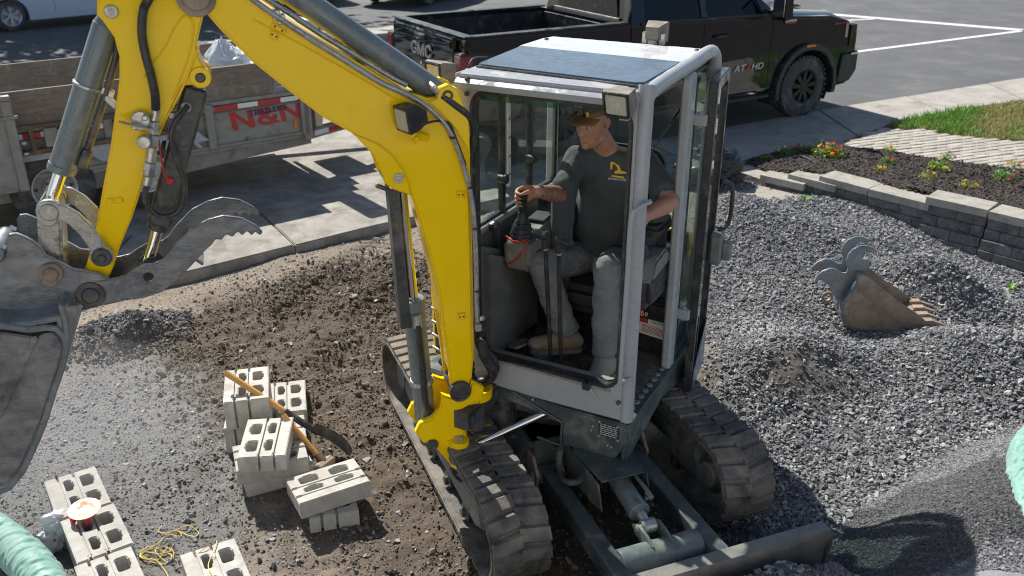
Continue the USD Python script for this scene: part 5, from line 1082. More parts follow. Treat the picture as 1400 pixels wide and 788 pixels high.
part('cylinder_rod', FB, [cyl(BP3(a + d * L * .8), BP3(b), .027), cyl((b[0], -.06, b[1]), (b[0], .06, b[1]), .045)], 'chrome', kcy)
n2 = np.array([-d[1], d[0]]); n2 = n2 if n2[0] < 0 else -n2
part('oil_line', FB, [tube([BP3(a + d * L * t + n2 * .072 * s, .02) for t, s in ((.12, .8), (.22, .95), (.45, 1), (.62, 1), (.70, .9))], .014, 8, 5), cyl(BP3(a + d * L * .66 + n2 * .072, .02), BP3(a + d * L * .76 + n2 * .068, .02), .021, n=8)], 'dark_steel', kcy)
part('line_clamp', FB, [ring(BP3(a + d * L * .36), BP3(a + d * L * .375), .058, .05), bar(BP3(a + d * L * .36 + n2 * .05, .02), BP3(a + d * L * .36 + n2 * .10, .02), .02, .03)], 'zinc', kcy)
# bucket
ear = Polygon([(1.9515, 1.8369), (1.9367, 1.8571), (1.9101, 1.8573), (1.8838, 1.8418), (1.854, 1.8163), (1.8324, 1.7883), (1.8204, 1.7515), (1.7796, 1.7207), (1.7318, 1.6788), (1.6837, 1.6661), (1.6411, 1.6508), (1.6066, 1.6196), (1.606, 1.5892), (1.6447, 1.5639), (1.6816, 1.5654), (1.7183, 1.567), (1.7397, 1.5428), (1.7389, 1.5155), (1.796, 1.5133), (1.8126, 1.4849), (1.8796, 1.4877), (2.0462, 1.4846), (2.1373, 1.5644), (2.0254, 1.7123), (1.9616, 1.7621)])
bk = part('bucket', FB, [plate(clean(ear), 'y', y, y + .026, ch=.005) for y in (.105, -.131)], 'worn_steel', label='scratched steel digging bucket hanging at the left edge')
e1_ = [(1.8156, 1.6762)][0]; part('pin_boss', FB, [ring((e1_[0], .130, e1_[1]), (e1_[0], .148, e1_[1]), .046, .028), cyl((e1_[0], .128, e1_[1]), (e1_[0], .160, e1_[1]), .029)], 'bucket_rust', bk)
sd_ = Polygon([(2.1184, 1.5229), (2.0186, 1.4982), (1.9436, 1.4737), (1.8932, 1.4561), (1.8636, 1.4683), (1.8312, 1.4668), (1.8103, 1.4468), (1.8043, 1.4054), (1.8372, 1.3182), (1.8921, 1.2052), (1.9602, 1.0564), (2.0205, 0.9507), (2.0761, 0.8575), (2.1372, 0.7947), (2.2276, 0.7686), (2.5053, 0.7621), (2.4974, 1.2263), (2.3052, 1.4929)])
shell = Polygon([(1.8043, 1.4054), (1.7789, 1.5123), (1.769, 1.5801), (1.8438, 1.571), (2.0087, 1.5458), (2.1497, 1.6142), (2.4036, 1.6032), (2.5944, 1.244), (2.4974, 1.2263), (2.3052, 1.4929), (2.1184, 1.5229), (2.0186, 1.4982), (1.8932, 1.4561), (1.8312, 1.4668), (1.8103, 1.4468)])
part('side_plate', FB, [plate(clean(sd_), 'y', y, y + .02, ch=.005) for y in (.25, -.27)], 'worn_steel', bk)
rimp = np.array([(2.4853, 1.275), (2.2978, 1.524), (2.1135, 1.5449), (2.0127, 1.5268), (1.913, 1.4923), (1.8534, 1.4934), (1.8169, 1.4847), (1.7937, 1.4477), (1.7915, 1.4), (1.825, 1.3092), (1.8799, 1.196), (1.9479, 1.0468), (2.009, 0.9373), (2.0688, 0.8371), (2.1378, 0.7642), (2.2354, 0.732), (2.5139, 0.7262)])
rim = Polygon(rimp)
part('bucket_shell', FB, [plate(clean(LineString(rimp).buffer(.013).union(LineString([(1.7782, 1.5749), (1.7736, 1.5116), (1.7815, 1.4391)]).buffer(.012))), 'y', -.272, .272, ch=.004)], 'bucket_blue', bk)
part('back_plate', FB, [plate(clean(LineString([(2.1865, 1.564), (2.0354, 1.5194), (1.8995, 1.5134), (1.7968, 1.5259), (1.8009, 1.4584), (1.8169, 1.3569)]).buffer(.012)), 'y', -.26, .262, ch=.004)], 'bucket_blue', bk)
part('wear_strip', FB, [plate(clean(LineString([(1.8991, 1.4536), (1.9705, 1.3399), (2.0741, 1.1669), (2.1727, 1.0247)]).buffer(.012)), 'y', .268, .278)], 'worn_steel', bk)
for y in (-.13, 0, .09): part('cross_bar', FB, bar((e1_[0] + .16, y, e1_[1] + .12), (e1_[0] + .24, y, e1_[1] + .02), .05, .03), 'worn_steel', bk)
part('bucket_cross_tube', FB, cyl((e1_[0] + .19, -.12, e1_[1] + .10), (e1_[0] + .19, .12, e1_[1] + .10), .035), 'worn_steel', bk)

# ------------------------------------------------------------------ wheels, pickup, trailer, cars
def P(name, fr, ms, m, parent, smooth=35, label=None):
    return obj(name, fr(cat(ms) if isinstance(ms, (list, tuple)) else ms), m, parent, smooth, label)
def wheel(fr, parent, x, y, r, w, rr, rim, spokes=8, knobs=True, side=1, name='wheel'):
    """side=1: outer face towards -y at y; the tyre runs to y + w."""
    c = (x, y, r); s = side
    prof = [(0.012, rr), (0.0, rr + .015), (.004, rr + (r - rr) * .55), (.03, r - .018), (.05, r), (w - .05, r), (w - .03, r - .018), (w - .004, rr + (r - rr) * .55), (w, rr + .015), (w - .012, rr)]
    t = P(name, fr, lathe(prof, (x, y, r), (x, y + s * w, r), 44, False), 'tyre', parent)
    if knobs:
        ms = []
        for k in range(36):
            for row, o in ((0, .0), (1, .5)):
                a = (k + o) / 36 * 2 * math.pi
                b = box(-.022, .022, s * (.012 if row == 0 else w * .3), s * (w * .28 if row == 0 else w * .62), r - .02, r + .008, .004) if s > 0 else box(-.022, .022, -(w * .28 if row == 0 else w * .62), -(.012 if row == 0 else w * .3), r - .02, r + .008, .004)
                ms.append(mv(rot(b, (0, 1, 0), math.degrees(a)), x, y, r))
        P('tread', fr, ms, 'tyre', t, smooth=20)
    d = .03
    ms = [lathe([(.010, rr), (.004, rr - .004), (.012, rr - .018), (d + .03, rr - .03), (w * .6, rr - .04), (w * .62, .02)], (x, y, r), (x, y + s * w, r), 44, False)]
    P('rim', fr, ms, rim if spokes else 'wheel_white', t)
    if spokes:
        sp = []
        for k in range(spokes):
            a = k / spokes * 360
            for o in (-5.5, 5.5):
                sp.append(mv(rot(rot(hull([(q, s * v, z) for q, v, z in [(-.016, d - .012, .05), (.016, d - .012, .05), (-.022, d + .03, .05), (.022, d + .03, .05), (-.013, .012, rr - .02), (.013, .012, rr - .02), (-.018, d + .01, rr - .02), (.018, d + .01, rr - .02)]]), (0, 1, 0), o), (0, 1, 0), a), x, y, r))
        P('spoke', fr, sp, rim, t)
        P('hub_cap', fr, [cyl((x, y + s * .012, r), (x, y + s * (d + .04), r), .055), cyl((x, y + s * .008, r), (x, y + s * .02, r), .035)], rim, t)
    else:
        P('wheel_disc', fr, [ring((x, y + s * .06, r), (x, y + s * .085, r), rr - .02, .05), cyl((x, y + s * .01, r), (x, y + s * .09, r), .062), ring((x, y + s * .035, r), (x, y + s * .075, r), .105, .05)], rim, t)
        P('wheel_slot', fr, [mv(rot(plate([(-.022, .145), (.022, .145), (.0, .185)] if k % 1 == 0 else [], 'y', s * .052, s * .062), (0, 1, 0), k * 45), x, y, r) for k in range(8)] + [mv(rot(cyl((0, s * .03, .08), (0, s * .04, .08), .012, n=8), (0, 1, 0), k * 60 + 12), x, y, r) for k in range(6)], 'dark_print', t)
    return t
def bmat(m): return m
def solid(m):
    m = m.copy(); m.merge_vertices(); return m3.Manifold(m3.Mesh(np.asarray(m.vertices, np.float32), np.asarray(m.faces, np.uint32)))
def minus(a, *bs):
    r = solid(a)
    for b in bs: r = r - solid(b)
    return tm(r)
def lettering(name, s, h, fr, p, xdir, ydir, m, parent, squash=1.0, bold=True, depth=.004, shear=0):
    t = meshkit.text_mesh(s, h, depth, bold); V = t.vertices * [squash, 1, 1]
    V[:, 0] += V[:, 1] * shear
    xd, yd = np.array(xdir, float), np.array(ydir, float); xd /= np.linalg.norm(xd); yd /= np.linalg.norm(yd); zd = np.cross(xd, yd)
    W = np.array(p) + V[:, :1] * xd + V[:, 1:2] * yd + V[:, 2:] * zd
    return P(name, fr, trimesh.Trimesh(W, t.faces, process=False), m, parent, smooth=False)

tk = thing('pickup_truck', 'black heavy-duty pickup truck with an open bed, parked behind the digger', 'truck', FK)
lower = Polygon([(-5.38, .62), (-5.36, .95), (-5.33, 1.46), (-5.30, 1.515), (-3.10, 1.50), (-3.05, 1.50), (-.78, 1.455), (-.60, 1.42), (.40, 1.36), (.78, 1.27), (.96, 1.10), (1.00, .80), (.99, .52), (.88, .38), (.62, .36), (.5, .5), (-.55, .46), (-.62, .44), (-3.45, .44), (-3.55, .5), (-4.6, .55), (-5.2, .58)])
bodyp = plate(clean(lower, .03), 'y', .03, 2.02, ch=.035)
arch = lambda x: plate(Point(x, .43).buffer(.53).union(sbox(x - .53, -.1, x + .53, .43)), 'y', -.1, .42, ch=0)
arch2 = lambda x: plate(Point(x, .43).buffer(.53).union(sbox(x - .53, -.1, x + .53, .43)), 'y', 1.65, 2.2, ch=0)
bodyp = minus(bodyp, arch(0), arch(-4.04), arch2(0), arch2(-4.04), box(-5.24, -3.16, .14, 1.91, 1.0, 1.8, .0), box(-3.085, -3.07, -.1, .06, .5, 1.6, 0), box(-1.92, -1.912, -.1, .045, .5, 1.6, 0), box(-.72, -.712, -.1, .045, .5, 1.6, 0))
body = P('body', FK, bodyp, 'truck_paint', tk, 25)
P('bed_liner', FK, [box(-5.23, -3.17, .145, 1.905, 1.0, 1.02), box(-5.23, -3.17, .142, .155, 1.0, 1.46), box(-5.23, -3.17, 1.895, 1.908, 1.0, 1.46), box(-3.18, -3.165, .14, 1.91, 1.0, 1.46)] + [box(-5.2 + k * .2, -5.12 + k * .2, .16, 1.89, 1.02, 1.03) for k in range(10)], 'truck_trim', body)
P('bed_rail_cap', FK, [box(-5.30, -3.12, .02, .155, 1.508, 1.53, .01), box(-5.30, -3.12, 1.895, 2.03, 1.508, 1.53, .01), box(-5.345, -5.22, .03, 2.02, 1.512, 1.535, .01)], 'truck_trim', body)
for y in (.05, 1.93): P('rail_pocket', FK, box(-4.3, -4.2, y, y + .06, 1.528, 1.536), 'dark_print', body)
cabp = hull([(x, y, z) for x, y, z in [(-3.05, .05, 1.48), (-.62, .05, 1.44), (-3.05, 2.0, 1.48), (-.62, 2.0, 1.44), (-2.98, .24, 1.98), (-1.35, .24, 2.0), (-2.98, 1.81, 1.98), (-1.35, 1.81, 2.0), (-2.8, .3, 2.03), (-1.5, .3, 2.04), (-2.8, 1.75, 2.03), (-1.5, 1.75, 2.04)]])
cb = P('cab', FK, cabp, 'truck_paint', tk, 25)
def side_quad(pts, off): return [(x, .05 + (z - 1.48) * .38 - off, z) for x, z in pts]
def quadmesh(p):
    p = np.array(p); n = np.cross(p[1] - p[0], p[2] - p[0]); n /= np.linalg.norm(n)
    return hull(np.vstack([p, p - n * .012]))
for pts in ([(-2.85, 1.515), (-1.98, 1.50), (-1.98, 1.91), (-2.78, 1.91)], [(-1.86, 1.50), (-.92, 1.485), (-1.30, 1.90), (-1.86, 1.915)]):
    P('window', FK, quadmesh(side_quad(pts, .004)), 'truck_glass', cb, False)
P('window_trim', FK, [bar((-2.92, .035, 1.495), (-.75, .03, 1.462), .02, .028), bar((-1.92, .05, 1.5), (-1.92, .19, 1.92), .09, .02)], 'truck_trim', cb)
P('rear_window', FK, hull([(-3.06, .35, 1.55), (-3.06, 1.7, 1.55), (-3.02, 1.6, 1.9), (-3.02, .45, 1.9), (-3.04, .35, 1.55), (-3.0, 1.6, 1.9)]), 'hose_black', cb, False)
P('cab_back_trim', FK, [box(-3.09, -3.06, .12, .18, 1.5, 1.96), box(-3.075, -3.055, .3, 1.75, 1.50, 1.54)], 'galvanised', cb)
hd = P('hood', FK, hull([(x, y, z) for x, y, z in [(-.75, .10, 1.44), (-.75, 1.95, 1.44), (.80, .16, 1.27), (.80, 1.89, 1.27), (-.70, .42, 1.50), (-.70, 1.63, 1.50), (.72, .45, 1.375), (.72, 1.6, 1.375), (.88, .45, 1.30), (.88, 1.6, 1.30), (-.7, .2, 1.475), (-.7, 1.85, 1.475), (.6, .24, 1.35), (.6, 1.81, 1.35)]]), 'truck_paint', tk, 25)
P('hood_scoop', FK, hull([(.1, .7, 1.42), (.1, 1.35, 1.42), (.55, .75, 1.40), (.55, 1.3, 1.40), (.2, .75, 1.455), (.2, 1.3, 1.455), (.5, .78, 1.43), (.5, 1.27, 1.43)]), 'truck_trim', hd)
P('fender_badge', FK, [box(-.52, -.30, .012, .03, 1.335, 1.375)], 'chrome', body)
P('badge_stripe', FK, [box(-.51, -.31, .008, .02, 1.318, 1.332)], 'red_plastic', body)
lettering('lettering', 'AT', .08, FK, (-1.36, .022, .765), (1, 0, 0), (0, 0, 1), 'badge', body, 1.35, shear=.25)
lettering('lettering', '4', .08, FK, (-1.155, .022, .765), (1, 0, 0), (0, 0, 1), 'red_plastic', body, 1.2, shear=.25)
lettering('lettering', 'HD', .08, FK, (-1.05, .022, .765), (1, 0, 0), (0, 0, 1), 'badge', body, 1.35, shear=.25)
for x in (-1.62, -2.72): P('door_handle', FK, [bar((x - .13, -.005, 1.25), (x + .13, -.005, 1.255), .03, .035, ch=.01), box(x - .05, x + .09, -.022, -.018, 1.255, 1.262)], 'truck_trim', body)
def flare(x): return plate(Point(x, .43).buffer(.60).intersection(sbox(x - .7, .30, x + .62, 1.2)).difference(Point(x, .43).buffer(.51)), 'y', -.035, .06, ch=.012)
for x in (0, -4.04): P('wheel_arch_trim', FK, flare(x), 'truck_trim', body)
for x in (0, -4.04): P('wheel_well', FK, [plate(Point(x, .43).buffer(.525).intersection(sbox(x - .6, .2, x + .6, 1.2)).difference(Point(x, .43).buffer(.51)), 'y', .04, .40), box(x - .5, x + .5, .39, .41, .3, .95)], 'hose_black', body)
P('side_marker', FK, box(-.10, .075, -.042, -.03, .985, 1.015), 'orange_lens', body)
P('running_board', FK, bar((-3.3, -.01, .40), (-.75, -.01, .40), .13, .05, ch=.015), 'truck_trim', body)
P('front_bumper', FK, [plate(clean(Polygon([(.62, .40), (.92, .42), (1.03, .56), (1.03, .84), (.66, .84)]), .03), 'y', 0, 2.05, ch=.03)], 'truck_trim', body)
P('bumper_light', FK, box(.86, 1.0, -.006, .01, .80, .825), 'tape_white', body)
P('headlight', FK, [hull([(.70, .02, 1.25), (.70, .02, 1.05), (.98, .06, 1.05), (.95, .08, 1.23), (.97, .3, 1.24), (1.0, .3, 1.05)])], 'chrome', body)
P('head_lens', FK, [hull([(.80, .012, 1.22), (.80, .012, .93), (.99, .055, .93), (.97, .06, 1.21), (1.005, .2, 1.2), (1.012, .2, .93)])], 'truck_glass', body)
P('grille', FK, [box(.94, 1.02, .35, 1.7, .86, 1.24, .02)], 'truck_trim', body)
P('radar_strip', FK, box(.45, .72, .012, .03, 1.245, 1.262), 'tail_red', body)
mr = P('wing_mirror', FK, [hull([(x, y, z) for x, y, z in [(-.86, -.30, 1.42), (-.72, -.30, 1.44), (-.86, -.06, 1.42), (-.74, -.06, 1.42), (-.85, -.29, 1.80), (-.74, -.29, 1.78), (-.85, -.08, 1.80), (-.75, -.08, 1.78)]]), bar((-.80, -.08, 1.5), (-.82, .08, 1.5), .08, .06)], 'truck_paint', tk)
P('mirror_glass', FK, box(-.872, -.862, -.28, -.08, 1.46, 1.76), 'chrome', mr)
tg = P('tailgate', FK, [box(-5.40, -5.335, .22, 1.83, .78, 1.50, .015), box(-5.412, -5.40, .26, 1.79, 1.38, 1.46, .005)], 'truck_paint', tk)
P('tailgate_handle', FK, [box(-5.43, -5.40, .88, 1.18, 1.385, 1.455, .01), box(-5.437, -5.428, .92, 1.14, 1.40, 1.44)], 'truck_trim', tg)
lettering('lettering', 'GMC', .135, FK, (-5.413, 1.27, 1.205), (0, -1, 0), (0, 0, 1), 'badge', tg, 1.25, depth=.02)
lettering('lettering_edge', 'GMC', .135, FK, (-5.406, 1.285, 1.20), (0, -1, 0), (0, 0, 1), 'red_plastic', tg, 1.27, depth=.008)
P('camera_eye', FK, cyl((-5.415, 1.03, 1.11), (-5.40, 1.03, 1.11), .02), 'chrome', tg)
for y0, y1 in ((.03, .20), (1.85, 2.02)):
    tl_ = P('tail_light', FK, box(-5.40, -5.20, y0 - .012 if y0 < 1 else y0, y1 + (.012 if y0 > 1 else 0), .98, 1.36, .02), 'truck_trim', body)
    P('lens', FK, box(-5.412, -5.25, y0 - .018 if y0 < 1 else y0 + .03, y1 - .03 if y0 < 1 else y1 + .018, 1.14, 1.33, .015), 'tail_red', tl_)
P('rear_bumper', FK, [box(-5.60, -5.32, .02, 2.03, .55, .76, .03)], 'truck_trim', tk)
for x in (0, -4.04):
    wheel(FK, tk, x, 0.0, .425, .29, .235, 'dark_wheel', 9, True, 1)
    wheel(FK, tk, x, 2.05, .425, .29, .235, 'dark_wheel', 0, False, -1)
P('underbody', FK, [box(-5.1, .6, .5, 1.55, .38, .6, .05), cyl((-4.04, .3, .42), (-4.04, 1.75, .42), .09), cyl((0, .3, .42), (0, 1.75, .42), .07)], 'hose_black', tk)

# ---- dump trailer
tr = thing('dump_trailer', 'grey dump trailer with wooden side boards and red lettering, left of the digger arm', 'trailer', FR)
X0, X1, YW = -2.6, 2.80, 1.62
bd = P('box', FR, [box(X0, X1, .05, .09, .50, .985, .006), box(X0, X1, YW - .04, YW, .50, .985, .006), box(X1 - .05, X1, .05, YW, .5, 1.5, .006), box(X0, X1, .05, YW, .46, .50, .004)], 'trailer_panel', tr)
P('side_channel', FR, [box(X0, X1, .025, .05, .955, 1.0, .006), box(X0, X1, .03, .05, .50, .54, .006), plate([(.05, .88), (.02, .90), (.02, .94), (.05, .955)], 'x', X0, X1), box(X0, X1, .032, .05, .862, .876)], 'galvanised', bd)
for i, x in enumerate((1.62, 2.68, .62, -.35)): P('side_post', FR, box(x, x + .095, .0, .05, .50, .985, .012), 'galvanised', bd)
P('front_post', FR, box(2.70, 2.80, .0, .06, .44, 1.52, .012), 'galvanised', bd)
sbd = P('side_board', FR, box(X0, 2.42, .045, .082, 1.0, 1.335, .004), 'board_wood', tr)
P('side_board', FR, box(X0, 2.70, YW - .08, YW - .045, 1.0, 1.335, .004), 'board_wood', tr)
P('board_bracket', FR, [box(2.40, 2.72, .04, .075, .985, 1.06), box(2.41, 2.45, .035, .085, 1.0, 1.34)], 'galvanised', tr)
P('tarp_housing', FR, [plate(clean(Polygon([(2.70, 1.50), (2.96, 1.50), (2.97, 1.68), (2.93, 1.72), (2.72, 1.735), (2.69, 1.70)]), .01), 'y', .0, YW, ch=.01)], 'roof_white', tr)
for x0, x1, m in ((-.10, .06, 'red_print'), (-.32, -.10, 'tape_white'), (.30, .46, 'red_print'), (.06, .30, 'tape_white'), (.62, .86, 'red_print'), (.46, .62, 'tape_white'), (.95, 1.14, 'red_print'), (1.14, 1.30, 'tape_white'), (1.36, 1.60, 'red_print'), (1.73, 1.98, 'red_print'), (1.98, 2.20, 'tape_white'), (2.20, 2.46, 'red_print'), (2.46, 2.66, 'tape_white')):
    P('reflective_tape', FR, box(x0, x1, .0185, .021, .895, .945, .0), m, bd, False)
def fitted(s, h, w): b_ = meshkit.text_mesh(s, h, .004, True).bounds; return w / (b_[1, 0] - b_[0, 0])
big = lettering('lettering', 'N&N', .185, FR, (1.88, .048, .665), (1, 0, .03), (-.03, 0, 1), 'red_print', bd, fitted('N&N', .185, .80), shear=-.12)
lettering('lettering', 'TRAILERS', .062, FR, (2.10, .042, .785), (1, 0, .06), (-.06, 0, 1), 'navy_print', bd, fitted('TRAILERS', .062, .43), shear=.0)
P('clearance_lamp', FR, box(2.60, 2.635, .035, .05, .585, .68, .006), 'orange_lens', bd)
ch_ = P('chassis', FR, [plate([(X0, .32), (X0, .46), (2.82, .46), (2.82, .36), (2.2, .33), (1.3, .27), (1.2, .27)], 'y', .12, .18, ch=.006), box(X0, 2.8, 1.42, 1.48, .30, .46), box(2.05, 2.2, .10, .16, .42, .49)], 'trailer_panel', tr)
P('lamp_socket', FR, [box(2.02, 2.07, .05, .075, .50, .58), box(2.12, 2.15, .05, .075, .50, .58), cyl((2.09, .04, .54), (2.09, .07, .54), .03)], 'galvanised', ch_)
P('hitch_eye', FR, plate(clean(Polygon([(2.43, .44), (2.53, .44), (2.53, .52), (2.48, .545), (2.43, .52)])), 'y', .09, .11, holes=[(2.48, .505, .015)]), 'galvanised', ch_)
tn = P('tongue', FR, [bar((2.75, .16, .455), (4.75, .80, .455), .075, .11, ch=.006), bar((2.75, 1.46, .455), (4.75, .82, .455), .075, .11, ch=.006)], 'galvanised', tr)
dT = np.array([2.0, .64, 0]) / np.linalg.norm([2.0, .64])
for a, b, m in ((.02, .14, 'red_print'), (.14, .36, 'tape_white'), (.36, .66, 'red_print'), (.66, .8, 'tape_white')):
    p0 = np.array([2.75, .118, .455]) + dT * a; p1 = np.array([2.75, .118, .455]) + dT * b
    P('reflective_tape', FR, bar(p0, p1, .004, .055, ch=0), m, tn, False)
P('jack_post', FR, cyl((4.3, .81, .2), (4.3, .81, 1.0), .035), 'galvanised', tn); P('chain_box', FR, box(3.02, 3.12, .42, .52, .5, 1.0), 'galvanised', tn)
P('timber_post', FR, box(2.90, 3.02, .22, .34, .49, .98, .004), 'light_wood', tr)
P('battery_box', FR, box(2.84, 2.895, .12, 1.2, .5, 1.0, .01), 'ramp_brown', tr)
P('tool_box', FR, box(3.05, 3.5, .55, 1.1, .52, .86, .02), 'black_plastic', tr)
fd = P('fender', FR, [plate(Polygon([(-.60, .55), (-.50, .72), (-.42, .775), (1.32, .775), (1.42, .72), (1.55, .55), (1.50, .55), (1.38, .70), (1.30, .755), (-.40, .755), (-.46, .70), (-.56, .55)]), 'y', -.02, .28, ch=.004)], 'diamond_plate', tr)
P('fender_skirt', FR, [plate(Polygon([(.40, .70), (.55, .58), (.80, .545), (1.10, .60), (1.16, .72), (1.0, .755), (.42, .755)]), 'y', -.022, -.014), plate(Polygon([(-.44, .755), (1.34, .755), (1.34, .69), (-.44, .69)]), 'y', -.021, -.016), plate(Polygon([(1.16, .60), (1.62, .62), (1.50, .74), (1.2, .74)]), 'y', -.021, -.016)], 'diamond_plate', fd)
lettering('lettering', 'NKEN', .055, FR, (.66, -.0225, .625), (1, 0, .0), (0, 0, 1), 'dark_print', fd, 1.15, shear=-.1)
for x in (.08, .96): wheel(FR, tr, x, .0, .385, .235, .21, 'galvanised' if x < .5 else 'wheel_white', 0, False, 1)
for x in (.08, .96): wheel(FR, tr, x, YW + .05, .385, .235, .21, 'wheel_white', 0, False, -1)
P('axle', FR, [cyl((.08, .2, .38), (.08, 1.5, .38), .05), cyl((.96, .2, .38), (.96, 1.5, .38), .05), box(-.5, 1.5, .22, .3, .34, .42)], 'hose_black', tr)
rk = P('loading_ramp', FR, [box(-.30, 1.42, -.06, -.02, 1.0, 1.035, .004), box(-.30, 1.42, -.06, -.02, .755, .80, .004)], 'ramp_brown', tr, label='rusty brown loading ramp hung along the trailer side')
for x in (-.28, -.05, .22, .46, .72, .97, 1.20, 1.39): P('ramp_rung', FR, box(x, x + .04, -.055, -.022, .795, 1.005, .004), 'ramp_brown', rk)
P('ramp_panel', FR, box(.08, .2, -.03, -.02, .80, .98), 'galvanised', rk)
gt = P('tailgate_door', FR, [box(-1.4, -.20, -.13, -.09, .45, 1.27, .006)], 'trailer_panel', tr, label='grey barn door of the trailer folded forward along its side')
P('door_post', FR, [box(-.24, -.15, -.15, -.08, .45, 1.30, .01), box(-.24, -.15, -.155, -.075, 1.30, 1.34, .004), box(-.30, -.12, -.16, -.14, 1.13, 1.16)], 'galvanised', gt)
P('latch', FR, [cyl((-.14, -.15, .90), (-.10, -.15, .90), .02), cyl((-.14, -.15, .80), (-.10, -.15, .80), .016)], 'zinc', gt)
# rubbish bags in the trailer
def bag(name, c, r, mat_, label, fr, seed, sq=(1, 1, 1), grp=None, neck=True, cat_='bag'):
    m = trimesh.creation.icosphere(4, 1.0); V = m.vertices
    n = meshkit.fbm(V * 2.1 + seed * 5.1, 4, seed) - .5; n2 = np.abs(meshkit.fbm(V * 5.5 + seed, 4, seed + 3) - .5)
    V = V * (1 + n[:, None] * .55 - n2[:, None] * .5)
    if neck:
        k = np.clip((V[:, 2] - .62) / .4, 0, 1); V[:, :2] *= (1 - .75 * k)[:, None]; V[:, 2] += k * .25
    V[:, 2] = np.maximum(V[:, 2], -.72)
    m = trimesh.Trimesh(np.array(c) + V * np.array(sq) * r, m.faces, process=False)
    return obj(name, fr(m), mat_, smooth=60, label=label, category=cat_, group=grp)
bag('rubbish_bag', (2.12, .62, 1.16), .32, 'bag_white', 'clear white rubbish bag standing highest in the trailer', FR, 3, (.85, .8, 1.0))
bag('rubbish_bag', (2.45, .40, 1.10), .27, 'bag_white', 'flat white rubbish bag against the near side board of the trailer', FR, 5, (1.15, .9, .75))
bag('rubbish_bag', (2.52, .95, 1.15), .30, 'bag_white', 'white rubbish bag by the front board of the trailer, behind the other two', FR, 8, (1, 1, .9))
bag('black_bag', (0, 0, .17), .30, 'bag_black', 'black plastic bag lying on the pavement behind the digger cab', Fr((2.22, 9.95, 0), .3), 11, (1.35, .9, .8), neck=False)

# ---- far cars
def far_car(label, fr, paint, wheelm, spokes=5, tall=0, group=None, text=None):
    t = thing('parked_car', label, 'car', fr, group); h = tall
    lowp = clean(Polygon([(-2.2, .35), (-2.22, .75), (-2.1, .95 + h), (-1.5, 1.02 + h), (1.0, .98 + h), (1.9, .80 + h * .8), (2.18, .62), (2.2, .35), (2.0, .22), (-2.0, .22)]), .06)
    ar = lambda x: plate(Point(x, .32).buffer(.37), 'y', -.1, .3, ch=0); ar2 = lambda x: plate(Point(x, .32).buffer(.37), 'y', 1.5, 1.95, ch=0)
    b = P('body', fr, minus(plate(lowp, 'y', .0, 1.78, ch=.06), ar(1.35), ar(-1.35), ar2(1.35), ar2(-1.35)), paint, t, 30)
    P('door_seam', fr, [box(.62, .63, -.004, .01, .33, .95), box(-.42, -.41, -.004, .01, .33, .95)], 'dark_print', b)
    P('sill', fr, [box(-.98, .98, -.012, .02, .20, .30, .01)], paint, b)
    c = P('cabin', fr, hull([(x, y, z + h) for x, y, z in [(-1.9, .08, .98), (1.15, .08, .96), (-1.9, 1.7, .98), (1.15, 1.7, .96), (-1.45, .28, 1.48), (.3, .28, 1.5), (-1.45, 1.5, 1.48), (.3, 1.5, 1.5)]]), paint, t, 30)
    P('window', fr, [quadmesh([(x, .075 + (z - .98) * .4 - .005, z + h) for x, z in q]) for q in ([(-1.5, 1.03), (-.45, 1.02), (-.45, 1.40), (-1.3, 1.40)], [(-.35, 1.02), (.85, 1.0), (.25, 1.40), (-.35, 1.40)])], 'truck_glass', c, False)
    if text: lettering('lettering', text, .05, fr, (.30, -.004, .42), (-1, 0, 0) if fr.yaw > 2 else (1, 0, 0), (0, 0, 1), 'dark_print', b, 1.2)
    for x in (1.35, -1.35): wheel(fr, t, x, -.01, .32, .2, .215, wheelm, spokes, False, 1)
    for x in (1.35, -1.35): wheel(fr, t, x, 1.79, .32, .2, .215, 'dark_wheel', 0, False, -1)
    P('underbody', fr, box(-1.9, 1.9, .25, 1.5, .18, .4), 'hose_black', t)
sc0 = np.array([-10.95, 20.67]); sdv = math.atan2(20.9 - 19.95, -9.25 + 10.09) - .12
f_ = Fr((sc0[0] + 1.35 * math.cos(sdv), sc0[1] + 1.35 * math.sin(sdv), 0), sdv)
far_car('silver blue car parked across the road in the top left corner', f_, 'silver_car', 'alloy', 6)
f_ = Fr((-6.2, 24.6, 0), .5); far_car('black car across the road above the digger boom, only its lower edge showing', f_, 'truck_paint', 'dark_wheel', 5, .1)
f_ = Fr((-1.6, 26.3, 0), 1.15); far_car('dark car turning away at the top edge right of the arm cylinder', f_, 'truck_paint', 'dark_wheel', 5, .15)

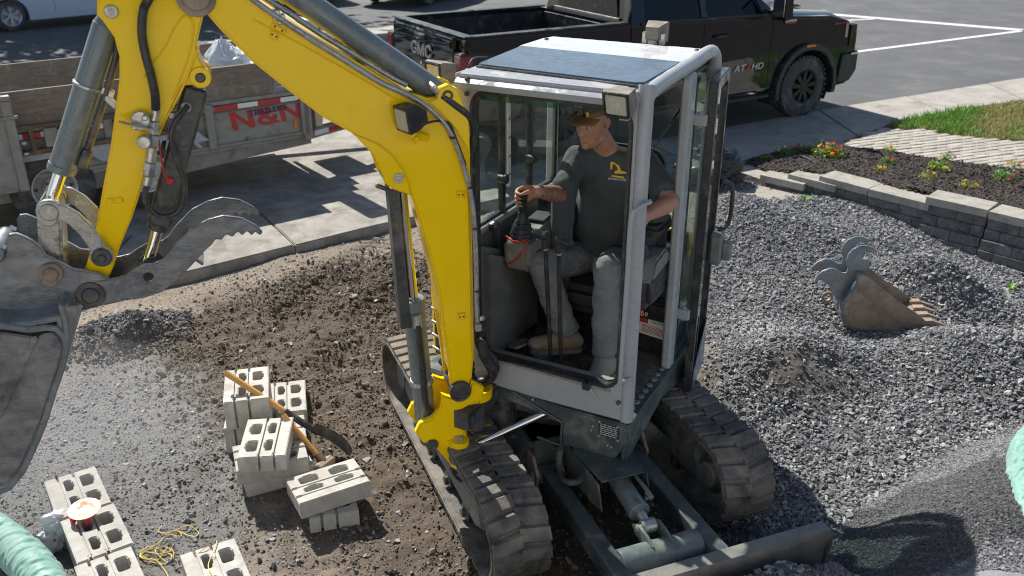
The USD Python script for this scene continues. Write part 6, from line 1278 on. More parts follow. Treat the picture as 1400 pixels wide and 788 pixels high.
# ------------------------------------------------------------------ concrete blocks
def block_mesh(h):
    L, W = .39, .26
    p = sbox(-L / 2, -W / 2, L / 2, W / 2)
    cells = [rrect(x - .052, x + .052, y0, y1, .016).union(rrect(x - .028, x + .028, y0 - .008, y1, .012)) for x in (-.085, .085) for y0, y1 in ((-.094, -.036), (.008, .046))]
    for c in cells: p = p.difference(c)
    for y in (-.014, .066):
        for x in (-L / 2, L / 2): p = p.difference(sbox(x - .028, y - .007, x + .028, y + .007))
    m = plate(p, 'z', 0, h, ch=.004)
    cuts = [box(-L, L, y - .006, y + .006, h - .012, h + .02, 0) for y in (-.014, .066)]
    return minus(m, *cuts)
BLK = {}
def put_block(x, y, z, yaw, h, label, tilt=(0, 0), group=None):
    k = 'half' if h < .15 else 'full'
    fr = Fr((x, y, z), math.radians(yaw))
    T = fr.M.copy()
    if tilt != (0, 0):
        T = T @ trimesh.transformations.euler_matrix(math.radians(tilt[0]), math.radians(tilt[1]), 0)
    if k not in BLK:
        t = thing('concrete_block', label, 'concrete block', Fr((0, 0, 0), 0), group)
        obj('block_body', block_mesh(h), 'concrete_block', t, smooth=25)
        xf = UsdGeom.Xform(stage.GetPrimAtPath(t)); xf.ClearXformOpOrder(); xf.GetPrim().RemoveProperty('xformOp:translate'); xf.GetPrim().RemoveProperty('xformOp:rotateZ')
        xf.MakeMatrixXform().Set(Gf.Matrix4d(*[float(v) for v in T.T.ravel()])); BLK[k] = t
        return
    dup(BLK[k], T, label, 'concrete block', group)
Z0 = -.035
put_block(-1.62, 4.81, Z0, 101, .19, 'bottom block of the tall two-block stack farthest back')
put_block(-1.605, 4.795, Z0 + .19, 104, .19, 'upright block on top of the farthest two-block stack, shovel handle leaning on it')
put_block(-1.365, 4.385, Z0, 27, .10, 'lowest flat block of the middle three-block stack')
put_block(-1.375, 4.345, Z0 + .10, 20.7, .10, 'middle flat block of the three-block stack, turned crosswise')
put_block(-1.385, 4.345, Z0 + .20, 276, .10, 'topmost block of the three-block stack, cells showing', (0, 0))
put_block(-1.47, 5.11, Z0, 103, .10, 'flat block lying half hidden behind the three-block stack')
put_block(-1.46, 4.72, Z0 + .0, 15, .10, 'flat block wedged between the two tall stacks')
put_block(-.995, 4.10, Z0, 106, .10, 'lower block of the right-hand pair, end grooves facing the camera')
put_block(-.995, 4.075, Z0 + .10, 209, .10, 'tilted top block of the right-hand pair nearest the digger track', (2, 1))
e_ = np.array([.563, -.826])
for i, lb_ in enumerate(('farthest block of the lower left row, under the orange dish', 'second block of the lower left row, below the orange dish', 'third block of the lower left row, cut by the bottom edge', 'fourth block of the lower left row, mostly below the frame')):
    c_ = np.array([-2.09, 3.655]) + e_ * .402 * (i - 1) + np.array([.012, .006]) * (i % 2)
    put_block(c_[0], c_[1], Z0, 124.3 + (i % 2) * .8, .19, lb_, (0, .6 * (i % 2)))
put_block(-2.22, 3.30, Z0 - .06, -40, .10, 'block sunk in the ground left of the lower left row')
put_block(-1.395, 3.385, Z0, 119.4, .19, 'single block by itself at the bottom edge, yellow string on it')
put_block(-2.60, 3.30, Z0 - .05, 30, .10, 'block end peeking out under the left green hose')

# ------------------------------------------------------------------ tools and small things
sh = thing('shovel', 'long wooden-handled shovel with black socket leaning on the blocks', 'shovel', Fr((-.955, 4.51, .02), 0))
a, b = np.array([-1.70, 4.735, .455]), np.array([-.955, 4.51, .035]); d = b - a
obj('handle', tube([a, a + d * .2, a + d * .52], [.019, .0175, .0185], 14, 4), 'handle_wood', sh)
sk_ = obj('socket', tube([a + d * .48, a + d * .60, a + d * .70, a + d * .74 - [0, 0, .012]], [.0205, .0205, .019, .012], 14, 5), 'black_plastic', sh)
dn_ = d / np.linalg.norm(d); sx_ = np.cross(dn_, [0, 0, 1]); sx_ /= np.linalg.norm(sx_); up_ = np.cross(sx_, dn_); sx_, up_ = sx_ * math.cos(1.1) + up_ * math.sin(1.1), up_ * math.cos(1.1) - sx_ * math.sin(1.1)
def blade_pt(u, v): # u along 0..1, v across -1..1
    w = .075 * (1 - .12 * (1 - u)) * (1 if u < .62 else math.sqrt(max(0, 1 - ((u - .62) / .38) ** 2)) * .98 + .02)
    return a + d * .70 + dn_ * .27 * u + sx_ * w * v + up_ * (.030 * v * v - .012 + .02 * math.sin(u * 3.1)) 
gu, gv = np.linspace(0, 1, 15), np.linspace(-1, 1, 11)
V = np.array([blade_pt(u, v) for u in gu for v in gv]); I = np.arange(len(V)).reshape(15, 11)
Fq = np.c_[I[:-1, :-1].ravel(), I[:-1, 1:].ravel(), I[1:, 1:].ravel(), I[1:, :-1].ravel()]
Vb = V - up_ * .004
F_ = np.vstack([Fq[:, [0, 1, 2]], Fq[:, [0, 2, 3]], Fq[:, [0, 2, 1]] + len(V), Fq[:, [0, 3, 2]] + len(V)])
obj('blade', trimesh.Trimesh(np.vstack([V, Vb]), F_, process=False), 'dark_steel', sh, smooth=50)
hm = thing('sledgehammer', 'short sledgehammer with pale wooden handle and brown head beside the shovel', 'hammer', Fr((-1.06, 4.22, .0), 0))
a, b = np.array([(-1.3301, 4.5363, 0.29)][0]), np.array([(-1.0721, 4.384, 0.04)][0]); d = b - a; dn_ = d / np.linalg.norm(d)
obj('handle', tube([a, a + d * .5, a + d * .95], [.015, .016, .018], 12, 4), 'handle_wood', hm)
obj('collar', tube([a + d * .78, a + d * .86, a + d * .93], [.019, .026, .03], 12, 4), 'ramp_brown', hm)
s_ = np.cross(dn_, [0, 0, 1]); s_ /= np.linalg.norm(s_)
obj('head', cyl(b - s_ * .06 - dn_ * .01, b + s_ * .065 - dn_ * .01, .033, n=8, ch=.008), 'bucket_rust', hm)

def disc_dish(p):
    t = thing('orange_dish', 'orange plastic dish dusted white, on the farthest block of the left row', 'dish', Fr(p, 0))
    x, y, z = p
    obj('bowl', rot(lathe([(0, .04), (.014, .046), (.018, .074), (.025, .080), (.028, .076), (.021, .042), (.019, .0)], (x, y, z + .03), (x, y, z + .1), 32), (1, .2, 0), 6, (x, y, z)), 'plastic_orange', t, smooth=50)
    for fx_, fy_ in ((-.045, -.05), (.03, -.055), (0, .06)): obj('foot', cyl((x + fx_, y + fy_, z), (x + fx_, y + fy_, z + .045), .013), 'red_plastic', t)
q = [(-2.1768, 3.779)][0]
disc_dish((q[0], q[1], Z0 + .19))
q = [(-2.383, 3.7891), (-2.3912, 3.7493)][0]
pb = thing('plastic_bag', 'crumpled clear plastic bag with a red tie beside the left block row', 'bag', Fr((-2.52, 3.62, 0), 0))
for nm, c, r, sd_ in (('bag_body', (*[(-2.3377, 3.7839)][0], .09), .085, 21), ('bag_end', (*[(-2.3688, 3.7424)][0], .03), .065, 23)):
    m = trimesh.creation.icosphere(3, 1.0); V = m.vertices; V = V * (1 + (meshkit.fbm(V * 2.6 + sd_, 4, sd_) - .5)[:, None] * 1.2)
    obj(nm, trimesh.Trimesh(np.array(c) + V * r * [.9, .7, 1.0], m.faces, process=False), 'bag_white', pb, smooth=50)
q = [(-2.3379, 3.7339)][0]; obj('red_tie', ring((q[0] - .012, q[1], .06), (q[0] + .012, q[1] - .006, .05), .02, .012), 'red_plastic', pb)
# yellow string: a tangle with two loose ends
sp_ = [(-1.4987, 3.5175), (-1.5704, 3.5853), (-1.5891, 3.5072), (-1.6435, 3.4766), (-1.6825, 3.5072), (-1.7256, 3.5695), (-1.7958, 3.6442), (-1.8669, 3.677), (-1.9015, 3.7101), (-1.8652, 3.755), (-1.797, 3.7324), (-1.7368, 3.688), (-1.7515, 3.6442), (-1.8254, 3.6442), (-1.8892, 3.677), (-1.8831, 3.7212), (-1.8077, 3.699), (-1.7594, 3.7324), (-1.8088, 3.7663), (-1.8266, 3.7101), (-1.7478, 3.6551), (-1.733, 3.7101), (-1.7802, 3.7493), (-1.8035, 3.666), (-1.8663, 3.6551), (-1.9048, 3.699), (-1.8649, 3.7437), (-1.8355, 3.7777), (-1.8328, 3.8354), (-1.8142, 3.8706), (-1.7719, 3.8825), (-1.7447, 3.8588), (-1.7638, 3.8354), (-1.8027, 3.8706), (-1.7721, 3.9064), (-1.7215, 3.9184), (-1.6636, 3.8825), (-1.6641, 3.8354), (-1.7082, 3.853), (-1.7836, 3.8944), (-1.8256, 3.8588), (-1.8725, 3.8825), (-1.8695, 3.9184), (-1.8671, 3.9004)]
pz = height(np.array(sp_)) + .012
pts = [(x, y, z + .008 * math.sin(i * 2.4)) for i, ((x, y), z) in enumerate(zip(sp_, pz))]
tw = thing('yellow_string', 'tangle of thin yellow mason string on the ground left of the single block', 'string', Fr((-1.75, 3.75, 0), 0))
obj('tangle', tube(pts, .0024, 6, 6), 'string_yellow', tw)
e2 = [(*q, z) for q, z in zip([(-1.5528, 3.4069), (-1.541, 3.4785), (-1.4976, 3.5204), (-1.4756, 3.5416)], (.02, .13, .165, .165))]
obj('loose_end', tube([*e2], .0024, 6, 6), 'string_yellow', tw)
obj('loose_end', tube([(*q, .165) for q in [(-1.4499, 3.5852), (-1.4441, 3.5052), (-1.4435, 3.4329), (-1.4347, 3.3925), (-1.4026, 3.343), (-1.3678, 3.2945)]], .0024, 6, 6), 'string_yellow', tw)

# green fabric hoses
def fabric_hose(pts, r, label, seed):
    P_ = spline(pts, 60); n = len(P_); T = np.gradient(P_, axis=0); T /= np.linalg.norm(T, axis=1, keepdims=True)
    s = np.r_[0, np.cumsum(np.linalg.norm(np.diff(P_, axis=0), axis=1))]; nn = 56; u = np.array([0, 0, 1.0]); V = []
    for i in range(n):
        u = u - T[i] * (u @ T[i]); u /= np.linalg.norm(u); v = np.cross(T[i], u)
        a = np.arange(nn) / nn * 2 * np.pi
        ca, sn = np.cos(a), np.sin(a)
        w1 = meshkit.noise(np.c_[ca * 1.1, sn * 1.1, s[i] * 24 + .9 * np.sin(a + seed) + .5 * ca], seed); w2 = meshkit.noise(np.c_[ca * 1.6 + 5, sn * 1.6, s[i] * 46 + 1.5 * sn], seed + 2)
        crease = np.clip(1 - np.abs(w1 - .5) * 5, 0, 1) + .5 * np.clip(1 - np.abs(w2 - .5) * 5, 0, 1)
        amp = .25 + 1.1 * meshkit.noise(np.c_[ca * 1.2, sn * 1.2, np.full(nn, s[i] * 5)], seed + 5)
        rr = r * (1 + .05 * np.sin(s[i] * 5 + seed)) - .010 * amp * crease
        V.append(P_[i] + rr[:, None] * (np.cos(a)[:, None] * u + np.sin(a)[:, None] * v))
    V = np.vstack(V); I = np.arange(n * nn).reshape(n, nn); J = np.roll(I, -1, 1)
    F_ = np.vstack([np.c_[I[:-1].ravel(), I[1:].ravel(), J[1:].ravel()], np.c_[I[:-1].ravel(), J[1:].ravel(), J[:-1].ravel()]])
    m = trimesh.Trimesh(V, F_[:, ::-1], process=False)
    obj('fabric_hose', m, 'fabric_hose', smooth=True, label=label, category='hose')
h1 = [(*q, z) for q, z in zip([(-3.4616, 4.1424), (-2.9254, 3.9011), (-2.5281, 3.6467), (-2.1981, 3.3467), (-1.9417, 2.9871), (-1.7749, 2.6784)], (.10, .10, .10, .10, .1, .1))]
fabric_hose(h1, .098, 'wrinkled pale green fabric hose in the lower left corner', 1)
h2 = [(*q, z) for q, z in zip([(3.4656, 4.7082), (2.8907, 4.1977), (2.6024, 3.88), (2.42, 3.4809), (2.3865, 3.1303), (2.4287, 2.8283)], (.42, .45, .46, .44, .40, .36))]
fabric_hose(h2, .075, 'wrinkled pale green fabric hose bulging in from the right edge', 2)
h3 = [(*q, z) for q, z in zip([(3.2645, 4.4797), (2.7918, 3.9137), (2.5765, 3.6134), (2.4651, 3.247), (2.5212, 3.0614)], (.38, .36, .35, .33, .3))]
fabric_hose(h3, .07, 'second pale green hose end tucked behind the right-hand one', 4)

# ------------------------------------------------------------------ the spare bucket on the gravel
bo_ = np.array([(2.6848, 6.3295)][0]); FX = Fr((bo_[0], bo_[1], 0), math.radians(-7))
sb_ = thing('spare_bucket', 'rusty toothed digging bucket with hook ears lying on the gravel mound', 'excavator bucket', FX)

P('side_plate', FX, [plate(clean(Polygon([(-0.0564, 0.369), (-0.0345, 0.3883), (0.0086, 0.383), (0.0852, 0.3199), (0.1624, 0.2546), (0.2639, 0.1832), (0.389, 0.1068), (0.4791, 0.0405), (0.5168, -0.0014), (0.4793, -0.0243), (0.303, -0.0487), (0.1465, -0.0651), (-0.014, -0.0616), (-0.0994, -0.0269), (-0.1343, 0.0565), (-0.1306, 0.148), (-0.0914, 0.2274), (-0.0596, 0.3185)])), 'y', y, y + .014, ch=.003) for y in (0, .386)], 'bucket_rust', sb_)
P('shell', FX, [plate(clean(LineString([(-0.025, 0.3836), (-0.058, 0.3795), (-0.0653, 0.3181), (-0.0975, 0.23), (-0.1367, 0.1501), (-0.1401, 0.0562), (-0.1046, -0.0315), (-0.0127, -0.0707), (0.148, -0.0743), (0.3043, -0.0566), (0.5011, -0.0206)]).buffer(.010)), 'y', .002, .398, ch=.003)], 'bucket_blue', sb_)
P('hook_ear', FX, plate(clean(Polygon([(-0.2316, 0.2177), (-0.2556, 0.2681), (-0.3106, 0.2938), (-0.3542, 0.2783), (-0.3487, 0.321), (-0.3095, 0.3682), (-0.2561, 0.394), (-0.2096, 0.3888), (-0.1603, 0.3606), (-0.1314, 0.3645), (-0.1234, 0.4033), (-0.1462, 0.459), (-0.1379, 0.5159), (-0.1108, 0.5612), (-0.0595, 0.5919), (-0.0036, 0.5911), (0.0576, 0.5694), (0.036, 0.5493), (-0.0191, 0.5443), (-0.0434, 0.5206), (-0.0433, 0.4857), (0.0083, 0.4779), (0.0285, 0.455), (0.0244, 0.4109), (0.0004, 0.3461), (-0.0347, 0.28), (-0.1027, 0.1202), (-0.1636, 0.1429), (-0.2124, 0.1795)])), 'y', .09, .112, ch=.003), 'bucket_blue', sb_)
P('hook_ear', FX, plate(clean(Polygon([(-0.2316, 0.2177), (-0.2556, 0.2681), (-0.3106, 0.2938), (-0.3542, 0.2783), (-0.3487, 0.321), (-0.3095, 0.3682), (-0.2561, 0.394), (-0.2096, 0.3888), (-0.1603, 0.3606), (-0.1314, 0.3645), (-0.1234, 0.4033), (-0.1462, 0.459), (-0.1379, 0.5159), (-0.1108, 0.5612), (-0.0595, 0.5919), (-0.0036, 0.5911), (0.0576, 0.5694), (0.036, 0.5493), (-0.0191, 0.5443), (-0.0434, 0.5206), (-0.0433, 0.4857), (0.0083, 0.4779), (0.0285, 0.455), (0.0244, 0.4109), (0.0004, 0.3461), (-0.0347, 0.28), (-0.1027, 0.1202), (-0.1636, 0.1429), (-0.2124, 0.1795)])), 'y', .28, .302, ch=.003), 'bucket_blue', sb_)
lp = [(0.3896, 0.1033), (0.4816, 0.0383), (0.5204, -0.0036)]
P('wear_plate', FX, plate(clean(LineString([(-0.0549, 0.2869), (0.1124, 0.1488), (0.292, 0.0165), (0.3677, -0.0312)]).buffer(.009)), 'y', -.006, .004), 'bucket_rust', sb_)
P('lip', FX, bar((lp[2][0] - .03, .0, lp[2][1] + .005), (lp[2][0] - .03, .40, lp[2][1] + .005), .11, .018), 'bucket_rust', sb_)
for k, y in enumerate((.025, .14, .26, .375)):
    x, z = lp[2][0], lp[2][1] + .012
    t_ = P('tooth', FX, [hull([(x - .07, y - .030, z - .012), (x - .07, y + .030, z - .012), (x - .06, y - .030, z + .028), (x - .06, y + .030, z + .028), (x + .02, y - .026, z + .034), (x + .02, y + .026, z + .034), (x + .03, y - .026, z - .01), (x + .03, y + .026, z - .01)]), hull([(x + .01, y - .022, z - .008), (x + .01, y + .022, z - .008), (x + .015, y - .020, z + .028), (x + .015, y + .020, z + .028), (x + .115, y - .014, z - .006), (x + .115, y + .014, z - .006), (x + .112, y, z + .004)])], 'bucket_rust', sb_)
q = [(-0.2188, 0.1037)][0]
P('lifting_eye', FX, [tm(m3.Manifold.cylinder(.014, .045, .045, 24, True).translate([0, 0, 0]) - m3.Manifold.cylinder(.03, .026, .026, 20, True)).apply_transform(trimesh.transformations.rotation_matrix(math.pi / 2, (1, 0, 0))).apply_translation((q[0], .20, q[1]))], 'bucket_rust', sb_)

# ------------------------------------------------------------------ the operator
def sph(p, r, n=20): return m3.Manifold.sphere(r, n).translate([float(v) for v in p])
def bone(a, ra, b, rb): return m3.Manifold.batch_hull([sph(a, ra), sph(b, rb)])
def ell(c, r, n=28): return m3.Manifold.sphere(1.0, n).scale([float(v) for v in r]).translate([float(v) for v in c])
def union(ms):
    return m3.Manifold.batch_boolean(ms, m3.OpType.Add)
def smoothm(man, length, it=12):
    t = tm(man.refine_to_length(length)); t.merge_vertices()
    trimesh.smoothing.filter_taubin(t, lamb=.5, nu=-.52, iterations=it); return t
def lerp(a, b, t): return np.array(a) + (np.array(b) - np.array(a)) * t
man_ = thing('person', 'person in brown cap and dark t-shirt seated in the digger cab, hand on joystick', 'person', FU)
J = dict(pel=(.135, .31, 1.215), hipR=(.04, .29, 1.20), hipL=(.235, .29, 1.20), spi=(.14, .285, 1.45), che=(.165, .255, 1.67), nek=(.150, .205, 1.865),
         shR=(-.025, .225, 1.785), elR=(-.02, .03, 1.635), wrR=(-.075, -.155, 1.700), shL=(.365, .255, 1.795), elL=(.545, .115, 1.655), wrL=(.478, -.045, 1.625),
         knR=(-.05, -.135, 1.290), anR=(.065, -.055, .895), knL=(.315, -.115, 1.325), anL=(.315, -.10, .83))
J = {k: np.array(v) for k, v in J.items()}
# hands: palm, four fingers, thumb, closed on the joysticks
def hand(wr, grip, axis, out, side, thumb):
    """A hand from the wrist to the grip point, its fingers wrapped round the stick axis on the 'out' side."""
    ax = np.array(axis, float); ax /= np.linalg.norm(ax)
    fwd = np.array(grip) - wr; fwd -= ax * (fwd @ ax) * .3; fwd /= np.linalg.norm(fwd)
    lat = np.cross(ax, fwd); lat /= np.linalg.norm(lat)
    ms = []
    k0 = np.array(grip) - fwd * .035 + lat * out * .03
    ms.append(m3.Manifold.batch_hull([sph(wr, .025), sph(k0 + ax * .034, .017), sph(k0 - ax * .034, .016), sph(k0 + ax * .012 + lat * out * .01, .018)]))
    for i, (o, L, r) in enumerate(((.036, .92, .0098), (.013, 1.0, .0102), (-.011, .95, .0098), (-.033, .8, .0088))):
        p0 = k0 + ax * o
        p1 = np.array(grip) + lat * out * .034 + fwd * .012 * L + ax * o
        p2 = np.array(grip) + fwd * .036 * L + lat * out * .010 + ax * (o * .95)
        p3 = np.array(grip) + fwd * .026 * L - lat * out * .020 + ax * (o * .9)
        ms += [bone(p0, r * 1.25, p1, r * 1.08), bone(p1, r * 1.08, p2, r), bone(p2, r, p3, r * .85)]
    t0 = lerp(wr, k0, .45) + ax * .02 - lat * out * .012; t1 = np.array(grip) - fwd * .022 + ax * .034 - lat * out * .024; t2 = np.array(grip) + fwd * .014 + ax * .038 - lat * out * .026
    ms += [bone(t0, .014, t1, .0115), bone(t1, .0115, t2, .0095)]
    return ms
gR, gL = np.array([-.120, -.222, 1.678]), np.array([.428, -.085, 1.615])
hR = hand(J['wrR'], gR, (.02, -.10, 1), -1, -1, 0)
hL = hand(J['wrL'], gL, (-.02, -.10, 1), 1, 1, 0)
# head in its own frame: +x to the person's left, -y forward, z up
HY, HP = math.radians(-17), math.radians(7)
hc = np.array([.114, .118, 2.018])
HM = trimesh.transformations.translation_matrix(hc) @ trimesh.transformations.rotation_matrix(HY, (0, 0, 1)) @ trimesh.transformations.rotation_matrix(HP, (1, 0, 0)) @ np.diag([1.06, 1.06, 1.16, 1])
hp = [ell((0, .010, .035), (.074, .094, .085)), ell((0, -.02, -.01), (.066, .078, .085)), ell((0, -.030, -.062), (.052, .058, .050)), ell((0, -.070, -.088), (.024, .022, .020)),
      bone((-.045, -.005, -.065), .020, (0, -.068, -.086), .022), bone((.045, -.005, -.065), .020, (0, -.068, -.086), .022),
      m3.Manifold.batch_hull([sph((0, -.086, .012), .009, 10), sph((-.015, -.096, -.030), .009, 10), sph((.015, -.096, -.030), .009, 10), sph((0, -.108, -.030), .010, 10)]),
      bone((-.045, -.070, .020), .013, (.045, -.070, .020), .013), ell((-.032, -.068, -.018), (.022, .020, .018)), ell((.032, -.068, -.018), (.022, .020, .018)),
      ell((0, -.088, -.054), (.024, .010, .0065)), ell((0, -.086, -.064), (.022, .010, .007)), ell((0, -.082, -.046), (.026, .011, .012))]
for s in (-1, 1):
    hp.append(m3.Manifold.batch_hull([ell((s * .074, .018, .008), (.007, .017, .020), 14), ell((s * .071, .010, -.018), (.006, .009, .010), 12)]))
hpm = union(hp)
for s in (-1, 1): hpm = hpm - sph((s * .030, -.092, .004), .0115, 12) - sph((s * .080, .014, .002), .008, 10)
hm4 = m3.Manifold(m3.Mesh(np.asarray(tm(hpm).apply_transform(HM).vertices, np.float32), np.asarray(tm(hpm).faces, np.uint32)))
neck = m3.Manifold.batch_hull([sph(J['nek'] + [0, .02, -.02], .060), sph(hc + [.012, .030, -.06], .050)])
core = [m3.Manifold.batch_hull([ell(J['pel'], (.15, .105, .09)), ell(J['spi'], (.145, .10, .10))]), m3.Manifold.batch_hull([ell(J['spi'], (.145, .10, .10)), ell(J['che'], (.165, .105, .12))]),
        m3.Manifold.batch_hull([ell(J['che'], (.16, .10, .10)), sph(J['shR'], .055), sph(J['shL'], .055), sph(J['nek'] + [0, .02, -.04], .06)])]
arms = [bone(J['shR'], .054, lerp(J['shR'], J['elR'], .5), .050), bone(lerp(J['shR'], J['elR'], .5), .050, J['elR'], .044), bone(J['elR'], .044, lerp(J['elR'], J['wrR'], .35), .046), bone(lerp(J['elR'], J['wrR'], .35), .046, J['wrR'], .029),
        bone(J['shL'], .056, lerp(J['shL'], J['elL'], .5), .051), bone(lerp(J['shL'], J['elL'], .5), .051, J['elL'], .044), bone(J['elL'], .045, lerp(J['elL'], J['wrL'], .35), .046), bone(lerp(J['elL'], J['wrL'], .35), .046, J['wrL'], .029)]
legs = []
for k in 'RL': legs += [bone(J['hip' + k], .080, J['kn' + k], .054), bone(J['kn' + k], .054, J['an' + k], .040)]
skin = smoothm(union(core + arms + legs + [neck, hm4] + hR + hL), .0075, 7)
obj('body', FU(skin), 'skin', man_, smooth=70)
def toW(m): return FU(m)
hd_ = lambda m: FU(m.copy().apply_transform(HM))
# eyes, brows, stubble-free lips, hair
for s in (-1, 1):
    obj('eye', hd_(tm(ell((s * .030, -.0795, .002), (.0095, .008, .0055), 16))), 'white_print', man_)
    obj('iris', hd_(tm(ell((s * .030 - .001, -.0872, .001), (.0048, .002, .0048), 12))), 'dark_print', man_)
    obj('eyebrow', hd_(tm(bone((s * .014, -.093, .021), .0035, (s * .046, -.080, .024), .003))), 'hair', man_)
hairp = (ell((0, .012, .034), (.0775, .0975, .0875)) - m3.Manifold.cube([.4, .4, .4], True).translate([0, -.205, -.02])) - m3.Manifold.cube([.4, .4, .2], True).translate([0, 0, -.125]) - m3.Manifold.cube([.4, .4, .4], True).translate([0, 0, .255])
obj('hair', hd_(smoothm(hairp, .02, 3)), 'hair', man_)
capd = ell((0, .008, .048), (.0815, .102, .083), 40) - m3.Manifold.cube([.5, .5, .3], True).translate([0, 0, -.106])
cm_ = smoothm(capd, .012, 6)
cap = obj('cap', hd_(cm_), 'cap_brown', man_, smooth=60)
br = []
for u in np.linspace(-1, 1, 17):
    for v in np.linspace(0, 1, 8):
        a = u * 1.15; x = math.sin(a) * .079; y0 = -math.cos(a) * .098; y = y0 - v * .072 * math.cos(a * .9) ** .7
        br.append((x * (1 + .02 * v), y, .052 - .016 * u * u - .012 * v + .0))
br = np.array(br); I = np.arange(len(br)).reshape(17, 8); fq = np.c_[I[:-1, :-1].ravel(), I[:-1, 1:].ravel(), I[1:, 1:].ravel(), I[1:, :-1].ravel()]
bb = np.vstack([br, br - [0, 0, .004]]); nb = len(br)
ff = np.vstack([fq[:, [0, 1, 2]], fq[:, [0, 2, 3]], fq[:, [0, 2, 1]] + nb, fq[:, [0, 3, 2]] + nb] + [[[I[i, 7], I[i, 7] + nb, I[i + 1, 7]], [I[i + 1, 7], I[i, 7] + nb, I[i + 1, 7] + nb]] for i in range(16)])
obj('brim', hd_(trimesh.Trimesh(bb, ff, process=False)), 'cap_brown', cap, smooth=60)
obj('cap_button', hd_(tm(sph((0, .008, .131), .008, 10))), 'cap_brown', cap)
obj('cap_stitch', hd_(tube([(-.03, -.094, .095), (-.012, -.098, .097), (.012, -.098, .097)], .003, 6, 4)), 'white_print', cap)
sgl = []
for s in (-1, 1): sgl.append(tm(ell((s * .031, -.112, .078), (.027, .010, .018), 18)))
gls = obj('sunglasses', hd_(cat(sgl)), 'sunglass', man_, smooth=60)
obj('temple', hd_(cat(tube([(.058, -.105, .08), (.082, -.05, .082), (.088, .02, .075)], .004, 6, 4), tube([(-.058, -.105, .08), (-.082, -.05, .082), (-.088, .02, .075)], .004, 6, 4), tube([(-.01, -.116, .08), (.01, -.116, .08)], .004, 6, 0))), 'black_plastic', gls)
obj('yellow_tip', hd_(cat(box(.050, .062, -.118, -.104, .064, .086))), 'yellow_print', gls)
# clothes
def wrinkle(t, amp, f, seed, stretch=(1, 1, 1)):
    n = t.vertex_normals; p = t.vertices * np.array(stretch) * f
    w = meshkit.fbm(p, 4, seed) - .5; r = 1 - np.abs(meshkit.fbm(p * 1.3 + 7, 3, seed + 4) - .5) * 4
    t.vertices = t.vertices + n * (w * amp * 2 + np.clip(r, -1, 1) * amp * .5)[:, None]; return t
torso = [m3.Manifold.batch_hull([ell(J['pel'] + [0, 0, .03], (.172, .125, .08)), ell(J['spi'] + [0, -.01, -.03], (.175, .128, .10))]), m3.Manifold.batch_hull([ell(J['spi'] + [0, -.01, -.03], (.172, .128, .10)), ell(J['che'], (.182, .122, .12))]),
         m3.Manifold.batch_hull([ell(J['che'], (.178, .115, .10)), sph(J['shR'] + [0, 0, -.004], .064), sph(J['shL'] + [0, 0, -.004], .064), ell(J['nek'] + [0, .03, -.03], (.072, .065, .035))])]
slR, slL = lerp(J['shR'], J['elR'], .93), lerp(J['shL'], J['elL'], .80)
slv = [bone(J['shR'], .066, slR, .066), bone(J['shL'], .068, slL, .066)]
sm_ = union(torso + slv)
# cut the sleeves and the neckline cleanly
def cutter(p, d, r, L): 
    d = np.array(d) / np.linalg.norm(d); return solid(orient(lathe([(0, r), (L, r)], n=24), np.array(p), np.array(p) + d))
sm_ = sm_ - cutter(slR, J['elR'] - J['shR'], .12, .12) - cutter(slL, J['elL'] - J['shL'], .12, .12)
sm_ = sm_ - m3.Manifold.batch_hull([sph(J['nek'] + [0, .0, .012], .058), sph(hc + [.012, .02, -.0], .070)])
sht = wrinkle(wrinkle(smoothm(sm_, .009, 9), .013, 7, 3, (1, 1, .5)), .004, 22, 13, (1, 1, .45))
shirt = obj('tshirt', FU(sht), 'shirt', man_, smooth=70)
tr_ = [m3.Manifold.batch_hull([ell(J['pel'] + [0, -.01, -.01], (.168, .125, .085)), sph(J['hipR'], .088), sph(J['hipL'], .088)])]
for k in 'RL':
    md = lerp(J['hip' + k], J['kn' + k], .55); ml = lerp(J['kn' + k], J['an' + k], .5); lo = lerp(J['kn' + k], J['an' + k], .97 if k == 'R' else .92)
    tr_ += [bone(J['hip' + k], .094, md, .086), bone(md, .086, J['kn' + k], .071), bone(J['kn' + k], .071, ml, .066), bone(ml, .066, lo, .064)]
trs = wrinkle(wrinkle(smoothm(union(tr_), .009, 9), .014, 8, 9, (1, 1, 1.5)), .005, 24, 19, (.6, .6, 1.4))
obj('trousers', FU(trs), 'trousers', man_, smooth=70)
def boot(an, heel, toe, upper, label=None):
    an, heel, toe = map(np.array, (an, heel, toe)); f = toe - heel; L = np.linalg.norm(f); f = f / L; up = np.array([0, 0, 1.0]); up -= f * (up @ f); up /= np.linalg.norm(up)
    b = union([bone(an + [0, 0, .045], .056, an + [0, 0, -.01], .053), m3.Manifold.batch_hull([sph(an - [0, 0, .01], .050), sph(heel + up * .052 + f * .03, .044), sph(heel + up * .050 + f * L * .55, .046)]), m3.Manifold.batch_hull([sph(heel + up * .050 + f * L * .5, .048), sph(toe + up * .044 - f * .05, .044), sph(heel + up * .045 + f * .04, .042)])])
    bp = obj('boot', FU(wrinkle(smoothm(b, .011, 6), .003, 22, 5)), upper, man_, smooth=70, label=label)
    s_ = np.cross(up, f)
    base = [heel + s_ * w * q + f * (L * t) for t, w in ((0, .030), (.12, .043), (.4, .038), (.72, .050), (.9, .044), (1.0, .022)) for q in (-1, 1)]
    obj('sole', FU(hull(np.vstack([np.array(base) + up * .022, np.array(base) - up * .006]))), 'boot_sole', bp)
boot(J['anR'], (.125, .005, .765), (-.085, -.195, .795), 'boot_tan', 'tan work boot with a dusty grey toe')
boot(J['anL'], (.345, -.06, .71), (.30, -.31, .71), 'boot_grey')
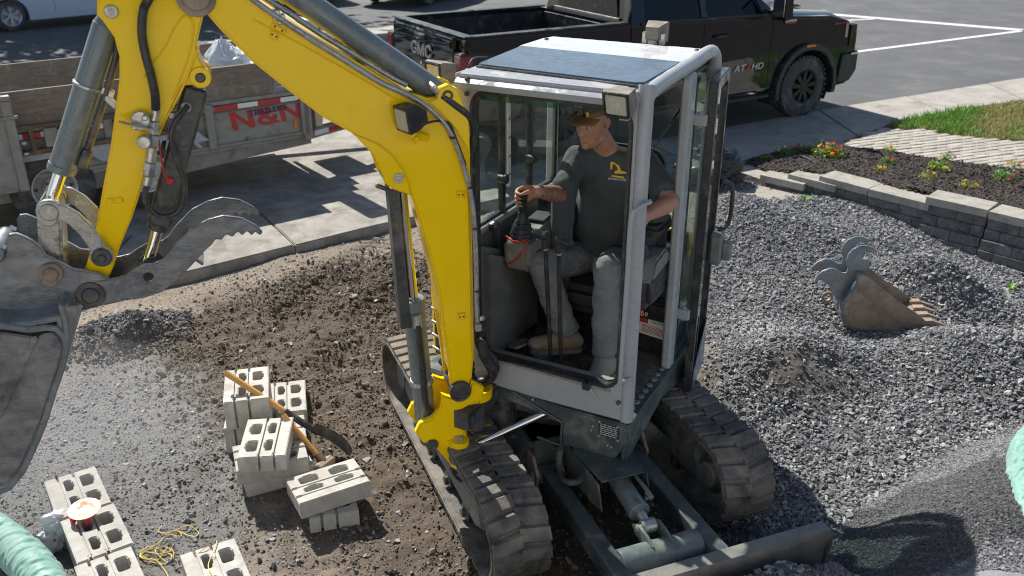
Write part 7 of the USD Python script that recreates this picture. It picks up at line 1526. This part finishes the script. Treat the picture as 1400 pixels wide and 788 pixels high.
obj('toe_cap', FU(smoothm(ell((-.058, -.168, .838), (.05, .05, .034)), .012, 2)), 'boot_grey', man_, smooth=70)
# tattoo: the right forearm seen from outside is inked
fo = union([bone(lerp(J['elR'], J['wrR'], .12), .0455, lerp(J['elR'], J['wrR'], .35), .0468), bone(lerp(J['elR'], J['wrR'], .35), .0468, lerp(J['elR'], J['wrR'], .88), .0335)])
obj('inked_forearm', FU(smoothm(fo, .01, 4)), 'skin_tattoo', man_, smooth=70, label='right forearm covered in dark tattoo')
# emblem and words on the chest, laid on the cloth
SV = sht.vertices
from scipy.spatial import cKDTree
front = SV[(sht.vertex_normals[:, 1] < -.2)]
kt = cKDTree(front[:, [0, 2]])
def on_cloth(m, off=.004):
    V = m.vertices.copy(); dd, ii = kt.query(V[:, [0, 2]], k=4); V[:, 1] = (front[ii][:, :, 1] / (dd[..., None][:, :, 0] + .003)).sum(1) / (1 / (dd + .003)).sum(1) - off + V[:, 1]; m.vertices = V; return m
ex = [(0.197, 1.8112), (0.2133, 1.8095), (0.2423, 1.7941), (0.2557, 1.7686), (0.284, 1.7648), (0.2884, 1.7576), (0.2242, 1.7503), (0.2236, 1.764), (0.2395, 1.7702), (0.2305, 1.7885), (0.2157, 1.8021), (0.208, 1.7932), (0.2089, 1.7737), (0.199, 1.7684)]
ex2 = [(0.2084, 1.7421), (0.2773, 1.7403), (0.2777, 1.7325), (0.2087, 1.7343)]
for nm, pol in (('emblem', ex), ('emblem', ex2)):
    m = tm(solid(plate(clean(Polygon(pol)), 'y', -.0008, .0008, ch=0)).refine_to_length(.012)); obj(nm, FU(on_cloth(m)), 'yellow_print', shirt, smooth=False)
q0, q1 = [(0.1951, 1.7204), (0.2945, 1.7192)]
t = meshkit.text_mesh('Excavation PJP INC.', .011, .001, True); ln_ = t.bounds[1, 0]; V = t.vertices
W = np.c_[q0[0] + V[:, 0] / ln_ * (q1[0] - q0[0]), -V[:, 2], q0[1] + V[:, 0] / ln_ * (q1[1] - q0[1]) + V[:, 1]]
obj('lettering', FU(on_cloth(trimesh.Trimesh(W, t.faces, process=False), .0045)), 'white_print', shirt, smooth=False)
